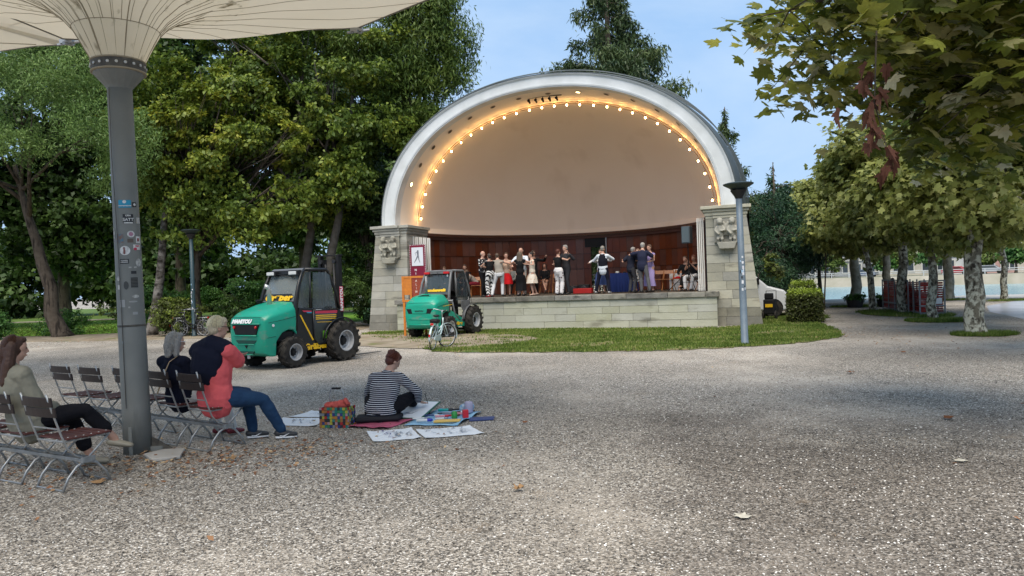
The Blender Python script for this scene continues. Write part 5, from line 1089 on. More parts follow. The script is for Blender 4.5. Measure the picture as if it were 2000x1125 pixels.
# ================================================================== VEGETATION materials
def leafmat(n_, a, b_, c, d, tr=.3): return mat(n_, (1, 1, 1), .5, attr=[(0, a), (.4, b_), (.75, c), (1, d)], trans=tr, spec=.35)
M_lime = leafmat('lime_leaves', (.045, .08, .014), (.10, .155, .022), (.20, .26, .035), (.42, .43, .06))
M_limey = leafmat('yellowing_leaves', (.07, .11, .015), (.15, .20, .025), (.28, .31, .035), (.50, .45, .06))
M_loc = leafmat('locust_leaves', (.055, .10, .025), (.11, .19, .045), (.19, .29, .075), (.30, .40, .13))
M_cyp = leafmat('cypress_leaves', (.04, .075, .014), (.085, .14, .025), (.15, .21, .04), (.24, .30, .07))
M_darkl = leafmat('dark_leaves', (.018, .036, .009), (.038, .075, .016), (.075, .13, .028), (.13, .20, .05), .3)
M_con = leafmat('conifer_sprays', (0.027, 0.048, 0.018), (0.053, 0.087, 0.027), (0.090, 0.128, 0.042), (0.150, 0.180, 0.075), .15)
M_yew = leafmat('yew_sprays', (0.009, 0.030, 0.015), (0.019, 0.057, 0.026), (0.039, 0.093, 0.039), (0.068, 0.143, 0.053), .1)
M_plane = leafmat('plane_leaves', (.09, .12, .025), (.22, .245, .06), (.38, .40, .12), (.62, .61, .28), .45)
M_planed = leafmat('shade_tinted_plane_leaves', (0.048, 0.084, 0.018), (0.090, 0.144, 0.024), (0.156, 0.204, 0.036), (0.288, 0.300, 0.072), .4)  # darker copy of the plane leaf colours, shade painted into them
M_shrub = leafmat('shrub_leaves', (0.022, 0.068, 0.015), (0.053, 0.135, 0.027), (0.105, 0.225, 0.045), (0.180, 0.300, 0.075), .25)
M_hedge = leafmat('hedge_leaves', (.05, .05, .02), (.09, .11, .03), (.17, .22, .04), (.32, .42, .05), .3)
M_bark = mat('brown_bark', (.065, .05, .038), .95, n=(5, .2), c2=(.11, .09, .07), bump=(14, 1.0), stain=((9, 9, 1.5), (.025, .02, .016), .52))
M_birch = mat('pale_bark', (.22, .20, .18), .9, n=(4, .15), c2=(.06, .05, .04), bump=(12, .8), stain=((4, 4, 6), (.03, .025, .02), .5))
M_planeb = mat('plane_bark', (.15, .135, .10), .9, n=(6.5, .05), c2=(.44, .43, .34), bump=(9, .8), stain=((13, 13, 8), (.04, .033, .024), .50))
M_planep = mat('pale_plane_bark', (.33, .33, .28), .9, n=(4, .14), c2=(.20, .19, .14), bump=(9, .5), stain=((8, 8, 5), (.09, .08, .06), .58))

# ================================================================== drawings, mat, bag and art supplies
M_paper = mat('drawing_paper', (.70, .73, .76), .75, n=(3, .3), c2=(.66, .70, .74)); M_ink = mat('grey_wash', (.14, .16, .20), .8, n=(30, .25), c2=(.30, .33, .38)); M_inkv = mat('violet_ink', (.10, .08, .22), .8)
def paper(corners, label, marks, z=.004, t=.003):
    """corners in plan, marks as strokes in 0..1 paper coordinates"""
    c = [Vector((x, y, 0)) for x, y in corners]; o_ = (c[0]+c[1]+c[2]+c[3])/4; q = random.Random(len(bpy.data.objects)); s = MB()
    N_ = 6; v_ = []
    def P(u, v): return (c[0].lerp(c[1], u)).lerp(c[3].lerp(c[2], u), v)-o_
    for i in range(N_+1):
        for j in range(N_+1): p = P(i/N_, j/N_); v_.append((p.x, p.y, z+.004*abs(sin(i*1.3+j*.9))+(.012 if (i in (0, N_) and j in (0, N_)) else 0)))
    s.add(v_, [(i*(N_+1)+j, (i+1)*(N_+1)+j, (i+1)*(N_+1)+j+1, i*(N_+1)+j+1) for i in range(N_) for j in range(N_)]); r = s.build('drawing', M_paper, fixn=False, loc=(o_.x, o_.y, .004)); sd = r.modifiers.new('s', 'SOLIDIFY'); sd.thickness = .0015; tag(r, label, 'drawing', 'ink drawings laid out on the gravel')
    for (st, w_, m_) in marks:
        k = MB(); pts = []; 
        for (u, v) in st: p = P(u, v); pts.append((p.x, p.y, z+.0165))
        k.tube(pts, [w_*.3]+[w_]*(len(pts)-2)+[w_*.15], 5, side=(1, 0, 0), r2=.0006); k.build('ink_stroke', m_, r)
    return r
def blobs(seed, n, u0, u1, v0, v1, m_, w_=.008):
    q = random.Random(seed); out = []
    for _ in range(n):
        u, v = q.uniform(u0, u1), q.uniform(v0, v1); st = [(u, v)]
        for _ in range(3): u += q.uniform(-.07, .09); v += q.uniform(-.12, .12); st.append((u, v))
        out.append((st, w_*q.uniform(.5, 1.6), m_))
    return out
paper([(-1.58, 8.12), (-1.07, 8.26), (-1.26, 8.84), (-1.77, 8.70)], 'ink drawing nearest the camera with small violet figure, left of the pair', blobs(3, 5, .30, .42, .3, .8, M_inkv)+blobs(4, 9, .52, .85, .3, .7, M_ink, .012))
paper([(-1.02, 8.22), (-.37, 8.38), (-.56, 8.85), (-1.19, 8.71)], 'ink drawing of a row of figures, right of the pair nearest the camera', blobs(5, 14, .15, .85, .45, .8, M_ink, .006)+blobs(6, 4, .4, .7, .2, .3, M_ink))
paper([(-3.12, 9.36), (-2.50, 9.17), (-2.52, 9.74), (-3.10, 9.82)], 'ink drawing with a long grey mark lying left of the bag, nearer one', blobs(8, 8, .3, .85, .3, .7, M_ink, .01))
paper([(-3.05, 9.90), (-2.45, 9.79), (-2.50, 10.25), (-2.86, 10.32)], 'ink drawing with faint marks lying left of the bag, farther one', blobs(9, 6, .3, .8, .3, .7, M_ink, .006))
# green drawing board with paper, propped on the ground
db = empty('drawing_board', (-1.42, 9.78, .07), radians(-24), 'green drawing board tilted on the ground with a half finished drawing', 'drawing board')
db.rotation_euler = (radians(11), 0, radians(-19))
MB().box(-.33, .33, -.31, .31, 0, .014).build('board', mat('green_board', (.012, .10, .05), .5), db, bevel=.003)
MB().box(-.32, .31, -.30, .285, .0145, .017).build('paper_sheet', M_paper, db)
q = random.Random(12)
for (a_, b_, c_) in [((-.32, -.05), (-.22, .10), (-.12, .16)), ((-.24, -.12), (-.15, .02), (-.08, .05)), ((-.05, -.20), (.05, -.13), (.12, -.10)), ((.02, -.22), (.12, -.15), (.17, -.07)), ((-.30, .05), (-.25, .12), (-.15, .13)), ((.0, -.16), (.07, -.17), (.14, -.16))]:
    MB().tube([(p[0], p[1], .0185) for p in (a_, b_, c_)], [.004, .010, .003], 5, side=(1, 0, 0), r2=.0006).build('ink_stroke', M_ink, db)
# pink mat and black cushion
s = MB(); N_ = 12; v_ = []; pc = [(-2.10, 9.04), (-1.56, 8.84), (-1.30, 9.42), (-1.95, 9.48)]
for i in range(N_+1):
    for j in range(N_+1):
        u, v = i/N_, j/N_; x_ = (pc[0][0]*(1-u)+pc[1][0]*u)*(1-v)+(pc[3][0]*(1-u)+pc[2][0]*u)*v; y_ = (pc[0][1]*(1-u)+pc[1][1]*u)*(1-v)+(pc[3][1]*(1-u)+pc[2][1]*u)*v
        v_.append((x_, y_, .012+.012*abs(sin(u*9+v*3))*abs(cos(v*4))+.02*max(0, .15-v)/.15*abs(sin(u*5))))
s.add(v_, [(i*(N_+1)+j, (i+1)*(N_+1)+j, (i+1)*(N_+1)+j+1, i*(N_+1)+j+1) for i in range(N_) for j in range(N_)]); o_ = s.build('mat', mat('pink_mat', (.52, .12, .20), .85, n=(6, .2)), smooth=True, fixn=False); sd = o_.modifiers.new('s', 'SOLIDIFY'); sd.thickness = .008; tag(o_, 'rumpled pink mat under the sitting artist', 'mat')
s = MB(); s.caps([(-.22, 0, .05), (.25, .02, .05)], [.05, .05], 14, 0, (0, 1, 0), [.16, .16]); s = MB().prism([(-.30, -.14), (.26, -.17), (.31, .12), (-.28, .16)], 0, .065, 'xy'); tag(s.build('cushion', mat('black_cushion', (.018, .018, .022), .75), bevel=.03, smooth=True, loc=(-1.74, 9.36, .026), rz=radians(8)), 'flat black cushion between the artist and the pink mat', 'cushion')
# blue cloth with supplies
s = MB(); N_ = 12; v_ = []; pc = [(-1.38, 9.04), (-.71, 8.90), (-.46, 9.72), (-1.04, 10.15)]
def cl_z(u, v): return .010+.010*abs(sin(u*7+v*5))+.03*max(0, u-.85)/.15*abs(sin(v*6))
for i in range(N_+1):
    for j in range(N_+1):
        u, v = i/N_, j/N_; x_ = (pc[0][0]*(1-u)+pc[1][0]*u)*(1-v)+(pc[3][0]*(1-u)+pc[2][0]*u)*v; y_ = (pc[0][1]*(1-u)+pc[1][1]*u)*(1-v)+(pc[3][1]*(1-u)+pc[2][1]*u)*v; v_.append((x_, y_, cl_z(u, v)))
s.add(v_, [(i*(N_+1)+j, (i+1)*(N_+1)+j, (i+1)*(N_+1)+j+1, i*(N_+1)+j+1) for i in range(N_) for j in range(N_)]); o_ = s.build('cloth', mat('light_blue_cloth', (.20, .38, .55), .85, n=(5, .2), c2=(.30, .50, .66)), smooth=True, fixn=False); sd = o_.modifiers.new('s', 'SOLIDIFY'); sd.thickness = .005; tag(o_, 'light blue cloth spread beside the artist under her supplies', 'cloth')
def cpt(u, v): return ((pc[0][0]*(1-u)+pc[1][0]*u)*(1-v)+(pc[3][0]*(1-u)+pc[2][0]*u)*v, (pc[0][1]*(1-u)+pc[1][1]*u)*(1-v)+(pc[3][1]*(1-u)+pc[2][1]*u)*v)
PAL = dict(teal=(.0, .30, .27), blue=(.012, .02, .36), yellow=(.62, .40, .10), red=(.50, .015, .03), black=(.012, .012, .014), white=(.62, .63, .62), green=(.03, .26, .05), pink=(.60, .25, .30), brown=(.10, .03, .02), purple=(.20, .16, .30), grey=(.22, .25, .30), darkblue=(.03, .05, .16))
def pen(u, v, a_, c_, L_, r_, label, name='marker', cap=None):
    x_, y_ = cpt(u, v); e = empty(name, (x_, y_, .034+r_), a_, label, name); MB().lathe([(r_*.6, -L_/2), (r_, -L_/2+.004), (r_, L_/2-.02), (r_*.4, L_/2)], 10, (0, 0, 0), 'x').build('barrel', mat('art_'+c_, PAL[c_], .4), e, True)
    MB().lathe([(r_*1.1, L_*.18), (r_*1.12, L_*.18+.002), (r_*1.1, L_*.5-.015), (r_*.7, L_*.5+.002)], 10, (0, 0, 0), 'x').build('cap', mat('art_'+(cap or 'black'), PAL[cap or 'black'], .4), e, True)
pen(.30, .78, .1, 'teal', .20, .018, 'thick teal marker nearest the drawing board'); pen(.42, .86, .3, 'black', .22, .012, 'long black brush pen behind the teal marker'); pen(.32, .10, .05, 'white', .20, .018, 'marker with blue barrel end at the front of the cloth', cap='blue')
pen(.5, .6, -.2, 'grey', .18, .016, 'grey paint tube in the middle of the cloth', 'paint_tube', 'darkblue'); pen(.48, .40, .15, 'pink', .18, .014, 'pink pencil case lying across the cloth', 'pencil_case', 'red'); pen(.62, .72, .5, 'brown', .20, .012, 'brown crayon lying among the supplies', 'crayon_stick', 'white')
pen(.22, .45, -.1, 'darkblue', .20, .010, 'slim dark blue pencil left of the supplies', 'pencil', 'white'); pen(.68, .50, .2, 'red', .14, .013, 'short red tube right of the centre of the cloth', 'paint_tube', 'brown'); pen(.15, .25, .2, 'white', .22, .010, 'thin white brush nearest the pink mat', 'brush', 'grey'); pen(.56, .25, .1, 'white', .16, .014, 'white tube behind the yellow case', 'paint_tube', 'grey'); pen(.38, .62, .35, 'black', .18, .009, 'black pencil beside the grey tube', 'pencil', 'red'); pen(.75, .62, -.3, 'pink', .15, .015, 'pale pink tube near the glass jar', 'paint_tube', 'purple')
x_, y_ = cpt(.74, .12); tag(MB().prism([(-.17, -.035), (.16, -.04), (.17, .035), (-.14, .045)], 0, .03, 'xy').build('case', mat('yellow_case', PAL['yellow'], .6), bevel=.01, loc=(x_, y_, .03), rz=.05), 'flat yellow case at the front edge of the blue cloth', 'case')
x_, y_ = cpt(.82, .42); tag(MB().lathe([(.035, 0), (.038, .005), (.038, .06), (.03, .075), (.03, .085)], 14).build('paint_pot', mat('art_green', PAL['green'], .5), smooth=True, loc=(x_-.06, y_, .03)), 'green labelled pot on the blue cloth', 'pot')
x_, y_ = cpt(.9, .45); tag(MB().prism([(-.035, -.03), (.035, -.03), (.035, .03), (-.035, .03)], 0, .10, 'xy').build('small_box', mat('art_red', PAL['red'], .5), bevel=.004, loc=(x_+.02, y_, .03), rz=.3), 'small red and white box standing on the right of the cloth', 'box')
x_, y_ = cpt(.80, .84); tag(MB().lathe([(.05, 0), (.055, .01), (.055, .13), (.05, .14), (.047, .138), (.05, .02)], 18).build('jar', mat('violet_jar', (.36, .34, .46), .2), smooth=True, loc=(x_, y_, .03)), 'round violet tinted jar at the back of the blue cloth', 'jar')
x_, y_ = cpt(.62, .92); tag(MB().prism([(-.1, -.08), (.09, -.06), (.1, .09), (-.08, .07)], 0, .09, 'xy').build('pouch', mat('patterned_blue', (.12, .26, .42), .85, n=(30, .15), c2=(.45, .50, .55)), bevel=.03, smooth=True, loc=(x_+.05, y_-.02, .03)), 'blue patterned pouch beside the jar', 'pouch')
tag(MB().prism([(-.16, -.09), (.15, -.11), (.19, .06), (-.12, .10)], 0, .02, 'xy').build('notebook', mat('dark_blue_cover', (.03, .05, .16), .6), bevel=.005, loc=(-.45, 9.28, .004), rz=.2), 'dark blue notebook on the gravel right of the cloth', 'notebook')
# woven shopping bag
bg = empty('woven_bag', (-2.22, 9.16, 0), radians(-12), 'chequered multicoloured woven bag with metal handle and coral cloth inside', 'bag')
colsb = [(.03, .05, .25), (.45, .02, .02), (.03, .03, .035), (.42, .16, .05), (.50, .46, .05), (.02, .22, .20), (.48, .30, .34), (.25, .28, .30), (.05, .25, .08), (.50, .22, .04)]
q = random.Random(5); w_, d_, h_ = .19, .11, .26; BMs = [mat('weave_%d' % i, [q_*.7 for q_ in c], .6) for i, c in enumerate(colsb)]
tile = {}
for i_, m_ in enumerate(BMs): tile[i_] = MB().box(-.0165, .0165, -.004, .004, -.0165, .0165).mesh('strip', m_)
MB().hexa([(-w_+.012, -d_+.012, .004), (w_-.012, -d_+.012, .004), (w_-.012, d_-.012, .004), (-w_+.012, d_-.012, .004), (-w_, -d_+.006, h_-.02), (w_, -d_+.006, h_-.02), (w_, d_-.006, h_-.02), (-w_, d_-.006, h_-.02)]).build('body', M_blk, bg)
for r_ in range(7):
    z_ = .02+r_*.036
    for k in range(11): link('strip', tile[q.randrange(10)], bg, (-w_+.018+k*.0344, -d_+.008-.004*((r_+k) % 2), z_), (radians(-3), 0, 0))
    for k in range(6): link('strip', tile[q.randrange(10)], bg, (w_+.0-.002+.004*((r_+k) % 2), -d_+.02+k*.0355, z_), (0, 0, pi/2))
MB().tube([(-.09, 0, h_-.04), (-.095, 0, .40), (-.07, 0, .465), (-.04, 0, .475), (.04, 0, .475), (.07, 0, .465), (.095, 0, .40), (.09, 0, h_-.04)], .007, 8).build('handle', mat('galvanised_fitting', (), .4), bg, True)
MB().tube([(-.06, 0, .474), (.06, 0, .474)], .013, 8).build('grip', M_black, bg, True)
s = MB(); s.ball((-.08, 0, h_), (.09, .08, .05), 10, 6); s.ball((.07, .02, h_+.01), (.10, .07, .06), 10, 6); s.ball((.0, -.03, h_+.01), (.08, .06, .05), 10, 6); s.tube([(.08, 0, h_), (.13, -.02, h_+.07), (.17, -.05, h_+.02)], [.03, .035, .02], 6)
s.M = Matrix.Translation(bg.location) @ Matrix.Rotation(radians(-12), 4, 'Z')
s.v = [tuple(s.M @ Vector(v)) for v in s.v]; o_ = s.build('scarf', mat('coral_cloth', (.58, .11, .09), .9, n=(20, .2)), fixn=False); smoothed(o_, .009, 2, .02, .05); tag(o_, 'coral red scarf stuffed into the top of the woven bag', 'scarf')

# ================================================================== forklifts
M_teal = mat('teal_green_paint', (.004, .31, .20), .36, n=(1.5, .3), c2=(.006, .25, .16), spec=.5, bump=(3, .03), stain=((4, 4, 6), (.09, .24, .17), .57)); M_tyre = mat('black_tyre', (.012, .012, .012), .85, n=(7, .2), c2=(.055, .049, .042)); M_rim = mat('pale_grey_rim', (.46, .47, .48), .45, .1, n=(8, .2), c2=(.34, .34, .34))
M_glass = mat('dark_glass', (.05, .065, .065), .06, 0, spec=1.0, alpha=.55); M_glassr = mat('rear_glass', (.16, .19, .20), .07, 0, spec=1.0, alpha=.72); M_yel = mat('yellow_lettering', (.75, .45, .01), .5); M_wht = mat('white_lettering', (.75, .75, .75), .5); M_chrome = mat('exhaust_steel', (.50, .50, .48), .35, .7); M_redl = mat('red_lamp', (.50, .01, .01), .2); M_gcab = mat('grey_cab_paint', (.15, .152, .155), .5, n=(6, .2)); M_bcab = mat('black_cab_paint', (.007, .0075, .008), .38)
def wheel(parent, x_, y_, r_, w_, rim, side, nl=17):
    e = empty('wheel', (x_, y_, r_)); e.parent = parent
    MB().lathe([(rim, -w_/2), (r_*.86, -w_/2), (r_*.94, -w_*.42), (r_*.95, w_*.42), (r_*.86, w_/2), (rim, w_/2), (rim, -w_/2)], 36, (0, 0, 0), 'x', caps=False).build('tyre', M_tyre, e)
    s = MB()
    for k in range(nl):
        a_ = 2*pi*k/nl
        for sd in (-1, 1):
            a0 = a_+(pi/nl if sd > 0 else 0); v_ = []
            for rr in (r_*.93, r_*1.0):
                for (xx, da) in ((0, -.03), (sd*w_*.5, .20), (sd*w_*.5, .32), (0, .10)):
                    a2 = a0+da*1.1; v_.append((xx, cos(a2)*rr, sin(a2)*rr))
            s.hexa(v_)
            v_ = []
            for xx in (sd*w_*.49, sd*w_*.53):
                for (rr, da) in ((r_*.82, .22), (r_*.995, .20), (r_*.995, .33), (r_*.82, .32)): a2 = a0+da*1.1; v_.append((xx, cos(a2)*rr, sin(a2)*rr))
            s.hexa(v_)
    s.build('tread', M_tyre, e)
    o_ = side; s = MB(); s.lathe([(rim*1.02, o_*w_*.47), (rim*1.03, o_*w_*.50), (rim*.93, o_*w_*.50), (rim*.88, o_*w_*.20), (rim*.76, o_*w_*.12), (rim*.74, o_*w_*.02), (rim*.30, o_*w_*.04), (.01, o_*w_*.05)], 32, (0, 0, 0), 'x', caps=False); s.build('rim', M_rim, e, smooth=False)
    s = MB(); s.lathe([(rim*.46, o_*w_*.045), (rim*.42, o_*w_*.14), (rim*.30, o_*w_*.28), (.005, o_*w_*.28)], 16, (0, 0, 0), 'x')
    for k in range(8): a_ = 2*pi*k/8; s.lathe([(.014, o_*w_*.06), (.014, o_*w_*.13)], 6, (0, cos(a_)*rim*.46, sin(a_)*rim*.46), 'x')
    s.build('hub', M_black if nl == 17 else M_black, e)
def forklift(name, loc, rz, label, dark=True):
    r = empty(name, loc, rz, label, 'forklift', 'green and black rough terrain forklifts'); Mc = M_bcab if dark else M_gcab; sill = M_bcab if dark else M_teal
    # hood: sections along y from the tail
    secs = [(-.64, .44, .46, .52, .98, 1.04, .30), (-.60, .53, .56, .36, 1.10, 1.17, .36), (-.50, .58, .60, .30, 1.16, 1.235, .42), (-.36, .60, .61, .29, 1.20, 1.285, .44), (-.34, .60, .61, .60, 1.20, 1.29, .44), (-.18, .605, .61, .78, 1.24, 1.34, .44), (.05, .61, .615, .84, 1.28, 1.39, .45), (.26, .61, .615, .82, 1.32, 1.43, .46), (.42, .60, .60, .70, 1.34, 1.45, .48)] if dark else \
           [(-.66, .42, .48, .50, .98, 1.04, .28), (-.62, .52, .57, .36, 1.08, 1.15, .36), (-.50, .58, .61, .30, 1.16, 1.26, .42), (-.36, .60, .62, .30, 1.19, 1.33, .44), (-.34, .60, .62, .58, 1.19, 1.335, .44), (-.18, .60, .62, .78, 1.20, 1.38, .43), (.10, .60, .62, .84, 1.20, 1.40, .42), (.30, .59, .60, .82, 1.20, 1.38, .40), (.44, .56, .57, .70, 1.14, 1.30, .38)]
    v_ = []
    for (y_, wb, wm, zb, zm, zt, wt_) in secs:
        zc = (zb+zm)/2
        half = [(wb, zb), (wm, zc), (wm*.985, zm-.07), (wm*.93, zm), (wt_+.02, zt-.012), (wt_*.5, zt+.004), (0, zt+.008)]
        ring = [(x_, z_) for x_, z_ in half]+[(-x_, z_) for x_, z_ in half[-2::-1]]; v_ += [(x_, y_, z_) for x_, z_ in ring]
    n_ = 13; s = MB(); f_ = [(i*n_+j, i*n_+(j+1), (i+1)*n_+(j+1), (i+1)*n_+j) for i in range(len(secs)-1) for j in range(n_-1)]+[(i*n_+n_-1, i*n_, (i+1)*n_, (i+1)*n_+n_-1) for i in range(len(secs)-1)]+[tuple(range(n_))[::-1], tuple((len(secs)-1)*n_+j for j in range(n_))]
    s.add(v_, f_); ho = s.build('hood', M_teal, r, bevel=.022, smooth=True)
    ho.modifiers['bevel'].segments = 3
    wn_ = ho.modifiers.new('w', 'WEIGHTED_NORMAL')
    # tail: proud dark blocks paint the shade of grille recess and slots; lips, lamps
    def strip(pts, rr, m_, nm, par=ho): return MB().tube(pts, rr, 6).build(nm, m_, par, True)
    if dark:
        MB().prism([(-.43, .985), (.43, .985), (.33, .77), (-.33, .77)], -.662, -.60, 'xz').build('grille_shade_block', M_black, ho, bevel=.012)
        strip([(-.46, -.655, 1.0), (.46, -.655, 1.0)], .014, M_teal, 'grille_lip'); strip([(-.36, -.672, .752), (.36, -.672, .752)], .016, M_teal, 'grille_lip')
        for e in (-1, 1): MB().lathe([(.03, 0), (.03, -.02), (.02, -.028)], 12, (e*.345, -.664, .93), 'y').build('tail_lamp', M_redl, ho)
        for (z_, w2, h2) in ((.615, .34, .075), (.385, .24, .06)):
            MB().prism([(-w2, z_+h2/2), (w2, z_+h2/2), (w2*.75, z_-h2/2), (-w2*.75, z_-h2/2)], -.650 if z_ > .5 else -.632, -.56, 'xz').build('slot_shade_block', mat('dark_teal_shade_and_print', (.003, .05, .035), .6), ho, bevel=.008); strip([(-w2*.8, -.662 if z_ > .5 else -.640, z_-h2/2-.012), (w2*.8, -.662 if z_ > .5 else -.640, z_-h2/2-.012)], .011, M_teal, 'slot_lip')
        MB().prism([(-.045, .545), (.045, .545), (0, .48)], -.656, -.60, 'xz').build('tow_hole', M_black, ho); text('MANITOU', .115, M_wht, ho, (-.12, -.652, 1.055), (radians(68), 0, 0), offset=.010, shear=.12, sx=1.15)
        MB().box(-.035, .035, -.60, -.57, .25, .33).build('tow_pin', M_rim, ho)
    else:
        MB().prism([(-.50, .96), (.50, .96), (.42, .80), (-.42, .80)], -.668, -.60, 'xz').build('grille_shade_block', M_black, ho, bevel=.012); MB().prism([(-.30, .955), (.30, .955), (.27, .805), (-.27, .805)], -.676, -.66, 'xz').build('grille_panel', M_teal, ho, bevel=.01)
        for z_ in (.62, .44): strip([(-.42, -.655, z_), (.42, -.655, z_)], .02, M_teal, 'tail_lip')
        MB().prism([(-.36, .60), (.36, .60), (.30, .50), (-.30, .50)], -.652, -.60, 'xz').build('slot_shade_block', mat('dark_teal_shade_and_print', (), .6), ho, bevel=.008); MB().prism([(-.20, -.34), (.20, -.34), (.13, -.24), (-.13, -.24)], 1.345, 1.372, 'xy').build('scoop', M_black, ho, bevel=.01); strip([(-.22, -.36, 1.345), (-.14, -.22, 1.40), (.14, -.22, 1.40), (.22, -.36, 1.345)], .022, M_teal, 'scoop_lip')
        text('MANITOU', .07, mat('dark_teal_shade_and_print', (), .6), ho, (0, -.678, .88), (pi/2, 0, 0), offset=.004)
    for e in (-1, 1):
        MB().tube([(e*.612, -.55, 1.02 if dark else 1.0), (e*.622, -.2, 1.06), (e*.625, .2, 1.12)], .0045, 4).build('panel_gap', M_black, ho)
        MB().tube([(e*.612, -.60, .70), (e*.618, -.37, .72)], .0045, 4).build('panel_gap', M_black, ho)
    MB().tube([(-.50, -.63, 1.145), (.50, -.63, 1.145)], .004, 4).build('panel_gap', M_black, ho)
    # exhaust stack
    ex = (-.02, .04) if dark else (-.14, .0); zt = 1.38
    MB().tube([(ex[0], ex[1], zt), (ex[0], ex[1], zt+.34), (ex[0]-.01, ex[1]-.02, zt+.40), (ex[0]-.05, ex[1]-.09, zt+.43)], [.05, .05, .053, .056], 16).build('exhaust_pipe', M_chrome, r, True) if dark else MB().tube([(ex[0], ex[1], zt-.02), (ex[0], ex[1], 2.0)], .042, 14).build('exhaust_pipe', mat('dull_pipe', (.20, .20, .20), .5, .5), r, True)
    if dark: MB().tube([(ex[0]-.045, ex[1]-.083, zt+.427), (ex[0]-.054, ex[1]-.10, zt+.433)], .048, 14).build('pipe_mouth', M_black, r)
    if dark: MB().lathe([(.06, 1.43), (.06, 1.47), (.09, 1.475), (.09, 1.50), (.03, 1.51)], 14, (-.44, .12, 0)).build('air_intake', M_black, r)
    # cab frame: side profile posts
    TOP = 2.16; rear_b = (.44, 1.42); rear_t = (.66, TOP-.02); fr_t = (1.28, TOP-.03); fr_b = (1.62, 1.22)
    for e in (-1, 1):
        x_ = .56*e; xt = .50*e
        def pl(pts, rr, nm='cab_pillar'): return MB().tube(pts, rr, 8).build(nm, Mc, r, True)
        pl([(x_, .40, .80), (x_, rear_b[0], rear_b[1]), (x_*.97, .53, 1.78), (xt, rear_t[0], rear_t[1]-.04), (xt, .74, TOP)], [.05, .045, .04, .04, .04]); pl([(xt, .74, TOP), (xt, fr_t[0], TOP-.005), (xt, 1.34, TOP-.05), (x_, 1.52, 1.62), (x_, fr_b[0], fr_b[1])], [.04, .04, .036, .036, .042])
        pl([(x_*1.01, .80, 1.28), (xt*1.01, .86, TOP-.03)], .026, 'door_post')
        s = MB(); d_ = .012
        s.prism([(.40, .82), (.30, .60), (.42, .34), (1.70, .34), (1.72, .60), (1.62, 1.22), (.50, 1.30)] if dark else [(.40, .90), (.36, .55), (.46, .34), (1.28, .34), (1.30, .46)], x_-.03, x_+.03, 'yz'); s.build('side_panel', sill, r, bevel=.015)
        if dark:
            # glazing and door frame
            MB().prism([(.50, 1.30), (.57, 1.78), (.72, TOP-.06), (.82, TOP-.06), (.77, 1.29)], x_-.01*e-.004, x_-.01*e+.004, 'yz').build('quarter_glass', M_glass, r)
            MB().prism([(.86, 1.26), (.90, TOP-.07), (1.26, TOP-.07), (1.34, TOP-.14), (1.52, 1.24)], x_-.01*e-.004, x_-.01*e+.004, 'yz').build('side_glass', M_glass, r)
            dr = MB().prism([(.84, 1.20), (.84, .60), (.95, .46), (1.28, .46), (1.36, .62), (1.40, .90), (1.50, 1.20)], x_+e*.03, x_+e*.045, 'yz').build('door', mat('door_glass_low', (.03, .035, .035), .12, spec=.8), r, bevel=.006)
            MB().tube([(x_+e*.045, .84, 1.22), (x_+e*.045, .84, .58), (x_+e*.045, .95, .44), (x_+e*.045, 1.28, .44), (x_+e*.045, 1.37, .62), (x_+e*.045, 1.42, .90), (x_+e*.045, 1.53, 1.22), (x_+e*.045, .84, 1.22)], .016, 6).build('door_frame', Mc, dr, True)
            MB().box(x_+e*.046 if e > 0 else x_+e*.07, x_+e*.07 if e > 0 else x_+e*.046, 1.22, 1.32, 1.26, 1.29).build('door_handle', M_black, dr)
        else:
            MB().prism([(.84, 1.16), (.90, TOP-.07), (1.26, TOP-.07), (1.34, TOP-.14), (1.50, 1.18)], x_-.01*e-.004, x_-.01*e+.004, 'yz').build('side_glass', M_glass, r)
            dr = MB().prism([(.98, .50), (1.06, .44), (1.30, .44), (1.42, .60), (1.50, .90), (1.56, 1.16), (1.02, 1.16), (1.02, .92), (1.12, .80), (1.12, .62)], x_+e*.02, x_+e*.04, 'yz').build('door', Mc, r, bevel=.01); pl([(x_*1.02, .56, 1.18), (x_*1.02, .70, .70), (x_*1.02, .98, .46)], .03, 'step_frame')
        # front fender arch
        pts = [(x_+e*.10, 1.60+.56*cos(t), .50+.52*sin(t)) for t in [radians(d) for d in range(40, 190, 15)]]; MB().tube(pts, [.02]*len(pts), 6, side=(1, 0, 0), r2=.014).build('fender_edge', Mc, r, True)
        v_ = []
        for t in [radians(d) for d in range(40, 190, 15)]: v_ += [(x_-e*.0, 1.60+.55*cos(t), .50+.51*sin(t)), (x_+e*.12, 1.60+.55*cos(t), .50+.51*sin(t))]
        MB().add(v_, [(2*i, 2*i+2, 2*i+3, 2*i+1) for i in range(len(v_)//2-1)]).build('fender', Mc, r, fixn=False)
    MB().prism([(.66, TOP-.01), (.72, TOP+.035), (1.22, TOP+.03), (1.32, TOP-.03)], -.50, .50, 'yz').build('roof', Mc if not dark else mat('roof_grey', (.12, .12, .125), .35, .2), r, bevel=.02)
    rg = MB().add([(-.52, .445, 1.45), (.52, .445, 1.45), (.46, .655, TOP-.09), (-.46, .655, TOP-.09)], [(0, 1, 2, 3)]).build('rear_window', M_glassr if dark else M_glass, r, fixn=False); sd = rg.modifiers.new('s', 'SOLIDIFY'); sd.thickness = .006
    MB().box(-.54, .54, .40, .47, 1.38, 1.45).build('cab_crossbar', Mc, r); MB().box(-.50, .50, .60, .70, TOP-.09, TOP-.02).build('cab_crossbar', Mc, r)
    sl_ = math.atan2(.25, TOP-.09-1.45); rotx = pi/2-sl_
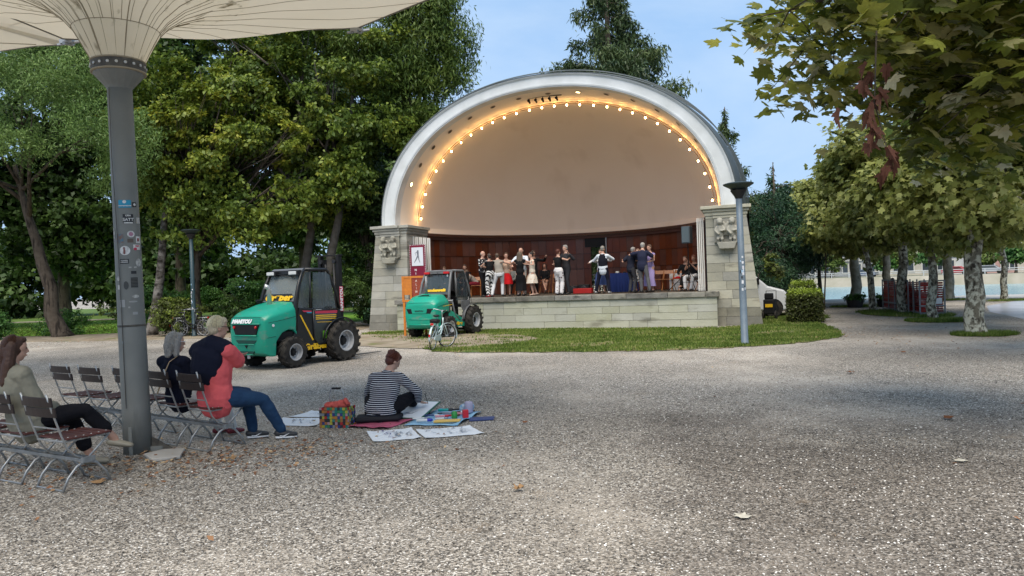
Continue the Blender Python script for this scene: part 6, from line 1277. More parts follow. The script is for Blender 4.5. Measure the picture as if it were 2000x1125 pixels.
    if dark:
        text('Gräber', .20, M_yel, r, (0, .452, 1.535), (rotx, 0, 0), offset=.013, sx=1.45, shear=.1); MB().add([(-.50, .450, 1.455), (.42, .450, 1.455), (.42, .472, 1.62), (-.50, .472, 1.62)], [(0, 1, 2, 3)]).build('rear_sticker', mat('black_film', (.01, .01, .01), .4), r, fixn=False)
        for x_ in (-.36, .36): MB().box(x_-.12, x_+.12, .53, .62, TOP-.11, TOP-.035).build('work_lamp', mat('lamp_white', (.55, .56, .56), .3), r, bevel=.01); MB().box(x_+.10, x_+.17, .54, .64, TOP-.13, TOP-.03).build('lamp_bracket', M_black, r)
        MB().tube([(-.22, .56, TOP-.08), (.05, .60, TOP-.13), (.35, .58, TOP-.16)], .012, 5).build('wiper', M_black, r, True)
    else:
        text('Bundeswelt', .135, M_yel, r, (.02, .452, 1.525), (rotx, 0, 0), offset=.009, sx=1.25)
        for x_ in (-.38, .38): MB().box(x_-.10, x_+.10, .54, .62, TOP-.10, TOP-.03).build('tail_lamp', M_redl, r, bevel=.01)
        MB().tube([(.02, .58, TOP-.04), (.08, .52, TOP-.10), (.16, .49, TOP-.2)], .01, 5).build('wiper', M_black, r, True)
    # interior: seat, wheel, levers
    MB().box(-.22, .22, .72, 1.10, .95, 1.08).box(-.20, .20, .66, .76, 1.05, 1.62).build('seat', M_black, r, bevel=.04); MB().lathe([(.17, 0), (.185, .012), (.17, .024), (.155, .012)], 20, (0, 0, 0)).build('steering_wheel', M_black, r, loc=(0, 1.30, 1.40)).rotation_euler = (radians(-35), 0, 0)
    MB().tube([(0, 1.42, .9), (0, 1.30, 1.4)], .03, 8).build('steering_column', M_black, r); MB().box(-.50, .50, .45, 1.55, .55, .62).build('cab_floor', M_black, r)
    # side markings (right side)
    X_ = .60 if dark else .592
    def stripe(pts, m_, nm='side_stripe', x0=None): MB().prism(pts, (x0 or X_+.015), (x0 or X_+.015)+.003, 'yz').build(nm, m_, r)
    if dark:
        stripe([(.50, 1.14), (.535, 1.14), (.83, .56), (.80, .54)], M_yel, x0=.593)
        stripe([(.88, 1.21), (1.50, 1.19), (1.49, 1.13), (.88, 1.15)], mat('sticker_red', (), .4), x0=.608)
        for z_ in (1.10, 1.06, 1.02): stripe([(.89, z_+.012), (1.46, z_-.004), (1.46, z_-.022), (.89, z_-.008)], M_yel, x0=.608)
        stripe([(.92, .955), (1.36, .935), (1.36, .925), (.92, .945)], M_yel, x0=.608); stripe([(1.06, .56), (1.24, .56), (1.24, .74), (1.06, .74)], mat('green_sticker', (.12, .35, .02), .5), x0=.608)
        stripe([(.56, 1.24), (.80, 1.22), (.79, 1.185), (.60, 1.20)], mat('sticker_red', (), .4), x0=.600); stripe([(.66, 1.20), (.80, 1.19), (.79, 1.165), (.68, 1.17)], mat('sticker_blue', (), .4), x0=.604); stripe([(.90, 1.24), (1.04, 1.235), (1.04, 1.215), (.90, 1.22)], M_wht, x0=.612)
        text('Gräber', .185, M_yel, r, (.605, .88, .405), (pi/2, 0, pi/2), offset=.009, sx=1.35)
        MB().lathe([(.03, 0), (.03, .012)], 12, (.612, -.43, .96), 'x').build('side_badge', M_wht, ho)
    else:
        stripe([(.02, 1.02), (.50, 1.06), (.50, 1.04), (.02, 1.005)], M_yel, x0=.624); stripe([(.32, 1.20), (.56, 1.20), (.56, 1.175), (.32, 1.175)], M_wht, x0=.612)
        MB().box(.53, .60, .30, 1.28, .30, .50).build('side_skirt', M_teal, r, bevel=.012); text('Gräber', .15, M_yel, r, (.604, .80, .405), (pi/2, 0, pi/2), offset=.008, sx=1.3)
        MB().lathe([(.035, 0), (.035, .005)], 14, (.40, .60, 2.0), 'y').build('speed_disc', M_wht, r)
    # the cab reaches back over the shortened hood
    cy = lambda y: y if y >= 1.3 else 1.3-(1.3-y)*1.20
    for ch in list(r.children_recursive):
        if ch == ho or ho in (ch.parent, ) or ch.name.startswith(('exhaust', 'air_int', 'pipe')): continue
        if ch.type == 'FONT' or (ch.type == 'MESH' and ch.name.startswith('steering_wheel')): ch.location.y = cy(ch.location.y)
        elif ch.type == 'MESH':
            for v in ch.data.vertices: v.co.y = cy(v.co.y)
    for v in ho.data.vertices: v.co.y = v.co.y if v.co.y < -.1 else -.1+(v.co.y+.1)*.66
    # chassis, axles, wheels
    MB().box(-.34, .34, -.30, 1.85, .36, .62).box(-.5, .5, -.06, .06, .28, .40).box(-.5, .5, 1.54, 1.66, .38, .52).build('chassis', M_black, r)
    MB().box(.42, .56, -.30, .38, .60, .80).box(-.56, -.42, -.30, .38, .60, .80).build('inner_fender', M_black, r)
    for e in (-1, 1): wheel(r, e*.64, .05, .345, .25, .185, e, 15); wheel(r, e*.66, 1.56, .475, .32, .245, e, 17)
    # mast, carriage, forks
    MT = 2.50 if dark else 2.12
    for e in (-1, 1):
        MB().box(e*.30-.045, e*.30+.045, 1.86, 1.98, .12, MT).build('mast_channel', M_black, r, bevel=.006); MB().box(e*.225-.03, e*.225+.03, 1.90, 2.02, .12, MT-.08).build('inner_mast', M_black, r, bevel=.006)
        MB().tube([(e*.14, 1.92, .3), (e*.14, 1.92, MT-.2)], .025, 8).build('hydraulic_cylinder', M_iron, r, True)
        MB().tube([(e*.42, 1.5, .8), (e*.36, 1.88, 1.25)], .03, 8).build('tilt_cylinder', M_chrome if e > 0 else M_iron, r, True)
    if dark: MB().box(-.42, .36, 1.86, 2.0, MT-.005, MT+.03).build('mast_crosshead', M_black, r, bevel=.006)
    if dark:
        for x_ in (-.22, .22): MB().lathe([(.05, -.02), (.05, .02)], 14, (x_, 1.84, MT-.14), 'y').build('pulley', M_iron, r)
    MB().box(-.34, .34, 1.88, 2.0, .9, 1.0).build('mast_crosshead', M_black, r)
    if dark:
        pn = MB().box(.350, .353, 1.86, 1.98, 1.15, 1.75).build('mast_sticker', mat('sticker_red', (), .4), r); text('MANITOU', .115, M_wht, r, (.356, 1.92, 1.45), (pi/2, radians(-90), pi/2), offset=.004, sx=1.1)
    MB().box(-.62, .62, 2.03, 2.08, .10, .18).box(-.62, .62, 2.03, 2.08, .50, .58).box(-.62, -.57, 2.03, 2.07, .18, .50).box(.57, .62, 2.03, 2.07, .18, .50).box(-.03, .03, 2.03, 2.07, .18, .5).build('carriage', M_black, r, bevel=.005)
    for x_ in (-.35, .35): MB().box(x_-.05, x_+.05, 2.085, 2.125, .04, .58).build('fork_back', M_black, r); MB().hexa([(x_-.05, 2.125, .03), (x_+.05, 2.125, .03), (x_+.03, 3.25, .03), (x_-.03, 3.25, .03), (x_-.05, 2.125, .07), (x_+.05, 2.125, .07), (x_+.03, 3.25, .045), (x_-.03, 3.25, .045)]).build('fork', mat('worn_fork_steel', (.16, .155, .15), .4, .6), r)
    return r
forklift('forklift', (-5.44, 16.5, 0), radians(-31), 'nearer teal green forklift with black closed cab and tall mast')
forklift('forklift', (-2.68, 24.15, 0), radians(-27), 'farther teal green forklift with grey cab near the stage wall', dark=False)

# ================================================================== bicycles
def bicycle(loc, rz, lean, label, mfr, mdark=M_black, steer=0., guard=True):
    r = empty('bicycle', loc, 0, label, 'bicycle'); r.rotation_euler = (0, lean, rz); r.rotation_mode = 'XYZ'
    mr = mat('bike_rim', (.45, .46, .47), .35, .6); RW = .34
    def whl(parent, yc):
        e = empty('wheel', (0, yc, RW)); e.parent = parent; s = MB(); n_ = 36
        MB().tube([(0, cos(2*pi*i/n_)*(RW-.016), sin(2*pi*i/n_)*(RW-.016)) for i in range(n_+1)], .016, 7).build('tyre', M_tyre, e, True); MB().tube([(0, cos(2*pi*i/n_)*(RW-.038), sin(2*pi*i/n_)*(RW-.038)) for i in range(n_+1)], .010, 5).build('rim', mr, e, True)
        for k in range(14): a_ = 2*pi*k/14; s.tube([((-1)**k*.02, 0, 0), (0, cos(a_)*(RW-.04), sin(a_)*(RW-.04))], .002, 3)
        s.lathe([(.02, -.04), (.025, 0), (.02, .04)], 10, (0, 0, 0), 'x'); s.build('spokes', mr, e)
        MB().tube([(0, cos(t)*(RW+.025), sin(t)*(RW+.025)) for t in [radians(d) for d in range(10, 200, 12)]] if yc == 0 else [(0, cos(t)*(RW+.025), sin(t)*(RW+.025)) for t in [radians(d) for d in range(-15, 150, 12)]], [.030]*(16 if yc == 0 else 14), 6, side=(1, 0, 0), r2=.006).build('mudguard', mfr, e, True)
    whl(r, 0); F_ = MB(); bb_ = (0, .46, .30); hd0, hd1 = (0, .88, .62), (0, .84, .86); st0 = (0, .32, .78)
    F_.tube([hd0, (0, .72, .42), bb_], .022, 9).tube([(0, .875, .70), (0, .68, .54), (0, .43, .44)], .016, 8).tube([bb_, st0], .018, 8).tube([hd0, hd1], .024, 9)
    for e in (-1, 1): F_.tube([(e*.045, 0, RW), (e*.04, .40, .31)], .011, 6).tube([(e*.045, 0, RW), (e*.025, .36, .64)], .010, 6)
    F_.build('frame', mfr, r, True); MB().tube([st0, (0, .29, .90)], .012, 8).build('seat_post', mr, r, True)
    s = MB(); s.caps([(0, .12, .945), (0, .24, .95), (0, .38, .94)], [.085, .07, .025], 12, 0, (1, 0, 0), [.03, .03, .018]); s.build('saddle', mdark, r, True, fixn=False)
    fk = empty('fork', (0, .88, 0)); fk.parent = r; fk.rotation_euler.z = steer
    whl(fk, .17); s = MB()
    for e in (-1, 1): s.tube([(e*.05, .17, RW), (e*.045, .04, .64), (0, 0, .66)], .011, 7)
    s.build('fork_blades', mfr, fk, True); MB().tube([(0, -.04, .86), (0, -.06, 1.0), (0, -.05, 1.06)], .012, 7).build('stem', mr, fk, True); MB().tube([(-.30, -.26, 1.06), (-.27, -.12, 1.09), (-.10, -.03, 1.06), (.10, -.03, 1.06), (.27, -.12, 1.09), (.30, -.26, 1.06)], .011, 7).build('handlebar', mr, fk, True)
    for e in (-1, 1): MB().tube([(e*.305, -.28, 1.058), (e*.285, -.17, 1.08)], .017, 7).build('grip', mdark, fk, True)
    MB().lathe([(.045, 0), (.05, .02), (.03, .05)], 12, (0, .03, .80), 'y').build('head_lamp', mdark, fk); ck = MB(); ck.lathe([(.10, .045), (.10, .055)], 18, (0, .46, .30), 'x').tube([(.06, .46, .30), (.07, .44, .14)], .01, 5).tube([(-.06, .46, .30), (-.07, .48, .46)], .01, 5).box(.06, .14, .40, .47, .125, .145).box(-.14, -.06, .44, .51, .455, .475); ck.build('crank', M_iron, r)
    if guard: MB().prism([(-.05, .30), (.0, .40), (.50, .42), (.62, .33), (.56, .22), (.10, .26)], .035, .06, 'yz').build('chain_guard', mfr, r, bevel=.01)
    ra = MB().tube([(-.06, -.18, .74), (-.06, .22, .74)], .007, 5).tube([(.06, -.18, .74), (.06, .22, .74)], .007, 5).tube([(-.06, -.18, .74), (.06, -.18, .74)], .007, 5).tube([(.05, 0, RW), (.06, 0, .74)], .006, 4).tube([(-.05, 0, RW), (-.06, 0, .74)], .006, 4); ra.build('rack', mfr if guard else mr, r, True)
    MB().box(-.045, .045, -.215, -.185, .70, .76).build('rear_lamp', M_redl, r, bevel=.008); MB().box(-.02, .02, -.385, -.365, .40, .47).build('reflector', M_redl, r)
    MB().tube([(-.04, .05, .30), (-.14, .02, .01)], .008, 5).build('kickstand', M_iron, r); return r
M_mint = mat('pale_mint_paint', (.46, .56, .55), .4); bk = bicycle((-2.12, 19.25, 0), radians(-11), radians(5), 'pale mint step through bicycle parked on the lawn edge behind the second forklift', M_mint, steer=radians(-34)); bk.scale = (.95, .95, .95)
s = MB(); s.prism([(-.11, -.08), (.11, -.08), (.11, .22), (-.11, .22)], .75, .86, 'xy'); s.build('carrier_bag', M_black, bk, bevel=.03)
bicycle((-12.1, 29.0, 0), radians(78), radians(-4), 'black bicycle leaning beside the dark street lamp in the park, right one', M_iron, guard=False); bicycle((-13.3, 29.4, 0), radians(-105), radians(4), 'black bicycle half hidden in the shrubs left of the park lamp', M_iron, guard=False)

# ================================================================== white van and black cart behind the right pier
M_van = mat('white_van_paint', (.66, .67, .68), .3, spec=.6); vn = empty('van', (9.5, 29.9, 0), radians(-107), 'white van parked behind the right pier, only its front visible', 'van')
s = MB(); pr_ = [(-3.0, .35), (-3.0, 1.9), (-2.8, 2.0), (-.05, 1.98), (.75, 1.22), (1.35, 1.04), (1.52, .85), (1.58, .60), (1.56, .30), (1.30, .26), (-2.9, .28)]
s.prism(pr_, -.88, .88, 'yz'); s.build('body', M_van, vn, bevel=.06); MB().add([(-.74, .04, 1.93), (.74, .04, 1.93), (.80, .72, 1.30), (-.80, .72, 1.30)], [(0, 1, 2, 3)]).build('windscreen', M_glass, vn, fixn=False)
for e in (-1, 1):
    MB().prism([(e*.50, .78), (e*.80, .92), (e*.84, .82), (e*.62, .70)], 1.545, 1.575, 'xz').build('headlight', mat('headlight_glass', (.35, .37, .40), .15, .3), vn, bevel=.01); MB().prism([(.02, 1.35), (.10, 1.82), (-.9, 1.84), (-.9, 1.35)], e*.885-.004, e*.885+.004, 'yz').build('side_window', M_glass, vn)
    MB().box(e*.98-.09, e*.98+.09, .35, .45, 1.28, 1.55).build('mirror', M_black, vn, bevel=.03); wheel_e = empty('wheel', (e*.80, .95, .33)); wheel_e.parent = vn
    MB().lathe([(.2, -.1), (.33, -.1), (.34, 0), (.33, .1), (.2, .1), (.2, -.1)], 24, (0, 0, 0), 'x', caps=False).build('tyre', M_tyre, wheel_e); MB().lathe([(.2, -.06), (.19, .06), (.05, .08)], 16, (0, 0, 0), 'x').build('rim', M_rim, wheel_e); MB().lathe([(.36, -.09), (.36, .09)], 24, (e*.80, .95, .36), 'x').build('wheel_arch', M_black, vn)
MB().prism([(-.42, .78), (.42, .78), (.36, .64), (-.36, .64)], 1.56, 1.60, 'xz').build('grille', M_black, vn, bevel=.01); MB().prism([(-.70, .42), (.70, .42), (.60, .33), (-.60, .33)], 1.565, 1.60, 'xz').build('air_intake', M_black, vn); MB().box(-.26, .26, 1.585, 1.605, .44, .54).build('number_plate', M_wht, vn); MB().lathe([(.07, 0), (.07, .03)], 16, (0, 1.60, .71), 'y').build('badge', M_rim, vn)
ct_ = empty('cart', (9.52, 27.4, 0), radians(-30), 'black wheeled cart with a yellow plate beside the white van', 'cart')
for e in (-1, 1): w_ = empty('wheel', (e*.22, 0, .17)); w_.parent = ct_; MB().lathe([(.1, -.03), (.17, -.035), (.17, .035), (.1, .03)], 20, (0, 0, 0), 'x').build('tyre', M_tyre, w_); MB().lathe([(.1, -.02), (.03, .03)], 12, (0, 0, 0), 'x').build('rim', M_iron, w_)
MB().box(-.20, .20, -.15, .35, .20, .75).build('body', M_black, ct_, bevel=.04); MB().box(-.16, .16, -.12, .0, .75, .98).build('backrest', M_black, ct_, bevel=.04); MB().tube([(-.18, .3, .7), (-.18, .38, 1.05), (.18, .38, 1.05), (.18, .3, .7)], .014, 6).build('handle', M_iron, ct_, True); MB().box(-.12, .14, -.175, -.155, .46, .58).build('plate', M_yel, ct_)
# ================================================================== red slatted frames, planters, bench by the water
M_redw = mat('red_slats', (.36, .028, .02), .6, rnd=.18, n=(9, .2)); M_grf = mat('grey_frame', (.22, .23, .24), .5, .3)
def rack(p0, p1, H_, cols, rows_, label, plate=False):
    d = Vector((p1[0]-p0[0], p1[1]-p0[1], 0)); L_ = d.length; r = empty('slatted_rack', (p0[0], p0[1], 0), math.atan2(d.y, d.x), label, 'rack', 'grey racks of stacked red slatted furniture')
    for i in range(cols+1):
        x_ = L_*i/cols
        for y_ in (-.02, .80): MB().box(x_-.025, x_+.025, y_-.02, y_+.02, 0, H_+.06).build('post', M_grf, r)
    for z_ in (.05, .33, H_+.02): MB().box(0, L_, -.05, -.02, z_, z_+.05).build('rail', M_grf, r)
    MB().box(0, L_, .1, .78, .08, .13).build('base', M_grf, r)
    me = MB().box(0, L_/cols-.08, .0, .035, 0, (H_-.1)/rows_*.80).box(.02, L_/cols-.10, .035, .72, 0, (H_-.1)/rows_*.3).mesh('slat', M_redw)
    for c in range(cols):
        for k in range(rows_): link('slat', me, r, (L_*c/cols+.04, .012*((k*7+c) % 3), .13+(H_-.12)*k/rows_))
    if plate: MB().box(L_*.35, L_*.88, -.075, -.06, .42, .62).build('label_plate', M_wht, r)
    return r
rack((15.65, 31.2), (14.85, 27.7), 1.22, 4, 15, 'rack of red slatted furniture left of the second slim plane trunk, seen along its side')
rack((14.62, 26.55), (15.40, 26.35), 1.20, 2, 13, 'rack of red slatted furniture with a white plate between two plane trunks', True)
be = empty('park_bench', (27.9, 36.5, 0), radians(170), 'dark wooden park bench by the water at the right edge', 'bench')
for k in range(4): MB().box(-.9, .9, -.2+k*.11, -.11+k*.11, .44, .47).build('seat_slat', M_slatd, be)
for k in range(3): MB().box(-.9, .9, -.27-k*.02, -.245-k*.02, .55+k*.12, .64+k*.12).build('back_slat', M_slatd, be)
for e in (-.75, .75): MB().tube([(e, .2, 0), (e, .12, .2), (e, .2, .43), (e, -.2, .43), (e, -.3, .86)], .02, 6).tube([(e, -.28, 0), (e, -.15, .2), (e, -.2, .43)], .02, 6).build('side_frame', M_iron, be)
MB()
def planter(x_, y_, label):
    r = empty('planter', (x_, y_, 0), 0, label, 'planter', 'planted pots beside the broad plane trunk'); MB().lathe([(.24, 0), (.32, .05), (.38, .35), (.36, .36), (.33, .30)], 18).build('pot', M_iron, r)
    crown('foliage', r, [(0, 0, .45, .5, .4, .18)], 900, .12, M_shrub, seed=int(x_*10), up=.8)
planter(15.75, 34.0, 'dark planter left of the broad plane trunk'); planter(17.0, 33.7, 'dark planter right of the broad plane trunk')

# ================================================================== TREES
def tree(label, base, r, clumps, n, size, m, mb=M_bark, shape='kite', seed=0, top=None, tips=None, cat='tree', group=None, name='tree', trunks=None, **kw):
    t = empty(name, base, 0, label, cat, group); b0 = Vector(base); clumps = clumps; C = [(c[0]-b0.x, c[1]-b0.y, c[2], c[3], c[4], c[5]) for c in clumps]
    tp = tips or [(c[0], c[1], c[2]) for c in (C if len(C) < 40 else C[::5])]
    wood('trunk', t, mb, (0, 0, -.05), tp, r, seed=seed, fork=kw.pop('fork', .45), taper=kw.pop('taper', .75), top=top and (top[0]-b0.x, top[1]-b0.y, top[2]))
    for k, (bx_, by_, r_, tx_, ty_, tz_) in enumerate(trunks or []): wood('trunk', t, mb, (bx_-b0.x, by_-b0.y, -.05), tp[:2], r_, seed=seed+k+1, top=(tx_-b0.x, ty_-b0.y, tz_))
    crown('crown', t, C, n, size, m, shape, seed=seed, **kw); return t
def scatter(c, rad, n, seed, cr=(1.2, 2.0), flat=.75):
    g = random.Random(seed); out = []
    for _ in range(n):
        while True:
            p = [g.uniform(-1, 1) for _ in range(3)]
            if sum(q*q for q in p) < 1: break
        s_ = g.uniform(*cr); out.append((c[0]+p[0]*rad[0], c[1]+p[1]*rad[1], c[2]+p[2]*rad[2], s_, s_, s_*flat))
    return out
# feathery locust on the left
tree('feathery light green locust tree on the far left with a bare leaning trunk', (-19.8, 32.4, 0), .34,
     [(-24.5, 30, 11.5, 2.2, 1.8, 1.2), (-22, 29.5, 9.2, 2.0, 1.6, 1.1), (-20.2, 29, 11.2, 1.9, 1.6, 1.0), (-18.2, 29.2, 10.2, 1.7, 1.4, 1.0), (-22.5, 29, 7.6, 1.7, 1.4, .8), (-19.2, 29, 8.0, 1.3, 1.2, .7), (-15.8, 28.6, 8.6, 1.6, 1.4, 1.2), (-14.6, 28.6, 7.7, 1.2, 1.2, 1.2), (-16.6, 29, 10.6, 1.6, 1.4, 1.0), (-15.3, 29, 6.6, 1.1, 1, .8), (-24.5, 30, 9.2, 2, 1.6, 1), (-20.5, 30.5, 13.5, 3, 2, 1.4), (-24, 31, 14, 3, 2, 1.4), (-17, 30.5, 13, 2.4, 1.8, 1.2)],
     90000, .15, M_loc, shape='needle', seed=2, top=(-21.3, 32, 7.5), tips=[(-2, -2, 9), (1, -3, 9), (3.5, -3.5, 8), (-4, -2, 8), (-3, -2.5, 6.5), (0, -2, 11)], up=.3, droop=.45, per=60, sub=.20, hang=.5)
# big lime between the post and the shell, yellowing in parts
big = scatter((-9.8, 33, 9.4), (6.6, 2.2, 5.6), 130, 5, (.6, 1.25), .6) + [(-15.6, 32, 8.8, 1.7, 1.4, 1.3), (-14.6, 31.2, 6.6, 1.6, 1.3, 1.3), (-12.5, 31, 5.6, 1.7, 1.4, 1.4), (-13.6, 31, 4.6, 1.3, 1.1, 1.0), (-11, 30.8, 4.6, 1.3, 1.1, 1.2), (-9, 31, 5.6, 1.2, 1.1, 1.2), (-6.8, 31.4, 6.3, 1.2, 1.1, 1.2), (-15.4, 31.6, 11, 1.8, 1.5, 1.4)]
tree('big lime tree with dense green foliage and two bare trunks behind the nearer forklift', (-9.4, 33.4, 0), .27, big, 120000, .20, M_lime, seed=8, top=(-8.6, 33.3, 10), trunks=[(-8.35, 32.6, .25, -6.6, 32.6, 11)], up=.5, droop=.5, per=34, sub=.17, mb=mat('grey_bark', (.16, .14, .12), .95, n=(5, .2), c2=(.08, .07, .055), bump=(14, .9)))
tree('yellowing lime tree with bright yellow green tufts right of the canopy post', (-13.9, 32.6, 0), .2, [(-14.2, 29.6, 9.0, 1.3, .9, .8), (-13.2, 29.6, 8.3, 1.1, .9, .7), (-15.0, 29.8, 7.7, .9, .8, .7), (-12.2, 29.8, 9.4, 1.4, .8, .7), (-12.6, 29.6, 6.7, 1.2, .8, .7), (-10.8, 29.8, 7.4, 1.1, .8, .6), (-10.4, 30, 9.8, 1.3, .8, .6), (-14.9, 30, 11, 1.6, .9, .7), (-8.6, 30.2, 6.2, 1.0, .8, .6)][:0]+scatter((-13.4, 30.4, 8.2), (2.6, 1.0, 1.9), 17, 61, (.4, .8), .6)+scatter((-10, 31, 8.2), (3.6, .9, 3.4), 16, 62, (.3, .65), .6), 15000, .19, M_limey, seed=9, top=(-13.5, 32, 7), up=.7, droop=.4, per=30, sub=.2)
tree('bald cypress with hanging feathery sprays beside the left end of the shell', (-4.6, 35.5, 0), .33, [(-3.6, 33, 14.2, 1.8, 1.4, 1.5), (-2.4, 33, 12.9, 1.2, 1.1, 1.0), (-4.6, 33, 12, 1.6, 1.3, 1.3), (-3.0, 33, 11.2, 1.2, 1, .9), (-5.2, 33.5, 15.5, 2, 1.4, 1.4), (-2.2, 33, 11.6, .9, .9, .8), (-4.2, 33, 16.5, 1.6, 1.4, 1), (-5.4, 33.4, 10.3, 1.4, 1.2, 1.2), (-6.6, 33.4, 12.6, 1.6, 1.3, 1.3), (-3.6, 33, 9.4, 1.0, 1, .8), (-2.9, 33.5, 14.9, .9, .9, .8)], 60000, .24, M_cyp, shape='needle', seed=12, up=.25, droop=.9, per=50, sub=.20, hang=.9)
tree('dark leafy tree behind the lime reaching down to the left pier', (-6.8, 35.5, 0), .3, scatter((-6.6, 35.6, 6.2), (2.4, 1.4, 4.4), 18, 14, (1.1, 1.7)), 50000, .2, M_darkl, seed=15, up=.5, droop=.3)
wd = tree('birch like pale leaning trunk right of the canopy post with small dark crown', (-15.2, 31, 0), .22, [(-14.2, 32, 9, 2, 1.6, 1.6), (-15.5, 32, 7.6, 1.8, 1.4, 1.3)], 6000, .15, M_lime, mb=M_birch, seed=17, top=(-13.9, 31.3, 8.5))
for k, (x_, y_, h_, w_, lb) in enumerate([(-33, 40, 18, 5.5, 'dark tree filling the far left edge'), (-26, 43, 19, 5, 'dark tree behind the locust trunk'), (-20, 44.5, 20, 5, 'tall dark tree above the canopy edge'), (-13, 46, 20, 5, 'tall dark tree behind the yellowing lime'), (-7, 47, 13, 4.5, 'tall dark tree behind the twin trunks'), (-30, 33, 9, 3.6, 'low dark tree at the left edge behind the shrubs')]):
    tree(lb, (x_, y_, 0), .35, scatter((x_, y_, h_*.58), (w_*.85, 1.8, h_*.40), 60, 40+k, (1.0, 2.0)), 48000, .36, M_darkl, seed=50+k, up=.5, group='dark park trees behind')
# shrubs
for k, (x_, y_, h_, w_, m_, lb) in enumerate([(-22.6, 31.6, 1.5, 1.8, M_shrub, 'low green shrub at the far left under the locust'), (-17.9, 36.8, 2.8, 2.0, M_shrub, 'pale green rounded shrub left of the post'), (-13.4, 30.2, 1.7, 1.5, M_hedge, 'brownish green shrub behind the grey haired woman'), (-11.8, 31, 1.5, 1.1, M_darkl, 'dark shrub behind the street lamp in the park'), (-25.5, 31, 1.3, 1.6, M_hedge, 'yellowish low shrub at the left picture edge'),
        (-20.3, 33.4, 1.2, 1.0, M_shrub, 'small green shrub behind the locust trunk'), (-9.8, 38.5, 3.6, 2.3, M_shrub, 'tall leafy shrub behind the nearer forklift cab'), (-7.6, 31.2, 3.4, 1.5, M_darkl, 'tall dark shrub between the forklift mast and the left pier'), (-6.2, 33, 4.6, 1.2, M_darkl, 'dark ivy clad shrub close to the left pier'), (-15, 40, 2.6, 2.4, M_shrub, 'leafy shrub on the far park lawn'), (-5.6, 31.6, 2.6, 1.0, M_yew, 'dark low shrub at the foot of the left pier')]):
    s_ = empty('shrub', (x_, y_, 0), 0, lb, 'shrub', 'shrubs in the park'); crown('foliage', s_, scatter((0, 0, h_*.45), (w_*.7, .7, h_*.35), 7, 60+k, (.45, .8)), int(3200*w_*(h_**.5)), .11, m_, seed=70+k, up=.7)
    for j in range(5): MB().tube([(0, 0, 0), (.1*(j-2), .05*j, h_*.4), (.28*(j-2)*w_*.5, .1*(j-2), h_*.75)], [.03, .02, .008], 5).build('stem', M_bark, s_)
# far-off wood closing the park
wd = empty('far_wood', (0, 0, 0)); bpy.data.objects.remove(wd)
C = scatter((-30, 66, 4.4), (44, 3, 5.0), 120, 77, (2.2, 3.8), .8); P_, t_ = clump_points(C, 90000, 78); V_, k_ = leaves(P_, .6, 'kite', seed=79); o_ = link('far_wood', np_mesh('far_wood', V_, k_, M_darkl, t_)); tag(o_, 'far dark wood closing the park behind the trees', 'wood', kind='stuff')
C = scatter((-16, 52, .9), (14, 1.5, .4), 26, 81, (.8, 1.3), .8); P_, t_ = clump_points(C, 16000, 82); V_, k_ = leaves(P_, .2, 'kite', seed=83); o_ = link('far_hedge', np_mesh('far_hedge', V_, k_, M_hedge, t_)); tag(o_, 'bright far hedge seen below the tree crowns', 'hedge', kind='stuff')
# conifers behind the shell
def conifer(label, base, H_, rad, n, m, seed, z0=1., p=.8, size=.2):
    t = empty('conifer', base, 0, label, 'conifer'); MB().tube([(0, 0, 0), (.05, 0, H_*.5), (0, 0, H_)], [rad*.09, rad*.05, .02], 10).build('trunk', M_bark, t, True)
    g = np.random.default_rng(seed); nb = int(60*H_/10); zs = z0+(H_-z0)*g.uniform(0, 1, nb)**.9; az = g.uniform(0, 2*pi, nb); L_ = rad*((H_-zs)/(H_-z0))**p*g.uniform(.65, 1.12, nb)
    bm_ = MB()
    for z_, a_, l_ in zip(zs, az, L_): bm_.tube([(0, 0, z_), (cos(a_)*l_*.5, sin(a_)*l_*.5, z_-.06*l_), (cos(a_)*l_, sin(a_)*l_, z_+.08*l_)], [.04, .025, .008], 4)
    bm_.build('branches', M_bark, t, fixn=False)['kind'] = 'stuff'
    bi = g.choice(nb, n, p=L_/L_.sum()); f = g.uniform(.2, 1.05, n)**.7; wv_ = .16+.24*(1-f); tw = g.integers(0, 9, n)
    X = np.cos(az[bi])*L_[bi]*f; Y = np.sin(az[bi])*L_[bi]*f; Z = zs[bi]+L_[bi]*(.10*f*f-.06*f)
    P = np.stack([X, Y, Z], 1)+g.normal(size=(n, 3))*(L_[bi]*wv_)[:, None]*np.array([.55, .55, .30])
    off = np.sin(tw*2.1+bi)[:, None]*.1; P += off; P[:, 2] -= np.abs(g.normal(size=n))*.38
    V, k = leaves(P, size, 'needle', up=.2, droop=1.0, spread=.8, seed=seed+1); V = V*1.0
    tone = np.clip(g.uniform(0, 1, nb)[bi]*.6+g.uniform(0, .4, n), 0, 1); o = link('foliage', np_mesh('foliage', V, k, m, tone), t); o['kind'] = 'stuff'; return t
conifer('tall dark conifer rising behind the middle of the bandshell', (6.3, 45, 0), 20.8, 7.6, 90000, M_con, 101, size=.36, p=.72)
conifer('pointed conifer behind the right shoulder of the bandshell', (12.1, 41, 0), 11.0, 2.6, 26000, M_con, 103, size=.28)
conifer('lower conifer right of the pointed one behind the street lamp', (13.6, 38, 0), 7.4, 2.6, 24000, M_yew, 105, size=.24)
tree('dark bushy yew right of the right pier', (12.4, 34.0, 0), .2, scatter((12.3, 34, 2.9), (1.6, 1.2, 2.1), 18, 111, (.8, 1.25)), 40000, .13, M_yew, shape='needle', seed=112, up=.5, droop=.3, cat='yew')
tree('small tree with pale green leaves between the yew and the van', (10.3, 30.9, 0), .05, [(10.3, 29.0, 1.75, .35, .35, .35), (10.2, 29.0, 2.2, .3, .3, .3)], 900, .12, M_hedge, seed=113)
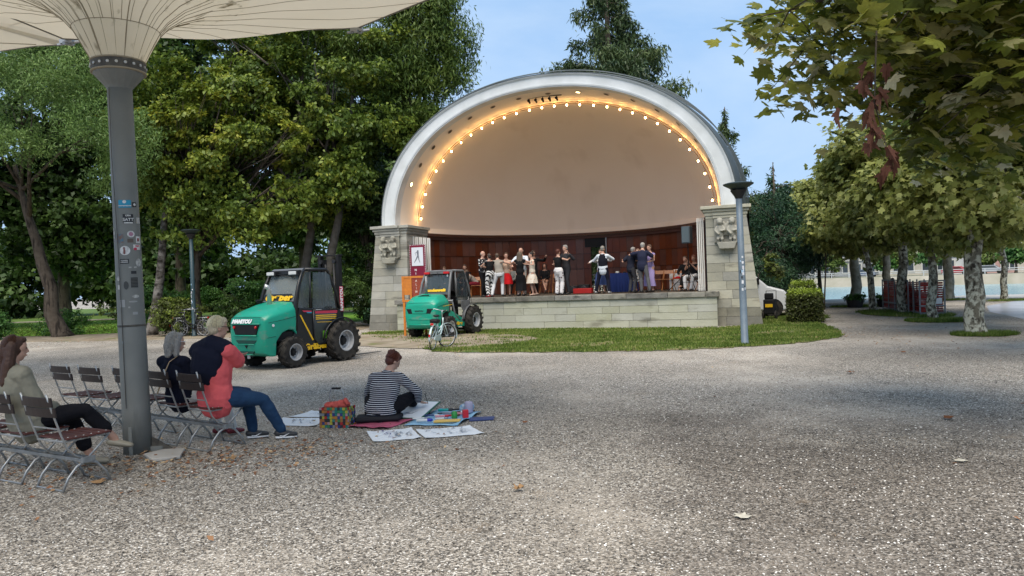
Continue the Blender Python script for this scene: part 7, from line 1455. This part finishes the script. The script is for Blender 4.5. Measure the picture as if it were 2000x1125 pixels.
t_ = empty('shrub', (13.9, 33, 0), 0, 'small shrub with orange red leaves beside the yew', 'shrub'); crown('foliage', t_, [(0, -.3, 3.6, .35, .3, .35)], 500, .10, mat('red_leaves', (1, 1, 1), .6, attr=[(0, (.20, .02, .01)), (1, (.45, .10, .03))]), seed=6); MB().tube([(0, 0, 0), (.05, -.2, 2), (0, -.3, 3.6)], [.04, .03, .01], 6).build('stem', M_bark, t_)
# clipped hedge on the lawn edge
hd = empty('clipped_hedge', (9.95, 25.4, 0), radians(-20), 'clipped box shaped hedge with yellow green top at the lawn corner', 'hedge')
g = np.random.default_rng(9)
def boxleaves(name, x0_, x1_, y0_, y1_, z0_, z1_, n, par, seed):
    g = np.random.default_rng(seed); P = g.uniform((x0_, y0_, z0_), (x1_, y1_, z1_), (n, 3)); f = g.integers(0, 5, n); j = g.normal(size=n)*.035
    P[f == 0, 0] = x0_+j[f == 0]; P[f == 1, 0] = x1_+j[f == 1]; P[f == 2, 1] = y0_+j[f == 2]; P[f == 3, 1] = y1_+j[f == 3]; P[f == 4, 2] = z1_+np.abs(j[f == 4])*2
    tone = np.clip(g.uniform(0, .55, n)+(f == 4)*.45+(P[:, 2] > z1_-.12)*.25, 0, 1); V, k = leaves(P, .085, 'kite', up=.5, droop=0, spread=.8, seed=seed); o = link(name, np_mesh(name, V, k, M_hedge, tone), par); o['kind'] = 'stuff'
boxleaves('foliage', -.42, .58, -.45, .6, .05, .98, 9000, hd, 5); MB().box(-.35, .51, -.38, .53, 0, .91).build('inner_twigs', mat('hedge_inside', (.03, .028, .012), .95, n=(20, .2)), hd)
hd2 = empty('clipped_hedge', (10.9, 29.6, 0), radians(-20), 'looser hedge with fresh yellow shoots behind the clipped one', 'hedge'); boxleaves('foliage', .28, 1.1, -.6, 1.6, .05, 1.2, 8000, hd2, 7); MB().box(.36, 1.02, -.5, 1.5, 0, 1.1).build('inner_twigs', mat('hedge_inside', (), .9), hd2)

# ---- the plane tree rows
def plane(label, x_, y_, r, n, seed, cr=2.6, zc=4.9, hz=2.2, mb=M_planeb, m=M_plane, fine=True, lean=(0, 0), off=(0, 0)):
    n = int(n*2.3); cr *= 1.12; hz += .35; zc -= .1
    zc -= .25; C = scatter((x_+off[0], y_+off[1], zc), (cr*.76, cr*.76, hz*.76), 30, seed, (.75, 1.15), .8)
    return tree(label, (x_, y_, 0), r, C, n, .19 if fine else .28, m, mb=mb, shape='lobe' if fine else 'kite', seed=seed+1, top=(x_+lean[0], y_+lean[1], 3.4), group='plane trees in rows by the river', name='plane_tree', fork=.80, taper=.35, up=.75, droop=.5, spread=.55, per=24, sub=.22)
plane('thick plane tree trunk with flaking bark, nearest on the right', 11.58, 18.5, .235, 17000, 200, 3.1, 5.45, 3.0, off=(.7, .6))
plane('plane tree, second thick trunk from the right, just left of the nearest', 13.81, 24.3, .155, 13000, 210, 3.0, 5.3, 2.5)
plane('plane tree with trunk between the two red racks', 14.85, 28.1, .20, 10000, 220, 2.9, 5.0, 2.4)
plane('slim leaning plane tree left of the red racks', 15.4, 31.6, .15, 8000, 230, 2.8, 4.9, 2.3, lean=(-.3, 0))
plane('broad pale trunked plane tree between the planters', 16.4, 35.3, .26, 9000, 240, 2.9, 4.9, 2.3, mb=M_planep, fine=False)
plane('far slim dark plane trunk left of the broad pale one', 17.75, 42.6, .12, 7000, 250, 3.2, 4.7, 2.0, fine=False, mb=M_bark)
plane('pale plane trunk right of the racks by the promenade', 22.6, 38.3, .27, 8000, 260, 2.9, 4.9, 2.2, mb=M_planep, fine=False)
plane('slim plane trunk by the park bench at the right', 23.8, 35.8, .16, 8000, 270, 2.9, 5.4, 2.2, fine=False)
plane('plane tree with pale trunk behind the people by the river', 18.9, 37.2, .22, 7000, 280, 2.7, 5.0, 2.2, mb=M_planep, fine=False)
plane('far plane tree at the end of the row behind the hedge', 15.8, 41.5, .18, 8000, 290, 2.8, 4.6, 2.3, fine=False, mb=M_planep)
plane('plane tree at the right edge behind the nearest trunk', 18.6, 22.0, .2, 9000, 300, 3.2, 5.6, 2.4)
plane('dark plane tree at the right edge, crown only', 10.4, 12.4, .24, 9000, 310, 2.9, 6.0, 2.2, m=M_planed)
# grass tufts round the feet of the planes
for k, (x_, y_, rx, ry, n, lb) in enumerate([(11.65, 18.3, .75, .55, 2600, 'ring of green grass at the foot of the thick plane trunk'), (13.6, 23.6, 1.0, .9, 3800, 'grass tuft at the foot of the second plane trunk'), (14.7, 27.9, 1.3, 2.6, 6500, 'long grass strip along the red racks'), (16.3, 34.6, 1.4, .9, 2200, 'grass patch round the broad pale plane trunk'), (22.8, 38.0, 1.2, .5, 1500, 'grass patch round the pale promenade plane trunk'), (24.0, 35.4, 1.4, .5, 1800, 'grass patch round the slim plane by the bench')]):
    grass('tree_grass', blob([(x_+cos(a_)*rx, y_+sin(a_)*ry) for a_ in [i*pi/4 for i in range(8)]], 40, .06), n, .10, lb, 90+k, thin=1.6)
# ---- near overhanging plane branch: big single leaves
nt_ = empty('plane_tree', (7.3, 6.2, 0), 0, 'near plane tree whose leafy branches hang into the upper right', 'tree', 'plane trees in rows by the river')
g = np.random.default_rng(400); br = MB(); anchors = []
LIMBS = [((7.3, 6.2, 3.4), (4.5, 6.4, 4.7), (2.55, 6.6, 4.05)), ((7.3, 6.2, 3.2), (5.0, 5.8, 4.3), (3.3, 5.6, 3.9)), ((7.3, 6.2, 3.5), (4.8, 7.4, 4.9), (3.4, 7.6, 4.3)), ((7.3, 6.2, 3.3), (5.6, 7.6, 4.2), (4.6, 8.0, 3.5)), ((7.3, 6.2, 3.0), (5.3, 6.6, 3.8), (4.3, 6.5, 3.3)),
         ((7.3, 6.2, 3.8), (5.0, 6.0, 5.0), (2.95, 6.2, 4.5)), ((7.3, 6.2, 3.2), (6.0, 8.2, 3.9), (5.6, 9.2, 3.3)), ((7.3, 6.2, 3.4), (5.6, 9.0, 4.9), (4.6, 9.6, 4.6))]
nb = Vector((7.3, 6.2, 0))
MB().tube([(0, 0, -.05), (0, 0, .3), (.02, 0, 2), (0, 0, 3.6)], [.36, .28, .25, .2], 14).build('trunk', M_planeb, nt_, True)
for a_, b_, c_ in LIMBS:
    P0, P1, P2 = Vector(a_), Vector(b_), Vector(c_); pts = [((1-t)**2*P0+2*t*(1-t)*P1+t*t*P2) for t in [i/8 for i in range(9)]]
    br.tube([p-nb for p in pts], [.09-.010*i for i in range(9)], 7)
    for i in range(2, 9):
        for _ in range(4):
            d = Vector((g.normal()*.4-.12, g.normal()*.45, g.normal()*.3-.12)); e = pts[i]+d; br.tube([pts[i]-nb, pts[i].lerp(e, .5)-nb+Vector((0, 0, .03)), e-nb], [.008, .006, .003], 4); anchors += [e, pts[i].lerp(e, .55)]
br.build('branches', M_bark, nt_, True, fixn=False)
# leaf with five lobes, slightly cupped; variants share meshes
def lobes():
    pts = [(0, 0), (.10, -.07), (.30, -.10), (.42, -.02), (.34, .07), (.56, .22), (.68, .40), (.50, .38), (.36, .36), (.40, .56), (.34, .66), (.20, .60), (.13, .80), (0, 1.02)]
    return pts+[(-x, y) for x, y in pts[-2:0:-1]]
LV = []
tones = [(.08, .105, .018), (.16, .19, .028), (.26, .28, .045), (.36, .36, .07), (.42, .40, .17), (.56, .54, .36)]
for v in range(6):
    M_l = mat('plane_leaf_%d' % v, tones[v], .45, trans=.5 if v < 5 else .3, n=(9, .2), c2=[c*.75 for c in tones[v]], spec=.4); s = MB(); pl_ = lobes(); cup = [.10, .22, .3, .16, .26, .35][v]; cen = (0, .32, .03)
    ring = [(x, y, -cup*(x*x*1.1+(y-.3)**2*.55)+.03*sin(9*x+v)) for x, y in pl_]; n_ = len(ring); s.add([cen]+ring, [(0, 1+i, 1+(i+1) % n_) for i in range(n_)]); s.tube([(0, 0, 0), (0, -.12, .03), (.02, -.35, .10)], [.009, .008, .007], 3)
    LV.append(s.mesh('leaf', M_l))
A = np.array([tuple(a) for a in anchors]); N1 = 4600
ai = g.integers(0, len(A), N1); P = A[ai]+g.normal(size=(N1, 3))*np.array([.16, .18, .13])
P2_ = g.uniform((3.2, 5.2, 3.6), (6.8, 9.5, 5.6), (3200, 3)); P = np.concatenate([P, P2_]); d0 = np.linalg.norm(P-np.array([0, 0, 1.72]), axis=1)
keep = (d0 > 4.3) & (P[:, 2] > 2.3); P = P[keep]; d0 = d0[keep]
# keep the lower left of the bough light and ragged
px_ = 1000+1444*P[:, 0]/P[:, 1]; order = np.argsort(d0+g.uniform(0, 1.2, len(d0))+np.where((px_ > 1980) | (P[:, 2]/P[:, 1] > .70), 50, 0))
def leaf_rot():
    n_ = Vector((g.normal()*.55, g.normal()*.55-.25, 1)).normalized(); d = Vector((g.normal(), g.normal(), -.9)); d = (d-n_*d.dot(n_)).normalized(); x_ = d.cross(n_); return Matrix(((x_.x, d.x, n_.x), (x_.y, d.y, n_.y), (x_.z, d.z, n_.z)))
acc = [[] for _ in range(6)]
for k, i in enumerate(order):
    v = int(g.choice(6, p=[.22, .26, .24, .14, .09, .05])); rot = leaf_rot(); sc = float(g.uniform(.12, .20)); p = Vector(P[i])-nb
    if k < 300: o_ = link('leaf', LV[v], nt_, p, rot.to_euler(), sc)
    else: acc[v].append((rot, sc, p))
s = MB(); vv = []; ff = []; mm = []
for v in range(6):
    me = LV[v]; co = np.array([tuple(q.co) for q in me.vertices]); pf = [tuple(q.vertices) for q in me.polygons if len(q.vertices) == 3][:30]
    for rot, sc, p in acc[v]:
        o0 = len(vv); W_ = co[:27]@np.array(rot).T*sc+np.array(p); vv += W_.tolist(); ff += [tuple(a+o0 for a in f) for f in pf if max(f) < 27]; mm += [v]*len([f for f in pf if max(f) < 27])
me = bpy.data.meshes.new('foliage'); me.from_pydata(vv, [], ff)
for v in range(6): me.materials.append(MC['plane_leaf_%d' % v])
me.polygons.foreach_set('material_index', mm); me.update(); o_ = link('foliage', me, nt_); o_['kind'] = 'stuff'
# withered brown leaves hanging from the bough
M_dead = mat('withered_leaf', (.13, .05, .03), .7, n=(12, .25), c2=(.06, .028, .02), trans=.2)
q = random.Random(8); dm = []
for v in range(3):
    s = MB(); pl_ = lobes(); ring = [(x*(.38+.1*v), y, .45*abs(x)**1.1-.25*(y-.3)**2) for x, y in pl_]; s.add([(0, .32, 0)]+ring, [(0, 1+i, 1+(i+1) % len(ring)) for i in range(len(ring))]); dm.append(s.mesh('withered_leaf', M_dead))
base = at_(1712, 120, 5.6); 
for k in range(24):
    t = k/24; c_ = at_(1706+10*sin(k)+30*t*(k > 17), 120+t*225, 5.6)
    o_ = link('withered_leaf', dm[k % 3], nt_, c_-nb+Vector((q.uniform(-.05, .05), q.uniform(-.05, .05), 0)), (radians(q.uniform(60, 115))*-1, radians(q.uniform(-25, 25)), q.uniform(0, 6)), q.uniform(.12, .17))
MB().tube([at_(1712, 60, 5.6)-nb, at_(1708, 200, 5.6)-nb, at_(1735, 300, 5.6)-nb], [.008, .005, .003], 5).build('dead_twig', M_bark, nt_)
o_ = link('withered_leaf', dm[0], nt_, at_(1640, 215, 5.6)-nb, (-1.5, .2, 1), .17)

# ================================================================== FAR BANK
def farpt(px, Y): return Vector(((px-1000)/1444*Y, Y, 0))
# embankment line across the river
FB = [(-200, 330), (40, 158), (68, 128), (90, 108), (160, 70), (400, 0)]
s = MB(); up_ = [(x*1.02, y*1.02) for x, y in FB]
for i in range(len(FB)-1):
    (x0_, y0_), (x1_, y1_) = FB[i], FB[i+1]; (u0, w0), (u1, w1) = [(x*1.012, y*1.012) for x, y in (FB[i], FB[i+1])]
    s.add([(x0_, y0_, -1.5), (x1_, y1_, -1.5), (u1, w1, .35), (u0, w0, .35)], [(0, 1, 2, 3)])
tag(s.build('embankment', mat('pale_rubble_bank', (.36, .33, .27), .95, n=(.5, .25), c2=(.24, .23, .17), bump=(1.5, .6)), fixn=False), 'pale sloping stone embankment across the river', kind='structure')
s = MB(); t1_ = [(x*1.012, y*1.012, .35) for x, y in FB]; t2_ = [(x*3+200, y*3+300, .35) for x, y in FB]; n_ = len(FB)
s.add(t1_+t2_, [(i, i+1, n_+i+1, n_+i) for i in range(n_-1)]); tag(s.build('far_bank', mat('far_road', (.25, .25, .24), .9, n=(.05, .2), c2=(.12, .15, .06)), fixn=False), 'street level of the town across the river', kind='structure')
def fb(t, back=0.):   # t in px of the picture, distance behind the bank edge
    for i in range(len(FB)-1):
        a, b_ = Vector(FB[i]), Vector(FB[i+1]); k = (t-1000)/1444
        den = (b_.x-a.x)-k*(b_.y-a.y); 
        if abs(den) < 1e-6: continue
        u = (k*a.y-a.x)/den
        if -.001 <= u <= 1.001: p = a.lerp(b_, u); L_ = p.length; return p*((L_+2+back)/L_), math.atan2(b_.y-a.y, b_.x-a.x)
    return Vector((0, 200)), 0
# parapet rail
s = MB()
for i in range(len(FB)-1):
    a = Vector(FB[i])*1.013; b_ = Vector(FB[i+1])*1.013; n_ = int((b_-a).length/3)
    for z_ in (.9, 1.25): s.tube([(a.x, a.y, z_), (b_.x, b_.y, z_)], .05, 4)
    for k in range(n_): p = a.lerp(b_, k/n_); s.box(p.x-.06, p.x+.06, p.y-.06, p.y+.06, .35, 1.3)
tag(s.build('railing', mat('pale_rail', (.5, .5, .48), .6)), 'pale railing along the far embankment', 'railing')
def house(px, back, w_, d_, st, m, label, roof=None, arch=False, h1=3.4, seed=0):
    p, a_ = fb(px, back); r = empty('town_house', (p.x, p.y, .35), a_, label, 'house', 'houses across the river'); H_ = st*h1; q = random.Random(seed)
    MB().box(-w_/2, w_/2, 0, d_, 0, H_).build('wall', m, r)
    rm_ = roof or mat('brown_tiles', (.14, .06, .04), .85, n=(.8, .2)); MB().hexa([(-w_/2-.4, -.4, H_), (w_/2+.4, -.4, H_), (w_/2+.4, d_+.4, H_), (-w_/2-.4, d_+.4, H_), (-w_/2+1.5, 3, H_+3.2), (w_/2-1.5, 3, H_+3.2), (w_/2-1.5, d_-3, H_+3.2), (-w_/2+1.5, d_-3, H_+3.2)]).build('roof', rm_, r)
    n_ = max(2, int(w_/2.6)); fr_ = mat('pale_window_frame', (.55, .53, .48), .7); gl = mat('dark_window', (.05, .06, .07), .2, spec=.8)
    wf = MB().box(-.72, .72, -.12, .02, -.1, 2.1).mesh('window', fr_); pn = MB().box(-.5, .5, -.14, -.1, .1, 1.9).mesh('pane', gl); ar = MB().prism([(-.55, 0), (.55, 0), (.55, 1.6)]+[(.55*cos(t), 1.6+.55*sin(t)) for t in [pi*i/6 for i in range(1, 6)]]+[(-.55, 1.6)], -.14, -.1, 'xz').mesh('pane', gl)
    for f in range(st):
        for k in range(n_):
            x_ = -w_/2+w_*(k+.5)/n_; o_ = link('window', wf, r, (x_, 0, f*h1+.7)); link('pane', ar if arch and f == 0 else pn, o_)
    MB().box(-w_/2-.1, w_/2+.1, -.18, .0, h1-.15, h1+.05).box(-w_/2-.2, w_/2+.2, -.3, .0, H_-.3, H_-.01).build('ledge', fr_, r); return r
cream = mat('cream_render', (.60, .55, .46), .85, n=(.4, .2)); pink = mat('pink_render', (.58, .36, .31), .85, n=(.4, .2)); whit = mat('white_render', (.66, .66, .63), .85, n=(.4, .2)); greyr = mat('grey_render', (.42, .42, .42), .85, n=(.4, .2)); redb = mat('red_render', (.42, .16, .12), .85)
house(1945, 14, 6, 10, 4, pink, 'pink fronted town house with arches across the river', arch=True, seed=1); house(1995, 14, 12, 12, 4, cream, 'cream town house at the right edge across the river', arch=True, seed=2)
house(1895, 16, 9, 10, 3, whit, 'white town house hidden behind the thick plane trunk', seed=3); house(1850, 22, 9, 10, 2, redb, 'reddish low house across the river', seed=4); house(1780, 18, 13, 10, 3, cream, 'cream house across the river above the red racks', seed=5)
house(1715, 26, 11, 10, 2, whit, 'white low house across the river behind the people', seed=6); house(1640, 20, 16, 10, 2, greyr, 'grey flat building across the river left of the broad trunk', seed=7, roof=mat('grey_flat', (.2, .2, .2), .8)); house(1575, 20, 12, 10, 2, greyr, 'grey concrete building behind the far hedge', seed=8, roof=mat('grey_flat', (), .8)); house(1520, 26, 12, 10, 3, cream, 'cream house far left across the river behind the yew', seed=9)
for k, (px, bk_, h_, lb) in enumerate([(1985, 4, 5, 'round tree before the cream house at the right edge'), (1925, 5, 4, 'small tree before the pink house'), (1820, 5, 5, 'round tree across the river right of the racks'), (1760, 6, 5.5, 'round tree across the river above the racks'), (1730, 3, 4, 'bushy tree on the embankment behind the people'), (1625, 4, 4.5, 'small tree before the grey building'), (1600, 12, 9, 'tall tree behind the far concrete building'), (1880, 28, 13, 'tall tree rising behind the white house'), (1700, 34, 14, 'tall tree behind the low white house')]):
    p, a_ = fb(px, bk_); tree(lb, (p.x, p.y, .35), .25, [(p.x+dx_, p.y, h_*.62+dz_, h_*.32, h_*.3, h_*.3) for dx_, dz_ in ((-h_*.18, 0), (h_*.18, 0), (0, h_*.15))], 2600, .5, M_cyp if k % 2 else M_shrub, seed=500+k, group='trees across the river')
for k, (px, m_, lb) in enumerate([(1868, (.35, .02, .03), 'red car parked across the river'), (1690, (.10, .13, .2), 'dark blue car parked across the river'), (1935, (.3, .31, .33), 'grey car parked across the river')]):
    p, a_ = fb(px, 3); c_ = empty('parked_car', (p.x, p.y, .37), a_, lb, 'car', 'cars parked across the river'); s = MB().prism([(-2.1, .3), (2.1, .3), (2.15, .8), (1.3, .95), (.7, 1.42), (-1.1, 1.42), (-1.8, .95), (-2.15, .85)], -.85, .85, 'xz'); s.build('body', mat('car_%d' % k, m_, .3), c_, bevel=.06); MB().prism([(1.15, .96), (.66, 1.34), (-1.05, 1.34), (-1.6, .96)], -.87, .87, 'xz').build('window', M_glass, c_)
    for x_ in (-1.35, 1.35): MB().lathe([(.32, -.9), (.32, .9)], 14, (x_, 0, .32), 'y').build('wheel', M_tyre, c_)
p, a_ = fb(1700, 0)
b = MB(); s = MB()
jt = empty('mooring_posts', (38, 54, -1.3), 0, 'dark mooring posts standing in the river at the right', 'posts')
for k, (x_, h_) in enumerate([(0, 1.4), (.9, 1.9), (1.5, 1.3), (2.2, 1.6)]): MB().lathe([(.12, -.5), (.12, h_), (.02, h_+.1)], 8, (x_, k*.3, 0)).build('post', M_iron, jt)

# ------------------------------------------------------------------ lettering becomes plain mesh
bpy.context.view_layer.update()
dg = bpy.context.evaluated_depsgraph_get()
for o in [o for o in bpy.data.objects if o.type == 'FONT']:
    me = bpy.data.meshes.new_from_object(o.evaluated_get(dg)); me.name = 'lettering'
    n_ = bpy.data.objects.new('lettering', me); COL.objects.link(n_); n_.parent = o.parent; n_.location = o.location; n_.rotation_euler = o.rotation_euler; n_.scale = o.scale
    bpy.data.objects.remove(o)
